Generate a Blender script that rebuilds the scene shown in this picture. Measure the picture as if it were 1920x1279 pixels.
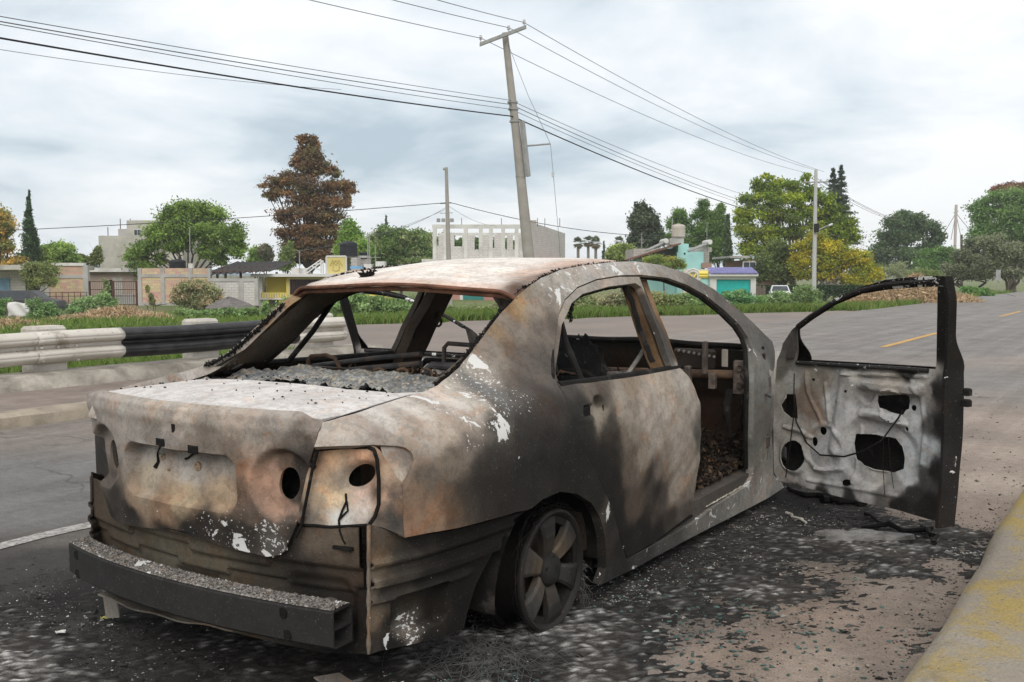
import bpy, bmesh, math, random
import numpy as np
from mathutils import Vector, Matrix
from mathutils.geometry import delaunay_2d_cdt
random.seed(7); RNG = np.random.default_rng(7)
for o in list(bpy.data.objects): bpy.data.objects.remove(o)
scene = bpy.context.scene
COL = scene.collection
rad = math.radians

# ------------------------------------------------------------------ camera
PW, PH = 1920.0, 1279.0           # photograph size used while measuring
F_PX = 1829.2854
# car frame -> world: the wreck sits on its rear rims, so its nose points up a little under a degree
CAR_R = np.array([[1, 0, -2.9e-5], [0, .99987449, -.01584307], [2.9e-5, .01584307, .99987449]])
def basis(yaw, pitch, roll):
    f = np.array([-math.sin(yaw)*math.cos(pitch), math.cos(yaw)*math.cos(pitch), -math.sin(pitch)])
    r = np.array([math.cos(yaw), math.sin(yaw), 0.]); u = np.cross(r, f)
    return (r*math.cos(roll)+u*math.sin(roll), -r*math.sin(roll)+u*math.cos(roll), f)
CC = np.array([2.64687963, -2.97124996, 1.34423737])           # camera in the car's own frame
CRr, CUu, CFf = basis(.58683965, .08113451, -.0088174)
WC = CAR_R@CC; WR, WU, WF = CAR_R@CRr, CAR_R@CUu, CAR_R@CFf
FH = np.array([WF[0], WF[1], 0.]); FH /= np.linalg.norm(FH)
RH = np.array([FH[1], -FH[0], 0.])
cam_d = bpy.data.cameras.new('camera'); cam = bpy.data.objects.new('camera', cam_d); COL.objects.link(cam)
cam_d.sensor_width = 36; cam_d.lens = 36*F_PX/PW; cam_d.clip_start = .05; cam_d.clip_end = 9000
cam.matrix_world = Matrix(((WR[0], WU[0], -WF[0], WC[0]), (WR[1], WU[1], -WF[1], WC[1]), (WR[2], WU[2], -WF[2], WC[2]), (0, 0, 0, 1)))
scene.camera = cam
def ray_car(u, v): return CRr*(u-PW/2)/F_PX - CUu*(v-PH/2)/F_PX + CFf
def ray_w(u, v): return WR*(u-PW/2)/F_PX - WU*(v-PH/2)/F_PX + WF
def ground(u, v, z=0.):                      # point of a horizontal plane
    d = ray_w(u, v); return WC + d*((z-WC[2])/d[2])
def hp(u, v, h):                             # point at h metres in front of the viewer, measured level
    d = ray_w(u, v); return WC + d*(h/(d@FH))
def plane_x(u, v, x):
    d = ray_w(u, v); return WC + d*((x-WC[0])/d[0])

# ------------------------------------------------------------------ world, sun, exposure
SUN_EL, SUN_AZ = rad(42), rad(150)
w = bpy.data.worlds.new('World'); scene.world = w; w.use_nodes = True
nt = w.node_tree; N = nt.nodes; Lk = nt.links; N.clear()
out = N.new('ShaderNodeOutputWorld')
sky = N.new('ShaderNodeTexSky'); sky.sky_type = 'NISHITA'; sky.sun_disc = False
sky.sun_elevation = SUN_EL; sky.sun_rotation = SUN_AZ
bg1 = N.new('ShaderNodeBackground'); bg1.inputs[1].default_value = .10; Lk.new(sky.outputs[0], bg1.inputs[0])
bg2 = N.new('ShaderNodeBackground'); bg2.inputs[1].default_value = 1.0
tc = N.new('ShaderNodeTexCoord'); sep = N.new('ShaderNodeSeparateXYZ'); Lk.new(tc.outputs['Generated'], sep.inputs[0])
def wm(op, a, b, c=None):
    n = N.new('ShaderNodeMath'); n.operation = op
    for i, q in enumerate((a, b, c)):
        if q is None: continue
        if isinstance(q, (int, float)): n.inputs[i].default_value = q
        else: Lk.new(q, n.inputs[i])
    return n.outputs[0]
zz = wm('ADD', wm('MAXIMUM', sep.outputs[2], 0.0), .22)
px = wm('DIVIDE', sep.outputs[0], zz); py = wm('DIVIDE', sep.outputs[1], zz)
cmb = N.new('ShaderNodeCombineXYZ'); Lk.new(px, cmb.inputs[0]); Lk.new(py, cmb.inputs[1]); cmb.inputs[2].default_value = 3.7
def wnoise(scale, det, rough=.55, dist=0.):
    n = N.new('ShaderNodeTexNoise'); n.inputs['Scale'].default_value = scale; n.inputs['Detail'].default_value = det
    n.inputs['Roughness'].default_value = rough; n.inputs['Distortion'].default_value = dist
    Lk.new(cmb.outputs[0], n.inputs['Vector']); return n.outputs[0]
n1 = wnoise(.42, 7, .48, .3); n2 = wnoise(1.5, 7, .55, .3)
side = wm('ADD', wm('MULTIPLY', sep.outputs[0], -.62), wm('MULTIPLY', sep.outputs[1], -.18))   # the darker bank of cloud lies west
cl = wm('ADD', wm('MULTIPLY', wm('SUBTRACT', n1, .5), 1.45), wm('ADD', .572, wm('MULTIPLY', wm('SUBTRACT', n2, .5), .75)))
cl = wm('SUBTRACT', cl, wm('MULTIPLY', wm('SUBTRACT', side, .12), .10))
hz = wm('MULTIPLY', wm('SUBTRACT', 1.0, wm('MINIMUM', wm('MULTIPLY', wm('MAXIMUM', sep.outputs[2], 0.), 9.0), 1.0)), .09)
cl = wm('ADD', wm('ADD', cl, hz), wm('MULTIPLY', wm('MAXIMUM', wm('SUBTRACT', sep.outputs[2], .15), 0.), .75))
rmp = N.new('ShaderNodeValToRGB'); Lk.new(cl, rmp.inputs[0])
e = rmp.color_ramp.elements
e[0].position = .43; e[0].color = (.40, .49, .56, 1); e[1].position = .71; e[1].color = (.88, .892, .905, 1)
m_ = rmp.color_ramp.elements.new(.56); m_.color = (.66, .72, .765, 1)
Lk.new(rmp.outputs[0], bg2.inputs[0])
mixw = N.new('ShaderNodeMixShader'); mixw.inputs[0].default_value = .93
Lk.new(bg1.outputs[0], mixw.inputs[1]); Lk.new(bg2.outputs[0], mixw.inputs[2]); Lk.new(mixw.outputs[0], out.inputs[0])
sun_d = bpy.data.lights.new('sun', 'SUN'); sun_d.energy = 1.4; sun_d.angle = rad(40); sun_d.color = (1, .96, .9)
sun = bpy.data.objects.new('sun', sun_d); COL.objects.link(sun)
sd = Vector((math.cos(SUN_EL)*math.sin(SUN_AZ), math.cos(SUN_EL)*math.cos(SUN_AZ), math.sin(SUN_EL)))   # towards the sun: behind the viewer
sun.rotation_euler = sd.to_track_quat('Z', 'Y').to_euler()
scene.view_settings.view_transform = 'Standard'; scene.view_settings.look = 'None'
scene.view_settings.exposure = .35; scene.view_settings.gamma = 1

# ------------------------------------------------------------------ helpers
def lin(c):
    c = np.asarray(c, float)/255.
    return np.where(c <= .04045, c/12.92, ((c+.055)/1.055)**2.4)
class MB:
    """collects shapes for one mesh object"""
    def __init__(s): s.v = []; s.f = []; s.m = []; s.mi = 0
    def add(s, vs, fs):
        b = len(s.v); s.v += [tuple(map(float, p)) for p in vs]
        for f in fs: s.f.append([b+i for i in f]); s.m.append(s.mi)
    def box(s, a, b):
        x0, y0, z0 = a; x1, y1, z1 = b
        s.add([(x0,y0,z0),(x1,y0,z0),(x1,y1,z0),(x0,y1,z0),(x0,y0,z1),(x1,y0,z1),(x1,y1,z1),(x0,y1,z1)],
              [(0,3,2,1),(4,5,6,7),(0,1,5,4),(1,2,6,5),(2,3,7,6),(3,0,4,7)])
    def cham(s, a, b, c=.02):                # box with chamfered vertical and top edges
        x0, y0, z0 = a; x1, y1, z1 = b
        def ring(q, z):
            i = q
            return [(x0+c+i,y0+i,z),(x1-c-i,y0+i,z),(x1-i,y0+c+i,z),(x1-i,y1-c-i,z),(x1-c-i,y1-i,z),(x0+c+i,y1-i,z),(x0+i,y1-c-i,z),(x0+i,y0+c+i,z)]
        s.loft([ring(0, z0), ring(0, z1-c), ring(c*.7, z1)], True, True)
    def loft(s, rings, cap0=False, cap1=False, closed=True):
        n = len(rings[0]); vs = [p for r in rings for p in r]; fs = []
        for i in range(len(rings)-1):
            for j in range(n if closed else n-1):
                k = (j+1) % n; fs.append((i*n+j, i*n+k, (i+1)*n+k, (i+1)*n+j))
        if cap0: fs.append(tuple(reversed(range(n))))
        if cap1: fs.append(tuple((len(rings)-1)*n+j for j in range(n)))
        s.add(vs, fs)
    def tube(s, pts, r, n=8, cap=True):
        pts = [np.array(p, float) for p in pts]
        if not isinstance(r, (list, tuple)): r = [r]*len(pts)
        rings = []; prev = None
        for i, p in enumerate(pts):
            t = pts[min(i+1, len(pts)-1)]-pts[max(i-1, 0)]; t = t/(np.linalg.norm(t)+1e-9)
            if prev is None: a = np.cross(t, (0, 0, 1.) if abs(t[2]) < .9 else (1., 0, 0))
            else: a = prev-t*(prev@t)
            a = a/(np.linalg.norm(a)+1e-9); prev = a; b = np.cross(t, a)
            rings.append([p+(a*math.cos(2*math.pi*k/n)+b*math.sin(2*math.pi*k/n))*r[i] for k in range(n)])
        s.loft(rings, cap, cap)
    def lathe(s, prof, org=(0, 0, 0), axis='z', n=24, close=False):
        rings = []
        for rr, h in prof:
            ring = []
            for k in range(n):
                a = 2*math.pi*k/n; c_, s_ = rr*math.cos(a), rr*math.sin(a)
                ring.append({'z': (c_, s_, h), 'x': (h, c_, s_), 'y': (s_, h, c_)}[axis])
            rings.append([(p[0]+org[0], p[1]+org[1], p[2]+org[2]) for p in ring])
        s.loft(rings, close, close)
    def build(s, name, mat, parent=None, smooth=False, rec=True):
        me = bpy.data.meshes.new(name); me.from_pydata(s.v, [], s.f)
        for q in (mat if isinstance(mat, (list, tuple)) else [mat]): me.materials.append(q) if q else None
        me.polygons.foreach_set('material_index', s.m)
        if smooth: me.polygons.foreach_set('use_smooth', [True]*len(me.polygons))
        me.update()
        if rec:
            bm = bmesh.new(); bm.from_mesh(me); bmesh.ops.recalc_face_normals(bm, faces=bm.faces); bm.to_mesh(me); bm.free()
        return link(name, me, parent, smooth)
def link(name, me, parent=None, smooth=False):
    o = bpy.data.objects.new(name, me); COL.objects.link(o)
    if parent is not None: o.parent = parent
    if smooth:
        es = o.modifiers.new('split', 'EDGE_SPLIT'); es.split_angle = rad(42)
    return o
def tag(o, label=None, cat=None, group=None, kind=None):
    if label: o['label'] = label
    if cat: o['category'] = cat
    if group: o['group'] = group
    if kind: o['kind'] = kind
    return o
def empty(name, loc=(0, 0, 0)):
    o = bpy.data.objects.new(name, None); COL.objects.link(o); o.location = tuple(map(float, loc)); o.empty_display_size = .3
    return o
def set_col(me, rgb, name='Col'):
    n = len(me.vertices); a = me.color_attributes.new(name, 'FLOAT_COLOR', 'POINT')
    buf = np.ones((n, 4), np.float32); rgb = np.asarray(rgb); buf[:, :rgb.shape[1]] = rgb; a.data.foreach_set('color', buf.ravel())

# ------------------------------------------------------------------ materials
class NT:
    def __init__(s, name):
        s.m = bpy.data.materials.new(name); s.m.use_nodes = True; s.t = s.m.node_tree; s.t.nodes.clear()
        s.o = s.n('ShaderNodeOutputMaterial'); s.p = s.n('ShaderNodeBsdfPrincipled'); s.l(s.p.outputs[0], s.o.inputs[0])
        s.p.inputs['Specular IOR Level'].default_value = .18
    def n(s, t): return s.t.nodes.new(t)
    def l(s, a, b): s.t.links.new(a, b)
    def noise(s, scale, det=4, rough=.55, vec=None, dist=0.):
        n = s.n('ShaderNodeTexNoise'); n.inputs['Scale'].default_value = scale; n.inputs['Detail'].default_value = det
        n.inputs['Roughness'].default_value = rough; n.inputs['Distortion'].default_value = dist
        if vec is None:
            if not hasattr(s, 'tc'): s.tc = s.n('ShaderNodeTexCoord')
            vec = s.tc.outputs['Object']
        s.l(vec, n.inputs['Vector']); return n.outputs[0]
    def ramp(s, x, stops):
        r = s.n('ShaderNodeValToRGB'); s.l(x, r.inputs[0]); e = r.color_ramp.elements
        for i, (p, c) in enumerate(stops):
            q = e[i] if i < 2 else e.new(p)
            q.position = p; q.color = (*c, 1) if len(c) == 3 else c
        return r.outputs[0]
    def gray(s, x, a, b, va=0., vb=1.):
        m = s.n('ShaderNodeMapRange'); m.inputs[1].default_value = a; m.inputs[2].default_value = b
        m.inputs[3].default_value = va; m.inputs[4].default_value = vb; s.l(x, m.inputs[0]); return m.outputs[0]
    def mix(s, f, a, b, mode='MIX'):
        m = s.n('ShaderNodeMix'); m.data_type = 'RGBA'; m.blend_type = mode
        for i, q in ((0, f), (6, a), (7, b)):
            if isinstance(q, (int, float)): m.inputs[i].default_value = q
            elif isinstance(q, (tuple, list)): m.inputs[i].default_value = (*q, 1)[:4]
            else: s.l(q, m.inputs[i])
        return m.outputs[2]
    def math(s, op, a, b):
        m = s.n('ShaderNodeMath'); m.operation = op
        for i, q in enumerate((a, b)):
            if isinstance(q, (int, float)): m.inputs[i].default_value = q
            else: s.l(q, m.inputs[i])
        return m.outputs[0]
    def attr(s, name='Col', alpha=False):
        a = s.n('ShaderNodeAttribute'); a.attribute_name = name; return a.outputs['Alpha'] if alpha else a.outputs['Color']
    def bump(s, h, st, d=.02):
        b = s.n('ShaderNodeBump'); b.inputs['Strength'].default_value = st; b.inputs['Distance'].default_value = d
        s.l(h, b.inputs['Height']); s.l(b.outputs[0], s.p.inputs['Normal'])
    def done(s, col, rough=.85, metal=0.):
        if isinstance(col, tuple): s.p.inputs['Base Color'].default_value = (*col, 1)
        else: s.l(col, s.p.inputs['Base Color'])
        if isinstance(rough, float): s.p.inputs['Roughness'].default_value = rough
        else: s.l(rough, s.p.inputs['Roughness'])
        s.p.inputs['Metallic'].default_value = metal
        return s.m
def worn(name, col, var=.25, scale=3., rough=.85, stain=None, samt=.5, sscale=2., bump=.25, fine=40.):
    """plain weathered surface: two noise octaves of tone, optional stain colour"""
    t = NT(name); a = t.noise(scale, 6, .6); b = t.noise(fine, 3, .6)
    lo = tuple(c*(1-var) for c in col); hi = tuple(min(1, c*(1+var)) for c in col)
    c = t.mix(t.gray(a, .3, .7), lo, hi); c = t.mix(.35, c, t.mix(b, (.35,)*3, (1.0,)*3), 'MULTIPLY') if var > .05 else c
    if stain: c = t.mix(t.gray(t.noise(sscale, 7, .65, dist=.4), .62-.25*samt, .72, 0, .9), c, stain)
    t.bump(b, bump, .01); return t.done(c, float(rough))
def brick(name, c1, c2, mortar, bw, bh, ms=.012, stain=(.2,.18,.16), flat=False):
    t = NT(name); tc = t.n('ShaderNodeTexCoord'); t.tc = tc
    s_ = t.n('ShaderNodeSeparateXYZ'); t.l(tc.outputs['Object'], s_.inputs[0])
    c_ = t.n('ShaderNodeCombineXYZ'); xy = t.math('ADD', s_.outputs[0], s_.outputs[1])
    t.l(xy, c_.inputs[0]); t.l(s_.outputs[2], c_.inputs[1])
    b = t.n('ShaderNodeTexBrick'); t.l(c_.outputs[0], b.inputs['Vector']); b.inputs['Scale'].default_value = 1.
    b.inputs['Color1'].default_value = (*c1, 1); b.inputs['Color2'].default_value = (*c2, 1); b.inputs['Mortar'].default_value = (*mortar, 1)
    b.inputs['Mortar Size'].default_value = ms; b.inputs['Brick Width'].default_value = bw; b.inputs['Row Height'].default_value = bh
    b.inputs['Bias'].default_value = 0.
    c = t.mix(t.gray(t.noise(1.1, 6, .65), .45, .75, 0, .45), b.outputs['Color'], stain)
    c = t.mix(.5, c, t.mix(t.noise(14, 4), (.6,)*3, (1.1,)*3), 'MULTIPLY')
    return t.done(c, .9)
def leafmat(name):
    t = NT(name); c = t.attr('Col')
    tr = t.n('ShaderNodeBsdfTranslucent'); mx = t.n('ShaderNodeMixShader'); mx.inputs[0].default_value = .3
    t.l(c, tr.inputs[0]); t.done(c, .6); t.p.inputs['Specular IOR Level'].default_value = .25
    t.l(t.p.outputs[0], mx.inputs[1]); t.l(tr.outputs[0], mx.inputs[2]); t.l(mx.outputs[0], t.o.inputs[0]); return t.m
def burnt(name, fine=120., chips=True, rust=.25, bump=.35, rough=.72, dark=1.):
    """fire-damaged sheet metal: the tone of each area is in 'Col' (rgb), how far the oxide flakes in its alpha"""
    t = NT(name); c = t.attr('Col'); al = t.attr('Col', True)
    a = t.noise(7, 8, .68, dist=.3); b = t.noise(fine, 4, .7); d = t.noise(28, 6, .7, dist=.6)
    c = t.mix(1., c, t.ramp(a, [(.34, (.80, .78, .76)), (.66, (1.10, 1.10, 1.11))]), 'MULTIPLY')
    c = t.mix(t.gray(t.noise(3.3, 7, .7), .52, .72, 0, rust*1.6), c, t.mix(1., c, (1.25, .74, .42), 'MULTIPLY'))
    c = t.mix(t.gray(b, .35, .75, 0, .38), c, t.mix(.55, c, (.012, .011, .010)))
    c = t.mix(t.math('MULTIPLY', t.gray(t.noise(31, 8, .78, dist=.4), .50, .54), .34), c, t.mix(.62, c, (.012, .011, .010)))
    c = t.mix(t.gray(t.noise(8.5, 9, .76, dist=.9), .565, .60, 0, .22+.5*rust), c, t.mix(1., c, (1.22, .80, .52), 'MULTIPLY'))
    c = t.mix(t.gray(t.noise(150, 3, .7), .64, .69, 0, .40), c, t.mix(.5, c, (.46, .44, .41)))
    if dark < 1: c = t.mix(t.gray(t.noise(13, 8, .74, dist=.6), .49, .53, 0, .8), c, (.035, .028, .022))
    if dark < 1: c = t.mix(1., c, (dark, dark*.93, dark*.85), 'MULTIPLY')
    if chips:
        thr = t.math('SUBTRACT', .80, t.math('MULTIPLY', al, .27))
        f1 = t.gray(t.math('SUBTRACT', t.noise(85, 3, .6), thr), 0., .02)
        f2 = t.gray(t.math('SUBTRACT', t.noise(11, 6, .62, dist=.8), t.math('SUBTRACT', thr, .045)), 0., .012)
        c = t.mix(t.math('MULTIPLY', t.math('MAXIMUM', f1, f2), .92), c, (.66, .65, .63))
    t.bump(t.math('ADD', t.math('MULTIPLY', d, .6), b), bump, .004)
    return t.done(c, float(rough))

# ================================================================== the burnt car
M_BODY = burnt('burnt_paint'); M_LID = burnt('burnt_lid_paint', rust=.2)
M_DARK = burnt('charred_inner_metal', chips=True, rust=.5, bump=.6)
M_INNER = burnt('charred_inner_skin', chips=True, rust=.5, bump=.6, dark=.55)
M_SOOT = worn('soot_black', (.012, .011, .010), .5, 9, .9, (.07, .06, .055), .2, 8, .6, 90)
M_BEAM = burnt('beam_metal', chips=True, rust=.05, bump=.3)
M_ASH = burnt('ash', fine=60, chips=True, rust=.15, bump=1.0, rough=.95)
M_RUSTY = worn('rusty_steel', (.10, .055, .03), .6, 20, .85, (.03, .026, .024), .8, 7, .5, 120)
M_HUB = worn('burnt_hub', (.022, .021, .020), .4, 12, .8)

S_Y = [-1.1, -.95, -.85, -.7, -.5, -.3, -.1, .1, .4, .8, 3.4]
S_ROWS = [(.00, [.70, .74, .78, .82, .84, .85, .855, .855, .855, .855, .855]),
 (.30, [.70, .745, .79, .835, .86, .87, .875, .875, .875, .875, .875]),
 (.50, [.70, .745, .79, .84, .868, .88, .885, .885, .885, .885, .885]),
 (.68, [.60, .70, .775, .835, .865, .88, .885, .885, .885, .885, .885]),
 (.78, [.45, .61, .745, .815, .85, .865, .872, .875, .87, .868, .868]),
 (.84, [.36, .58, .705, .78, .82, .84, .855, .86, .85, .845, .845]),
 (.88, [.33, .555, .645, .715, .755, .79, .82, .835, .835, .828, .828]),
 (.905, [.46, .52, .56, .60, .64, .70, .765, .80, .815, .812, .812]),
 (.93, [.36, .42, .46, .50, .55, .62, .70, .765, .80, .80, .80]),
 (1.0, [.22, .3, .36, .42, .49, .56, .64, .71, .765, .77, .77]),
 (1.1, [.1, .2, .27, .34, .42, .50, .58, .65, .705, .715, .715]),
 (1.2, [0, .1, .2, .28, .37, .45, .53, .60, .65, .665, .665]),
 (1.28, [-.1, 0, .1, .2, .3, .39, .47, .54, .605, .63, .63]),
 (1.33, [-.2, -.1, 0, .1, .22, .33, .42, .49, .56, .595, .595]),
 (1.37, [-.5, -.3, -.2, -.1, .1, .2, .3, .39, .47, .53, .53]),
 (1.42, [-.7, -.6, -.5, -.4, -.2, -.1, 0, .1, .2, .3, .3])]
def _grid():
    ys = np.linspace(-1.1, 3.4, 451); zs = np.linspace(0, 1.42, 285)
    rows = np.array([np.interp(ys, S_Y, r) for _, r in S_ROWS]); zr = [z for z, _ in S_ROWS]
    g = np.array([np.interp(zs, zr, rows[:, j]) for j in range(len(ys))])        # [y, z]
    def blur(g, n, ax):
        k = np.exp(-np.linspace(-2.2, 2.2, 2*n+1)**2/2); k /= k.sum(); pad = [(0, 0), (0, 0)]; pad[ax] = (n, n)
        p = np.pad(g, pad, 'reflect', reflect_type='odd'); o = np.zeros_like(g)
        for i in range(2*n+1): o += k[i]*np.take(p, range(i, i+g.shape[ax]), ax)
        return o
    return ys, zs, blur(blur(g, 14, 0), 6, 1)
_GY, _GZ, _GG = _grid()
def S(y, z):
    fy = np.clip((np.asarray(y, float)+1.1)/.01, 0, 449.99); fz = np.clip(np.asarray(z, float)/.005, 0, 283.99)
    i = fy.astype(int); j = fz.astype(int); a = fy-i; b = fz-j
    return _GG[i, j]*(1-a)*(1-b)+_GG[i+1, j]*a*(1-b)+_GG[i, j+1]*(1-a)*b+_GG[i+1, j+1]*a*b
def sstep(a, b, x):
    t = np.clip((np.asarray(x, float)-a)/(b-a), 0, 1); return t*t*(3-2*t)
def rbox(x, z, cx, cz, hx, hz, r):            # signed distance to a rounded rectangle
    qx = np.abs(x-cx)-hx+r; qz = np.abs(z-cz)-hz+r
    return np.hypot(np.maximum(qx, 0), np.maximum(qz, 0))+np.minimum(np.maximum(qx, qz), 0)-r
def ell(x, z, cx, cz, rx, rz, ang=0.):
    c, s = math.cos(ang), math.sin(ang); dx, dz = x-cx, z-cz
    return (np.hypot((dx*c+dz*s)/rx, (-dx*s+dz*c)/rz)-1)*min(rx, rz)

class Surf:
    """a sheet given as one coordinate over the two others; kind side x(y,z), rear y(x,z), top z(x,y)"""
    def __init__(s, kind, fn): s.k = kind; s.fn = fn
    def to3(s, ab):
        ab = np.asarray(ab, float); a, b = ab[:, 0], ab[:, 1]; c = s.fn(a, b)
        return np.stack({'side': (c, a, b), 'rear': (a, c, b), 'top': (a, b, c)}[s.k], 1)
    def F(s, P):
        x, y, z = P.T
        return {'side': lambda: x-s.fn(y, z), 'rear': lambda: s.fn(x, z)-y, 'top': lambda: z-s.fn(x, y)}[s.k]()
    def px(s, pts):
        res = []
        for q in pts:
            d = ray_car(q[0], q[1]); t = np.linspace(1.6, 7.5, 500); P = CC+d*t[:, None]; f = s.F(P)
            i = np.where((f[:-1] > 0) & (f[1:] <= 0))[0]
            if len(i):
                lo, hi = t[i[0]], t[i[0]+1]
                for _ in range(30):
                    m = (lo+hi)/2
                    if s.F((CC+d*m)[None])[0] > 0: lo = m
                    else: hi = m
                p = CC+d*lo
            else: p = P[np.argmin(np.abs(f))]
            res.append({'side': (p[1], p[2]), 'rear': (p[0], p[2]), 'top': (p[0], p[1])}[s.k])
        return np.array(res)
def pip(P, poly):
    x, y = P[:, 0], P[:, 1]; ins = np.zeros(len(P), bool); n = len(poly)
    for i in range(n):
        x0, y0 = poly[i]; x1, y1 = poly[(i+1) % n]
        if y0 == y1: continue
        ins ^= ((y0 > y) != (y1 > y)) & (x < (x1-x0)*(y-y0)/(y1-y0)+x0)
    return ins
def dens(poly, sp, closed=True):
    o = []; n = len(poly)
    for i in range(n if closed else n-1):
        a, b = np.array(poly[i]), np.array(poly[(i+1) % n]); k = max(1, int(np.ceil(np.linalg.norm(b-a)/sp)))
        o += [a+(b-a)*j/k for j in range(k)]
    return np.array(o)
def chaikin(poly, it=1, keep=()):
    p = [np.array(q, float) for q in poly]
    for _ in range(it):
        p = [q for i in range(len(p)) for q in (p[i]*.75+p[(i+1) % len(p)]*.25, p[i]*.25+p[(i+1) % len(p)]*.75)]
    return np.array(p)
def ellipse(cx, cy, rx, ry, ang=0., n=20):
    c, s = math.cos(ang), math.sin(ang)
    return np.array([(cx+rx*math.cos(t)*c-ry*math.sin(t)*s, cy+rx*math.cos(t)*s+ry*math.sin(t)*c) for t in np.linspace(0, 2*math.pi, n, endpoint=False)])
def sheet2d(outline, holes, sp):
    loops = [dens(outline, sp)]+[dens(h, sp*.8) for h in holes]
    vs = []; ed = []
    for L in loops:
        b = len(vs); vs += list(L); ed += [(b+i, b+(i+1) % len(L)) for i in range(len(L))]
    bd = np.array(vs); mn, mx = loops[0].min(0), loops[0].max(0)
    gx, gy = np.meshgrid(np.arange(mn[0], mx[0], sp), np.arange(mn[1], mx[1], sp)); gx = gx+(np.arange(gx.shape[0]) % 2)[:, None]*sp*.5
    g = np.stack([gx.ravel(), gy.ravel()], 1); ok = pip(g, loops[0])
    for h in loops[1:]: ok &= ~pip(g, h)
    g = g[ok]
    if len(g):
        keep = np.ones(len(g), bool)
        for i in range(0, len(g), 2000):
            d = np.hypot(g[i:i+2000, None, 0]-bd[None, :, 0], g[i:i+2000, None, 1]-bd[None, :, 1]).min(1); keep[i:i+2000] = d > sp*.45
        g = g[keep]
    allp = np.concatenate([bd, g]) if len(g) else bd
    v2, e2, f2, *_ = delaunay_2d_cdt([Vector((float(a), float(b))) for a, b in allp], ed, [], 0, 1e-6)
    P = np.array([(q.x, q.y) for q in v2]); T = np.array([tuple(f) for f in f2 if len(f) == 3])
    c = P[T].mean(1); ok = pip(c, loops[0])
    for h in loops[1:]: ok &= ~pip(c, h)
    return P, T[ok]
def idw(P, ctrl, val, e=.02, pw=1.6):
    o = np.zeros((len(P), val.shape[1]))
    for i in range(0, len(P), 4000):
        d2 = ((P[i:i+4000, None, :]-ctrl[None])**2).sum(2)+e*e; w_ = d2**-pw; o[i:i+4000] = (w_@val)/w_.sum(1, keepdims=True)
    return o
_VN = np.random.default_rng(5).random((4, 64, 64))*2-1
def vnoise(x, y, k=0):
    i = np.floor(x).astype(int); j = np.floor(y).astype(int); a = x-i; b = y-j; a = a*a*(3-2*a); b = b*b*(3-2*b); T = _VN[k]
    g = lambda p, q: T[p % 64, q % 64]
    return g(i, j)*(1-a)*(1-b)+g(i+1, j)*a*(1-b)+g(i, j+1)*(1-a)*b+g(i+1, j+1)*a*b
def warp(P, amp, sc):                          # ragged edges for the burnt areas: four octaves of value noise
    x, y = P[:, 0]*sc*.16, P[:, 1]*sc*.16; o = np.zeros_like(P)
    for q in range(5):
        f = 2.1**q; o += np.stack([vnoise(x*f+q*7.3, y*f, 0), vnoise(x*f, y*f+q*5.1, 1)], 1)*.62**q
    return P+amp*2.2*o
KV, KT = .98, 1.22
def tone(c):                                   # measured tone -> a little deeper in the soot, a little less red
    c = np.asarray(c, float); m = c.mean(); c = m+(c-m)*.78; return c*np.where(m < 125, (max(m, 20)/125)**.42, 1.)
def tones(surf, lst, k):
    """[(u, v, r, g, b, flake)] -> control points on the sheet"""
    c = surf.px([q[:2] for q in lst]); v = np.array([list(np.minimum(lin(tone(q[2:5]))/k, .82))+[q[5] if len(q) > 5 else .0] for q in lst]); return c, v
def panel(name, surf, outline, holes, sp, mats, parent, outward, th, col=None, e=.03, pw=1.7, disp=None, wamp=.009):
    P, T = sheet2d(outline, holes, sp)
    V = surf.to3(P)
    me = bpy.data.meshes.new(name)
    a, b, c = V[T[0]]; nn = np.cross(V[T[:, 1]]-V[T[:, 0]], V[T[:, 2]]-V[T[:, 0]]).sum(0)
    if nn@np.array(outward) < 0: T = T[:, ::-1]
    me.from_pydata(V.tolist(), [], T.tolist())
    for m in mats: me.materials.append(m)
    me.polygons.foreach_set('use_smooth', [True]*len(me.polygons))
    if col is not None:
        if isinstance(col, tuple) and len(col) == 2: c4 = idw(warp(P, wamp, 37), col[0], col[1], e, pw)
        else: c4 = np.tile(np.array(col, float), (len(P), 1))
        set_col(me, c4)
    me.update(); o = bpy.data.objects.new(name, me); COL.objects.link(o); o.parent = parent
    if th:
        so = o.modifiers.new('thick', 'SOLIDIFY'); so.thickness = th; so.offset = -1
        if len(mats) > 1: so.material_offset = 1; so.material_offset_rim = 0
    es = o.modifiers.new('split', 'EDGE_SPLIT'); es.split_angle = rad(48)
    return o
def paint(o, rgb, flake=.1, amp=.35, seed=0):
    """mottled single tone for a plain part"""
    me = o.data; n = len(me.vertices); co = np.zeros(n*3); me.vertices.foreach_get('co', co); co = co.reshape(-1, 3)
    m = 1+amp*np.sin(co[:, 0]*9+seed+np.sin(co[:, 2]*13))*np.cos(co[:, 1]*8+co[:, 2]*11+seed*2)
    c = np.clip(np.array(rgb)[None]*m[:, None], 0, 1); set_col(me, np.concatenate([c, np.full((n, 1), flake)], 1)); return o
def mirror(o, name, parent, rgb=None, flake=.1, squeeze=0.):
    me = o.data.copy(); n = len(me.vertices); co = np.zeros(n*3); me.vertices.foreach_get('co', co); 
    if squeeze: co[0::3] *= 1-squeeze*sstep(-.35, -.9, co[1::3])
    co[0::3] *= -1; me.vertices.foreach_set('co', co); me.flip_normals()
    q = o.copy(); q.data = me; COL.objects.link(q); q.parent = parent; q.name = name
    if rgb is not None:
        ca = me.color_attributes.get('Col')
        if ca: me.color_attributes.remove(ca)
        paint(q, rgb, flake, .45, 3)
    me.update(); return q

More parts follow.
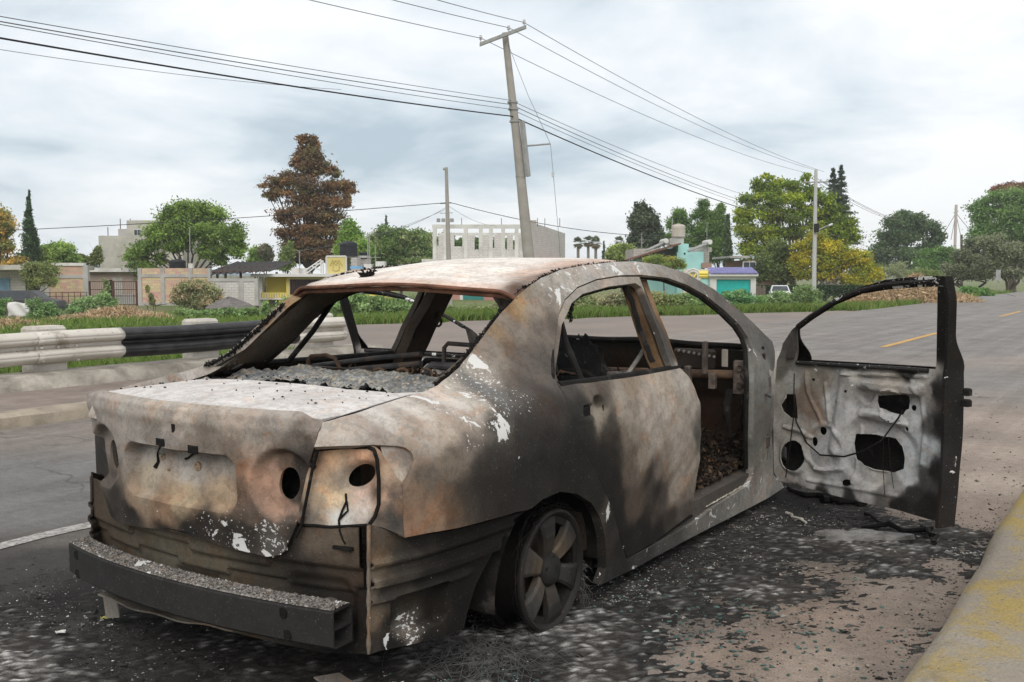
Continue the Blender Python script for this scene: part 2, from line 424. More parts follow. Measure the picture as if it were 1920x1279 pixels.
def crust(pts, r, n, mat, name, parent, seed):
    """lumpy charred residue along a line"""
    rg = np.random.default_rng(seed); mb = MB(); pts = np.array(pts)
    L = np.r_[0, np.cumsum(np.linalg.norm(np.diff(pts, axis=0), axis=1))]
    for k in range(n):
        s = rg.random()*L[-1]; c = np.array([np.interp(s, L, pts[:, i]) for i in range(3)])+rg.normal(0, r*.5, 3)
        q = r*rg.uniform(.35, 1.25); t = rg.normal(0, 1, 3); t /= np.linalg.norm(t); u_ = np.cross(t, rg.normal(0, 1, 3)); u_ /= np.linalg.norm(u_); w_ = np.cross(t, u_)
        v = [c+t*q*rg.uniform(.8, 2), c-t*q*rg.uniform(.6, 1.5), c+u_*q*.7, c-u_*q*.6, c+w_*q*.5, c-w_*q*.5]
        mb.add(v, [(0,2,4),(0,4,3),(0,3,5),(0,5,2),(1,4,2),(1,3,4),(1,5,3),(1,2,5)])
    return mb.build(name, mat, parent)
car = empty('burned_car'); car.matrix_world = Matrix([list(CAR_R[0])+[0], list(CAR_R[1])+[0], list(CAR_R[2])+[0], [0, 0, 0, 1]])
tag(car, 'burnt-out sedan on bare rims, front doors hanging open, standing at the roadside', 'car')
SIDE = Surf('side', lambda y, z: S(y, z)+.0013*np.sin(np.asarray(y)*19+2*np.sin(np.asarray(z)*17))*np.sin(np.asarray(z)*21)*sstep(.9, .8, z))

# ---- body side: quarter panel, roof pillar, roof rail, front pillar and sill in one pressing
edge_px = [(605,792),(640,782),(700,763),(760,744),(800,733),(822,722),(842,706),(862,688),(885,660),(915,620),(945,582),(972,553),(990,538),(1015,521),(1050,506),(1090,498),(1150,491),(1190,490),(1240,497),(1290,514),(1340,543),(1390,585),(1425,618),(1448,640),
 (1453,660),(1450,700),(1447,800),(1450,890),(1466,905),(1470,914),(1440,934),(1380,965),(1310,1001),(1250,1033),(1190,1066),(1127,1097),
 (1138,1067),(1136,1040),(1135,1014),(1131,990),(1125,970),(1109,943),(1082,926),(1050,922),(1018,936),(1000,951),(989,957),(968,960),(950,966),(910,977),(859,990),(800,1000),(759,1008),
 (757,985),(754,950),(753,910),(762,898),(772,880),(777,862),(771,847),(759,839),(745,836),(700,834),(640,836),(589,838),(597,812)]
open_px = [(1047,725),(1062,758),(1080,800),(1100,850),(1120,890),(1140,935),(1158,988),(1166,1020),(1175,1050),(1230,1020),(1305,978),(1330,957),(1400,912),(1411,895),(1413,877),(1411,823),(1413,716),(1410,655),(1403,633),(1388,611),(1360,583),(1324,554),(1288,534),(1252,521),(1201,515),(1162,516),(1119,523),(1083,538),(1059,561),(1047,590),(1041,644),(1043,716)]
side_tones = [(615,788,188,178,165),(640,790,172,162,152),(700,772,196,188,178),(760,760,200,190,178),(810,735,205,195,185,.2),(700,815,150,138,128),(770,860,158,145,132),(790,800,172,160,148),(800,905,112,100,88),(770,940,138,112,90),(765,990,150,112,86),(800,980,150,118,92),
 (840,800,182,165,148,.2),(870,790,172,155,138,.5),(860,860,128,113,98),(880,930,84,74,65,.15),(850,970,115,92,72,.1),(905,900,66,60,54,.15),(950,930,60,55,51,.2),(930,860,68,63,58,.2),(985,800,72,67,62,.35),(940,770,96,92,86,0.73),(915,730,112,112,110,0.65),(895,700,168,158,146,0.77),(870,740,176,165,152,.6),(845,735,190,180,165,.3),(850,768,165,150,136,0.73),(880,815,120,108,98,0.69),(930,790,90,85,78,0.82),(980,750,100,92,84,.6),(1000,770,78,70,64,.5),
 (910,650,142,130,118,.1),(940,605,150,136,122),(955,580,158,120,78,.2),(975,560,165,135,95,.2),(930,625,150,122,88,.2),(960,620,132,120,110),(1000,570,150,140,128),(1020,620,122,111,101),(980,680,108,97,88),(1010,700,104,94,86),(1035,760,76,69,63),(1030,700,98,90,82),(1060,830,52,48,45,.1),(1055,880,48,45,43,.1),(1110,920,58,53,49,.4),(1000,880,57,53,49,.2),(1020,920,62,57,52,.25),(1130,960,92,82,72,.6),(1150,1010,72,66,60,.3),(1155,1070,62,58,54,.3),(1140,1085,70,66,62,.35),
 (1035,540,168,160,150,.55),(1060,520,176,168,158,.6),(1120,505,172,166,160,.55),(1190,500,172,166,158,.5),(1045,570,140,130,120,.5),(1040,620,105,97,88),(1250,508,150,143,134,.35),(1310,536,120,113,106,.3),(1360,570,108,102,96,.2),(1410,612,104,100,95,.2),(1440,650,95,92,88),(1435,720,134,134,128,.3),(1430,800,122,120,113,.3),(1435,870,150,146,136,.4),(1050,780,72,67,62,.1),(1070,820,52,49,46,.1),(1090,870,47,45,43,.1),(1010,800,68,63,58,.3),(1120,935,52,49,46,.2),(1140,975,56,52,48,.2),(1160,1030,54,50,47,.2),(1060,900,50,47,45,.15),(980,870,58,54,50,.2),(1020,860,52,49,46,.15),(1000,840,62,58,54,.15),(960,900,58,53,50,.15),(1040,900,54,50,47,.1),(1080,890,50,47,44,.15),(1030,830,58,53,49,.1),(1080,850,48,45,43),(1100,960,66,60,55,.3),(930,910,60,55,50,.15),(970,940,60,54,50,.2),(1000,910,56,52,48,.1),(980,830,66,61,57,.3),(950,960,62,54,48,.2),(1440,910,168,164,154,.5),(1400,935,150,146,138,.5),(1320,985,124,120,113,.5),(1250,1022,92,89,84,.4),(1200,1052,74,72,69,.45)]
sp_edge = SIDE.px(edge_px); sp_open = SIDE.px(open_px)
body = panel('body_side', SIDE, sp_edge, [sp_open], .0115, [M_BODY, M_INNER], car, (1, 0, 0), .04, tones(SIDE, side_tones, KV), .035, 2.4)
bodyL = mirror(body, 'body_side', car, None, .12, .14)

# ---- rear door (closed): skin, window frame and the hollow behind the lost handle
RD = Surf('side', lambda y, z: S(y, z)-.004+(.0030*np.sin(np.asarray(y)*15+2.5*np.sin(np.asarray(z)*9))*np.sin(np.asarray(z)*13+1)+.0016*np.sin(np.asarray(y)*41+3*np.sin(np.asarray(z)*23)))*sstep(.16, .3, z)*sstep(.84, .76, z)*sstep(.45, .7, y)-.004*sstep(.004, -.004, np.abs(z-.735-.02*np.asarray(y)))-.034*sstep(.010, -.010, ell(y, z, hd[0], hd[1], .046, .056))*(.35+.65*sstep(hd[1]-.05, hd[1]+.03, z))-.016*sstep(.008, -.003, rbox(y, z, hd[0]-.085, hd[1]+.012, .04, .02, .018)))
hd = SIDE.px([(1128,772)])[0]
rd_px = [(1049,724),(1064,758),(1082,800),(1102,850),(1122,890),(1142,935),(1160,988),(1168,1020),(1178,1046),(1230,1015),(1300,962),(1307,906),(1314,860),(1317,810),(1316,770),(1306,730),(1295,708),(1284,697),(1273,687),(1252,637),(1230,590),(1200,519),(1162,519),(1119,526),(1084,541),(1061,563),(1049,591),(1043,644),(1045,716)]
win_px = [(1050,719),(1048,662),(1055,609),(1073,569),(1094,551),(1144,537),(1193,531),(1204,538),(1222,585),(1243,638),(1262,689)]
rd_tones = [(1070,745,82,75,68),(1110,735,112,100,88),(1180,716,140,122,102),(1240,703,172,158,140),(1280,705,168,158,146),(1090,780,64,60,56),(1170,765,150,138,124),(1220,770,168,155,142),(1290,765,160,148,136),(1110,800,62,57,52),(1128,772,150,138,122),(1127,790,140,128,112),(1128,755,84,76,68),(1104,776,60,56,52),(1140,815,78,69,60),(1180,815,128,114,100),(1240,820,164,152,138),(1300,830,152,140,128),(1110,860,47,44,42,.1),(1150,860,60,53,47),(1180,880,112,96,82),(1240,880,116,102,90),(1220,900,78,68,60),(1290,880,152,140,126),(1160,930,58,51,46),(1190,950,98,82,68),(1240,935,92,80,70),(1235,915,66,58,52),(1290,930,126,114,102),(1200,1000,56,51,48,.1),(1165,1010,44,42,41,.1),(1260,975,80,72,64),(1290,955,96,88,80),(1070,770,66,62,57),(1085,800,54,51,48),(1105,840,49,46,44,.1),(1120,870,47,44,42,.15),(1095,822,52,49,46),(1130,880,46,44,42),(1150,905,47,44,42),(1150,850,54,50,47),(1145,940,45,43,41,.1),(1165,960,48,45,42,.1),(1180,1010,46,44,42),(1210,1010,50,47,44),(1240,1002,54,50,47),(1160,985,45,43,41),(1155,820,62,57,52),(1150,800,84,76,68),(1190,850,116,102,88),(1188,790,150,138,124),(1205,850,140,126,111),(1280,850,156,144,132),(1250,860,136,122,108),(1270,910,146,133,118),(1300,900,146,136,123),(1265,800,166,154,141),(1240,790,166,154,142),(1100,830,52,49,46),(1135,845,54,50,46),(1120,905,46,44,42,.1),(1140,930,48,45,42,.1),(1150,965,48,44,41,.1),(1175,985,58,52,47),(1160,830,78,70,62),(1180,1035,46,44,43,.3),(1310,820,100,96,90,.3),(1046,650,118,108,98),(1060,585,150,142,132),(1100,545,160,152,142),(1160,526,165,156,146),(1200,530,150,140,128),(1235,615,84,78,72,.3),(1262,670,86,80,74,.3),(1215,560,92,84,76,.2)]
rdoor = panel('rear_door', RD, SIDE.px(rd_px), [SIDE.px(win_px)],   .0085, [M_BODY, M_INNER], car, (1, 0, 0), .03, tones(SIDE, rd_tones, KV*.92), .03, 2.5)
def side_pt(y, z, off=0.): return (float(S(y, z))+off, y, z)
mb = MB()                                    # quarter-light divider, belt rail and window channel
q0, q1 = SIDE.px([(1064,575)])[0], SIDE.px([(1104,716)])[0]
mb.tube([side_pt(q0[0], q0[1], -.05), side_pt((q0[0]+q1[0])/2, (q0[1]+q1[1])/2, -.045), side_pt(q1[0], q1[1], -.03)], .013, 8)
div = mb.build('window_divider', M_SOOT, rdoor, True)
mb = MB(); bl = SIDE.px([(1052,722),(1110,715),(1170,707),(1230,697),(1278,688)])
mb.tube([side_pt(y, z-.004, -.02) for y, z in bl], .017, 8); mb.build('belt_rail', M_SOOT, rdoor, True)
mb = MB(); wp = SIDE.px([(1054,700),(1052,662),(1059,612),(1076,573),(1096,555),(1144,541),(1183,535),(1196,562),(1212,619),(1228,660),(1240,688)])
for i in range(3): mb.tube([side_pt(y-.003*i, z-.002*i, -.024-.006*i) for y, z in dens(wp, .03, False)], [.006+.002*math.sin(k*2.3+i) for k in range(len(dens(wp, .03, False)))], 6)
mb.build('window_channel', M_SOOT, rdoor, True)
mb = MB()
for dy, dz, r in ((-.088, .012, .018), (.062, .008, .012)):
    c = side_pt(hd[0]+dy, hd[1]+dz, -.012); mb.box((c[0]-.012, c[1]-r*1.4, c[2]-r), (c[0]-.002, c[1]+r*1.4, c[2]+r))
mb.build('handle_hole', M_SOOT, rdoor)
hs = SIDE.px([(1085,556),(1086,572),(1083,588),(1085,604)]); crust(np.array([side_pt(y, z, -.035) for y, z in hs]), .008, 90, M_SOOT, 'charred_seal', rdoor, 9)
rdL = mirror(rdoor, 'rear_door', car, (.06, .05, .042), .1)
for ch in list(rdoor.children):
    if ch.name.startswith(('window_divider', 'belt_rail')): mirror(ch, ch.name.split('.')[0], rdL)

mb = MB(); sl_ = SIDE.px([(1273,687),(1252,637),(1230,590),(1201,516),(1162,517),(1119,524),(1083,539),(1059,562),(1047,590),(1041,644),(1043,716),(1048,725),(1063,758),(1081,800),(1101,850),(1121,890),(1141,935),(1159,988),(1167,1020),(1176,1048),(1230,1018),(1302,968)])
mb.tube([side_pt(y, z, -.014) for y, z in sl_], .0075, 6); mb.build('shut_line_shade', M_SOOT, rdoor, True)  # black tube added as the dark of the door gap, no real seal
mb = MB(); sl_ = SIDE.px([(1201,517),(1252,524),(1288,537),(1324,557),(1360,586),(1386,612),(1400,634),(1407,655),(1410,716),(1408,823),(1409,880)])
mb.tube([side_pt(y, z, -.030) for y, z in sl_], .013, 6); mb.build('door_seal', M_SOOT, body, True)
# ---- centre pillars
cp_px = [(1184,524),(1212,522),(1236,590),(1256,640),(1274,690)]
CP = Surf('side', lambda y, z: S(y, z)-.05)
cpo = CP.px(cp_px); cpo = [tuple(q) for q in cpo]+[(cpo[-1][0]+.03, .5), (cpo[-1][0]+.06, .16), (cpo[-1][0]-.22, .16), (cpo[-1][0]-.19, .5)]+[tuple(q) for q in CP.px([(1243,690),(1216,622),(1200,572)])]+[]
cp = panel('centre_pillar', CP, cpo, [], .02, [M_DARK], car, (1, 0, 0), .06); paint(cp, (.19, .115, .06), .1, .5, 1)
mb = MB(); g = CP.px([(1196,536),(1212,585),(1232,640),(1250,690)])
mb.tube([(float(S(y, z))-.052, y+.005, z) for y, z in g], .012, 6); mb.build('pillar_seam', M_SOOT, cp, True)
cpL = mirror(cp, 'centre_pillar', car, (.05, .036, .026), .05)
def ring_pts(c, rx, rz, n=14, ax='y'): return [(c[0], c[1]+rx*math.cos(t), c[2]+rz*math.sin(t)) for t in np.linspace(0, 2*math.pi, n)]
for uv, x, par in (((1198,607), .60, cp), ((822,600), -.60, cpL)):
    d = ray_car(*uv); c = CC+d*((x-CC[0])/d[0]); mb = MB()
    mb.tube(ring_pts((c[0], c[1], c[2]-.012), .026, .022), .0065, 6); mb.tube([(c[0], c[1], c[2]+.012), (c[0]+.005*np.sign(x), c[1]+.005, c[2]+.04)], [.016, .012], 8)
    mb.build('seat_belt_ring', M_RUSTY, par, True)

# ---- roof
def roof_z(x, y):
    x = np.asarray(x, float); y = np.asarray(y, float)
    base = np.interp(y, [-.1, .15, .3, .5, .8, 1.15, 1.5, 1.8, 2.1], [1.195, 1.243, 1.268, 1.297, 1.322, 1.332, 1.318, 1.285, 1.22])
    z = base+.034*(1-(x/.6)**2)-.05*sstep(.52, .66, np.abs(x))
    return z-.010*sstep(.04, 0, y-(.16-.10*(1-(x/.6)**2)))+.006*np.sin(x*9+1)*np.sin(y*5)
ROOF = Surf('top', roof_z)
ro = [(x, .15-.085*(1-(x/.62)**2)+.005*math.sin(x*40)) for x in np.linspace(-.60, .60, 25)]
re = [(.60-.035*sstep(1.0, 1.8, y)+.012*math.sin(y*61)*math.sin(y*23)+.006*math.sin(y*140), y) for y in np.linspace(.22, 1.72, 60)]
rl = [(-.60+.035*sstep(1.0, 1.8, y)+.008*math.sin(y*50)*math.sin(y*27), y) for y in np.linspace(1.72, .22, 40)]
rf = [(x, 1.78+.06*(1-(x/.6)**2)) for x in np.linspace(.55, -.55, 12)]
rt = []
for x in np.linspace(-.6, .6, 9):
    for y in (.09+.08*(x/.6)**2, .2, .45, .75, 1.05, 1.35, 1.7):
        ex = max(0, (abs(x)-.5)/.1); c = np.array([232, 225, 217])*(1-.0*ex)
        if x > .3 and y > .8: c = np.array([212, 190, 174])
        if x > .45 and y > .3: c = np.array([204, 180, 164])
        if y < .16: c = np.array([206, 180, 164])
        if abs(x) > .58: c = np.array([88, 66, 54])
        rt.append((x, y, *np.minimum(lin(c)/(KT*.78), .84), .0))
rt = np.array(rt)
P_, T_ = None, None
roof = panel('roof', ROOF, ro+re+rf+rl, [], .016, [burnt('roof_oxide', chips=False, rust=.16, bump=.3), M_DARK], car, (0, 0, 1), .006, (rt[:, :2], rt[:, 2:]), .05, 1.8)
# torn rust lip along the rear edge, headliner beams below, charred crust on both rims
mb = MB()
for dz, dy, r in ((-.012, -.002, .008), (-.03, .018, .010)):
    xs = np.linspace(-.60, .60, 40); mb.tube([(x, .15-.085*(1-(x/.62)**2)+dy, float(roof_z(x, .15-.085*(1-(x/.62)**2)+.03))+dz) for x in xs], r, 7)
lip = mb.build('rear_lip', worn('rust_red', (.20, .095, .06), .5, 14, .8, (.05, .025, .02), .9, 6, .4, 80), roof, True)
mb = MB()
for y in (.27, .8, 1.3, 1.72):
    xs = np.linspace(-.60, .60, 17); mb.loft([[(x, y-.04, float(roof_z(x, y))-.014), (x, y+.04, float(roof_z(x, y))-.014), (x, y+.03, float(roof_z(x, y))-.045), (x, y-.03, float(roof_z(x, y))-.045)] for x in xs], True, True)
mb.build('roof_bow', M_SOOT, roof)
railR = SIDE.px([(985,545),(1005,530),(1040,510),(1090,499),(1150,492),(1190,490),(1240,497),(1290,514)])
rp = SIDE.to3(railR)-np.array([.018, 0, .004]); crust(rp, .0075, 620, M_SOOT, 'charred_seal', roof, 1); crust(rp*[-1, 1, 1], .0075, 420, M_SOOT, 'charred_seal', roof, 2)
winR = SIDE.px([(822,722),(842,706),(862,688),(885,660),(915,620),(945,582),(972,553),(990,538)])
wr = SIDE.to3(winR)-np.array([.02, -.012, 0]); crust(wr, .007, 620, M_SOOT, 'charred_seal', body, 3)
wl = wr*[-1, 1, 1]; crust(wl[:6]+[0, -.004, .004], .008, 480, M_SOOT, 'charred_seal', bodyL, 4)
mb = MB(); xs = .62
cr = crust([(-.30, .26, float(roof_z(-.3, .26))+.008), (-.24, .27, float(roof_z(-.24, .27))+.014)], .012, 60, M_SOOT, 'antenna_stub', roof, 5)
for s in (1, -1):                            # C-pillar inner pressings, seen through the rear window
    a = SIDE.to3(SIDE.px([(985,552),(930,632),(880,682),(835,722)]))*[s, 1, 1]
    b = SIDE.to3(SIDE.px([(1085,545),(1050,590),(1044,650),(1048,715)]))*[s, 1, 1]
    for q in (a, b): q[:, 0] -= .062*s
    mb = MB(); n = 4
    A = [a[i]*(1-t)+b[i]*t for i in range(n) for t in np.linspace(0, 1, 8)]
    mb.add(A, [(i*8+j, i*8+j+1, (i+1)*8+j+1, (i+1)*8+j) for i in range(n-1) for j in range(7)])
    o = mb.build('inner_pillar_panel', M_DARK, body if s > 0 else bodyL, True); paint(o, (.10, .083, .066), .28, .6, 2)

# ---- boot lid
def lid_bow(x): return -.985+.25*np.asarray(x, float)**2
def lid_y(x, z):
    x = np.asarray(x, float); z = np.asarray(z, float)
    y = lid_bow(x)+.03*sstep(.878, .905, z)+.012*sstep(.60, .44, z)
    y = y+.060*sstep(.007, -.009, rbox(x, z, PR[0], PR[1], PR[2], PR[3], .05))*(.45+.55*sstep(PR[1]-PR[3], PR[1]+PR[3], z))                       # number plate hollow
    y = y-.012*sstep(.03, -.01, ell(x, z, PR[0], PR[1]+PR[3]+.02, .05, .04))                          # emblem boss
    for s in (1, -1): y = y+.042*sstep(.012, -.012, ell(x, z, s*LH[0], LH[1], .105, .105))*sstep(.66, .60, np.abs(x))
    y = y-.006*np.exp(-((z-.845)/.02)**2)+.0016*np.sin(x*23+2*np.sin(z*19))*np.sin(z*27)
    return y
base_s = Surf('rear', lambda x, z: lid_bow(x))
pr = base_s.px([(228,830),(436,850),(400,968),(270,925)]); 
PR = (float(.0), float((pr[0][1]+pr[1][1])/2*.5+(pr[2][1]+pr[3][1])/4), .275, .085)
lh = base_s.px([(527,912)])[0]; LH = (float(lh[0]), float(lh[1]))
LID = Surf('rear', lid_y)
lid_r = base_s.px([(607,792),(597,815),(587,842),(574,885),(562,945),(554,985),(542,1010),(522,1042)])
lb = base_s.px([(495,1046),(434,1031),(364,1010),(300,990)])
right = [tuple(q) for q in lid_r]; bot = [tuple(q) for q in lb]
bz = bot[-1][1]
half = right+bot
outl = half+[(0., bz+.002)]+[(-x, z) for x, z in reversed(half)]+[(x, .9) for x in np.linspace(-.5, .5, 7)]
hole = ellipse(LH[0]-.006, LH[1], .036, .052, -.2, 22); holeL = hole*[-1, 1]
lid_t = [(250,816,150,140,130),(290,824,136,127,117),(345,836,132,122,112),(385,843,126,116,105),(425,854,124,112,100),(440,870,128,112,96),(325,806,140,132,124),(232,850,150,140,130),(480,905,176,134,108),(500,955,172,134,110),(540,930,92,80,70,.2),(550,870,72,64,58,.3),(570,845,92,82,74,.3),(520,870,128,104,86),(175,760,150,140,130),(200,775,160,150,140,.15),(300,775,168,160,148),(420,790,166,156,144),(520,800,158,148,138),(590,808,150,138,128),(600,795,165,155,146),(240,795,165,157,146),(340,800,178,170,158),(470,820,165,154,142),(560,835,124,114,103,.45),(575,860,70,62,56,.2),(190,810,134,124,114,.2),(205,880,122,108,94),(260,850,168,160,150),(330,870,164,156,146),(400,870,158,148,136),(260,900,168,152,128,.1),(330,930,172,150,118,.15),(400,940,168,142,112,.15),(300,960,150,120,92,.3),(250,925,150,125,100,.3),(447,880,146,104,76,.2),(445,920,120,92,72,.35),(470,840,155,135,118,.3),(490,890,172,136,114),(495,930,178,138,114),(527,960,165,132,112),(545,900,84,74,66,.3),(560,930,72,64,57,.4),(470,970,112,94,80,.5),(530,985,100,86,74,.6),(210,930,74,67,60,.25),(195,960,62,57,52,.2),(240,960,62,56,52,.45),(300,990,56,51,47,.3),(380,985,64,56,50,.65),(420,1000,66,58,52,.6),(450,1010,74,66,58,.6),(490,1005,92,84,76,.85),(500,1030,96,90,84,.8),(540,1000,66,58,52,.5),(350,1000,56,51,47,.35),(200,910,100,88,78)]  # first points paint overhang shade along the top of the plate hollow
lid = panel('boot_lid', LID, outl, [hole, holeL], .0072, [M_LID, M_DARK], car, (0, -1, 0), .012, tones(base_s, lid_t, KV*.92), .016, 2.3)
def top_z(x, y):
    x = np.asarray(x, float); y = np.asarray(y, float)
    return .9065-.012*sstep(-.80, -.97, y)-.028*(np.abs(x)/.6)**3.0+.010*(1-(x/.6)**2)*sstep(-.95, -.5, y)
TOP = Surf('top', top_z)
rear_e = [(x, float(lid_y(x, .899))) for x in np.linspace(-.565, .565, 30)]
fr = TOP.px([(800,735),(740,737),(650,730),(500,715),(345,697)]); seam = TOP.px([(640,779),(700,760),(760,742)])
topo = rear_e+[tuple(q) for q in seam]+[tuple(q) for q in fr]+[(-x, y) for x, y in reversed([tuple(q) for q in seam])]
lt = []
for x in np.linspace(-.55, .55, 7):
    for y in (-.96, -.85, -.7, -.5, -.3): lt.append((x, y, *np.minimum(lin(np.array([238, 233, 228]) - (22 if y < -.9 else 0) - RNG.uniform(0, 14))/KT, .82), 0.))
lt = np.array(lt); topo_o = panel('boot_lid_top', TOP, topo, [], .014, [burnt('boot_top_ash', fine=200, chips=False, rust=.03, bump=.25, rough=.8), M_DARK], lid, (0, 0, 1), .01, (lt[:, :2], lt[:, 2:]), .05, 1.8)
# char flecks lying on the lid, plus screws, wiring tails and plate-lamp holes in the plate hollow
rg = np.random.default_rng(11); mb = MB()
for k in range(90):
    x = rg.uniform(-.55, .5); y = rg.uniform(-.8, -.38)-.03*abs(x) if rg.random() < .5 else rg.uniform(-.5, -.38); z = float(top_z(x, y))+.003; q = rg.uniform(.003, .008)
    a = rg.random()*6.28; mb.add([(x+q*math.cos(a), y+q*math.sin(a), z), (x-q*.6*math.sin(a), y+q*math.cos(a)*.6, z), (x-q*math.cos(a), y-q*.8*math.sin(a), z), (x, y, z+q*.6), (x, y, z-.002)], [(0,1,3),(1,2,3),(2,0,3),(1,0,4),(2,1,4),(0,2,4)])
mb.build('char_fleck', M_SOOT, lid)
mb = MB()
def lidp(u, v, off=-.004):
    x, z = LID.px([(u, v)])[0]; return np.array((x, float(lid_y(x, z))+off, z))
for (u, v, w_, h_) in ((301,829,.022,.012), (362,843,.024,.013), (325,803,.008,.014)):
    c = lidp(u, v, -.002); mb.cham((c[0]-w_, c[1]-.002, c[2]-h_), (c[0]+w_, c[1]+.004, c[2]+h_), .004)
mb.build('lamp_hole', M_SOOT, lid)
mb = MB()
for pts in ([(303,835),(297,850),(299,865),(293,876)], [(365,850),(355,858),(350,860)]):
    mb.tube([lidp(*p) for p in pts], [.004, .003, .005, .008][:len(pts)], 6)
mb.build('burnt_wire', M_SOOT, lid, True)
mb = MB()
for u, v, r in ((307,857,.011), (371,872,.012), (318,880,.005), (372,875,.016)):
    c = lidp(u, v, 0); mb.lathe([(r, .0), (r*.95, -.005), (r*.6, -.007), (r*.4, -.003), (0.0005, -.003)], tuple(c), 'y', 14)
mb.build('screw_boss', worn('boss_metal', (.30, .22, .15), .4, 60, .8), lid, True)

for pts, off_, par in (([(605,791),(640,780),(700,762),(760,743),(800,734)], (-.004, 0, -.010), topo_o),):
    mb = MB(); q = TOP.to3(TOP.px(pts)); mb.tube([tuple(p+np.array(off_)+[.009, 0, .006]) for p in q], .0055, 6); mb.build('lid_gap_shade', M_SOOT, lid, True)  # black tube stands in for the shade inside the lid gap
mb = MB(); q = base_s.to3(base_s.px([(607,793),(597,815),(588,842),(576,885),(564,945),(556,985),(545,1010)])); mb.tube([tuple(p+np.array([.006, .014, 0])) for p in q], .005, 6); mb.build('lid_gap_shade', M_SOOT, lid, True)  # likewise the upright gap: its shade drawn as a black tube
# ---- lamp housing and the corner strip on the right, mirrored to the left
def tail_y(x, z): return -.952+.25*np.asarray(x, float)**2+.02*sstep(.01, -.012, ell(x, z, TH[0], TH[1], .052, .036, .6))
tb = Surf('rear', lambda x, z: -.952+.25*np.asarray(x, float)**2)
TH = tuple(tb.px([(672,893)])[0]); TAIL = Surf('rear', tail_y)
tpx = [(592,842),(640,838),(700,836),(711,845),(726,868),(742,895),(754,906),(757,1006),(720,990),(692,984),(640,985),(556,985),(562,950),(575,890)]
tt = [(600,860,150,120,95),(630,860,215,170,130),(690,855,205,155,120),(600,930,150,128,105),(630,920,215,180,140),(640,960,215,205,195),(690,950,205,190,178),(680,920,200,165,145),(672,893,120,110,100),(640,890,140,130,115),(570,975,120,110,100),(708,870,60,50,45),(711,920,70,58,50),(708,965,80,66,55),(722,880,190,165,140),(725,930,200,160,130),(740,930,66,66,66),(745,980,70,70,68),(735,960,80,78,74),(755,950,130,95,70),(565,950,90,75,62)]
th_hole = ellipse(TH[0], TH[1], .046, .029, .62, 22)
tail = panel('lamp_housing', TAIL, tb.px(tpx), [th_hole], .0085, [M_LID, M_DARK], car, (0, -1, 0), .006, tones(tb, tt, .72), .018, 1.7)
mb = MB()
def tailp(u, v, off=-.004):
    x, z = tb.px([(u, v)])[0]; return np.array((x, float(tail_y(x, z))+off, z))
mb.tube([tailp(*p) for p in ((650,925),(651,940),(643,958),(637,975),(639,995),(645,1012),(650,1020))], .0035, 6)
mb.tube([tailp(*p) for p in ((652,940),(654,957),(645,966),(637,975))], .003, 6)
mb.cham(tuple(tailp(641,1024)-[.03, .01, .008]), tuple(tailp(655,1030)+[.02, .02, .01]), .004)
mb.build('burnt_wire', M_SOOT, tail, True)
mb = MB(); mb.tube([tailp(u, v, -.002) for u, v in ((702,843),(708,862),(711,900),(711,945),(704,968),(694,982))], .006, 6)
mb.tube([tailp(u, v, -.002) for u, v in ((594,843),(640,839),(690,838),(703,843))], .006, 6)
mb.tube([tailp(u, v, -.002) for u, v in ((692,984),(660,986),(620,988),(590,985),(556,984))], .005, 6)
mb.build('charred_seal', M_SOOT, tail, True)
RC = Surf('side', lambda y, z: S(y, z)-.016)
rc = panel('lamp_recess', RC, RC.px([(712,832),(745,832),(772,843),(780,861),(775,884),(757,910),(748,905),(730,885),(718,860)]), [], .01, [M_LID, M_DARK], tail, (1, 0, 0), .004, tones(RC, [(720,850,170,160,150),(760,855,140,132,128),(765,875,130,122,118),(745,895,205,190,170),(735,880,190,165,140)], KV))
for o in (tail,): 
    tl = mirror(o, 'lamp_housing', car, (.05, .042, .035), .1, .12)
mirror(rc, 'lamp_recess', tl, (.06, .05, .045), .1, .12)

# ---- rear panel under the lid, corner panels behind the lost bumper cover
def rp_y(x, z):
    x = np.asarray(x, float); z = np.asarray(z, float); st = .018*sstep(.405, .42, z+.012*np.sign(np.sin(x*9)))+.014*sstep(.345, .357, z+.01*np.sign(np.sin(x*13+1)))
    return -.905+.2*x*x-st+.012*sstep(.0, .02, -rbox(x, z, .0, .27, .12, .06, .02))+.02*sstep(.03, -.01, rbox(x, z, .52, .28, .1, .09, .03))
RP = Surf('rear', rp_y); rpb = Surf('rear', lambda x, z: -.905+.2*np.asarray(x, float)**2)
ex = float(rpb.px([(688,1100)])[0][0])
rpo = [(-ex, .555), (-ex, .16), (-.5, .14), (0, .15), (.5, .14), (ex, .155), (ex, .555), (.45, .55), (.3, .58), (-.3, .58), (-.45, .55)]
rpt = [(600,1010,125,108,90),(650,1010,130,112,92),(640,1060,98,80,64),(670,1030,110,92,74),(675,1120,60,54,50),(600,1060,62,55,50),(560,1040,70,62,56),(560,1080,66,60,54),(500,1060,90,80,66),(420,1050,118,106,86),(340,1030,122,110,88),(270,1020,118,106,84),(220,1000,108,92,72),(195,985,112,90,70),(400,1090,120,112,92),(330,1060,120,114,96),(270,1050,110,106,90),(190,1020,66,60,56),(600,1130,60,56,52),(640,1180,44,42,40),(480,1110,105,98,82)]
rpan = panel('rear_panel', RP, rpo, [], .008, [M_DARK, M_SOOT], car, (0, -1, 0), .006, tones(rpb, rpt, KV*1.25), .03)
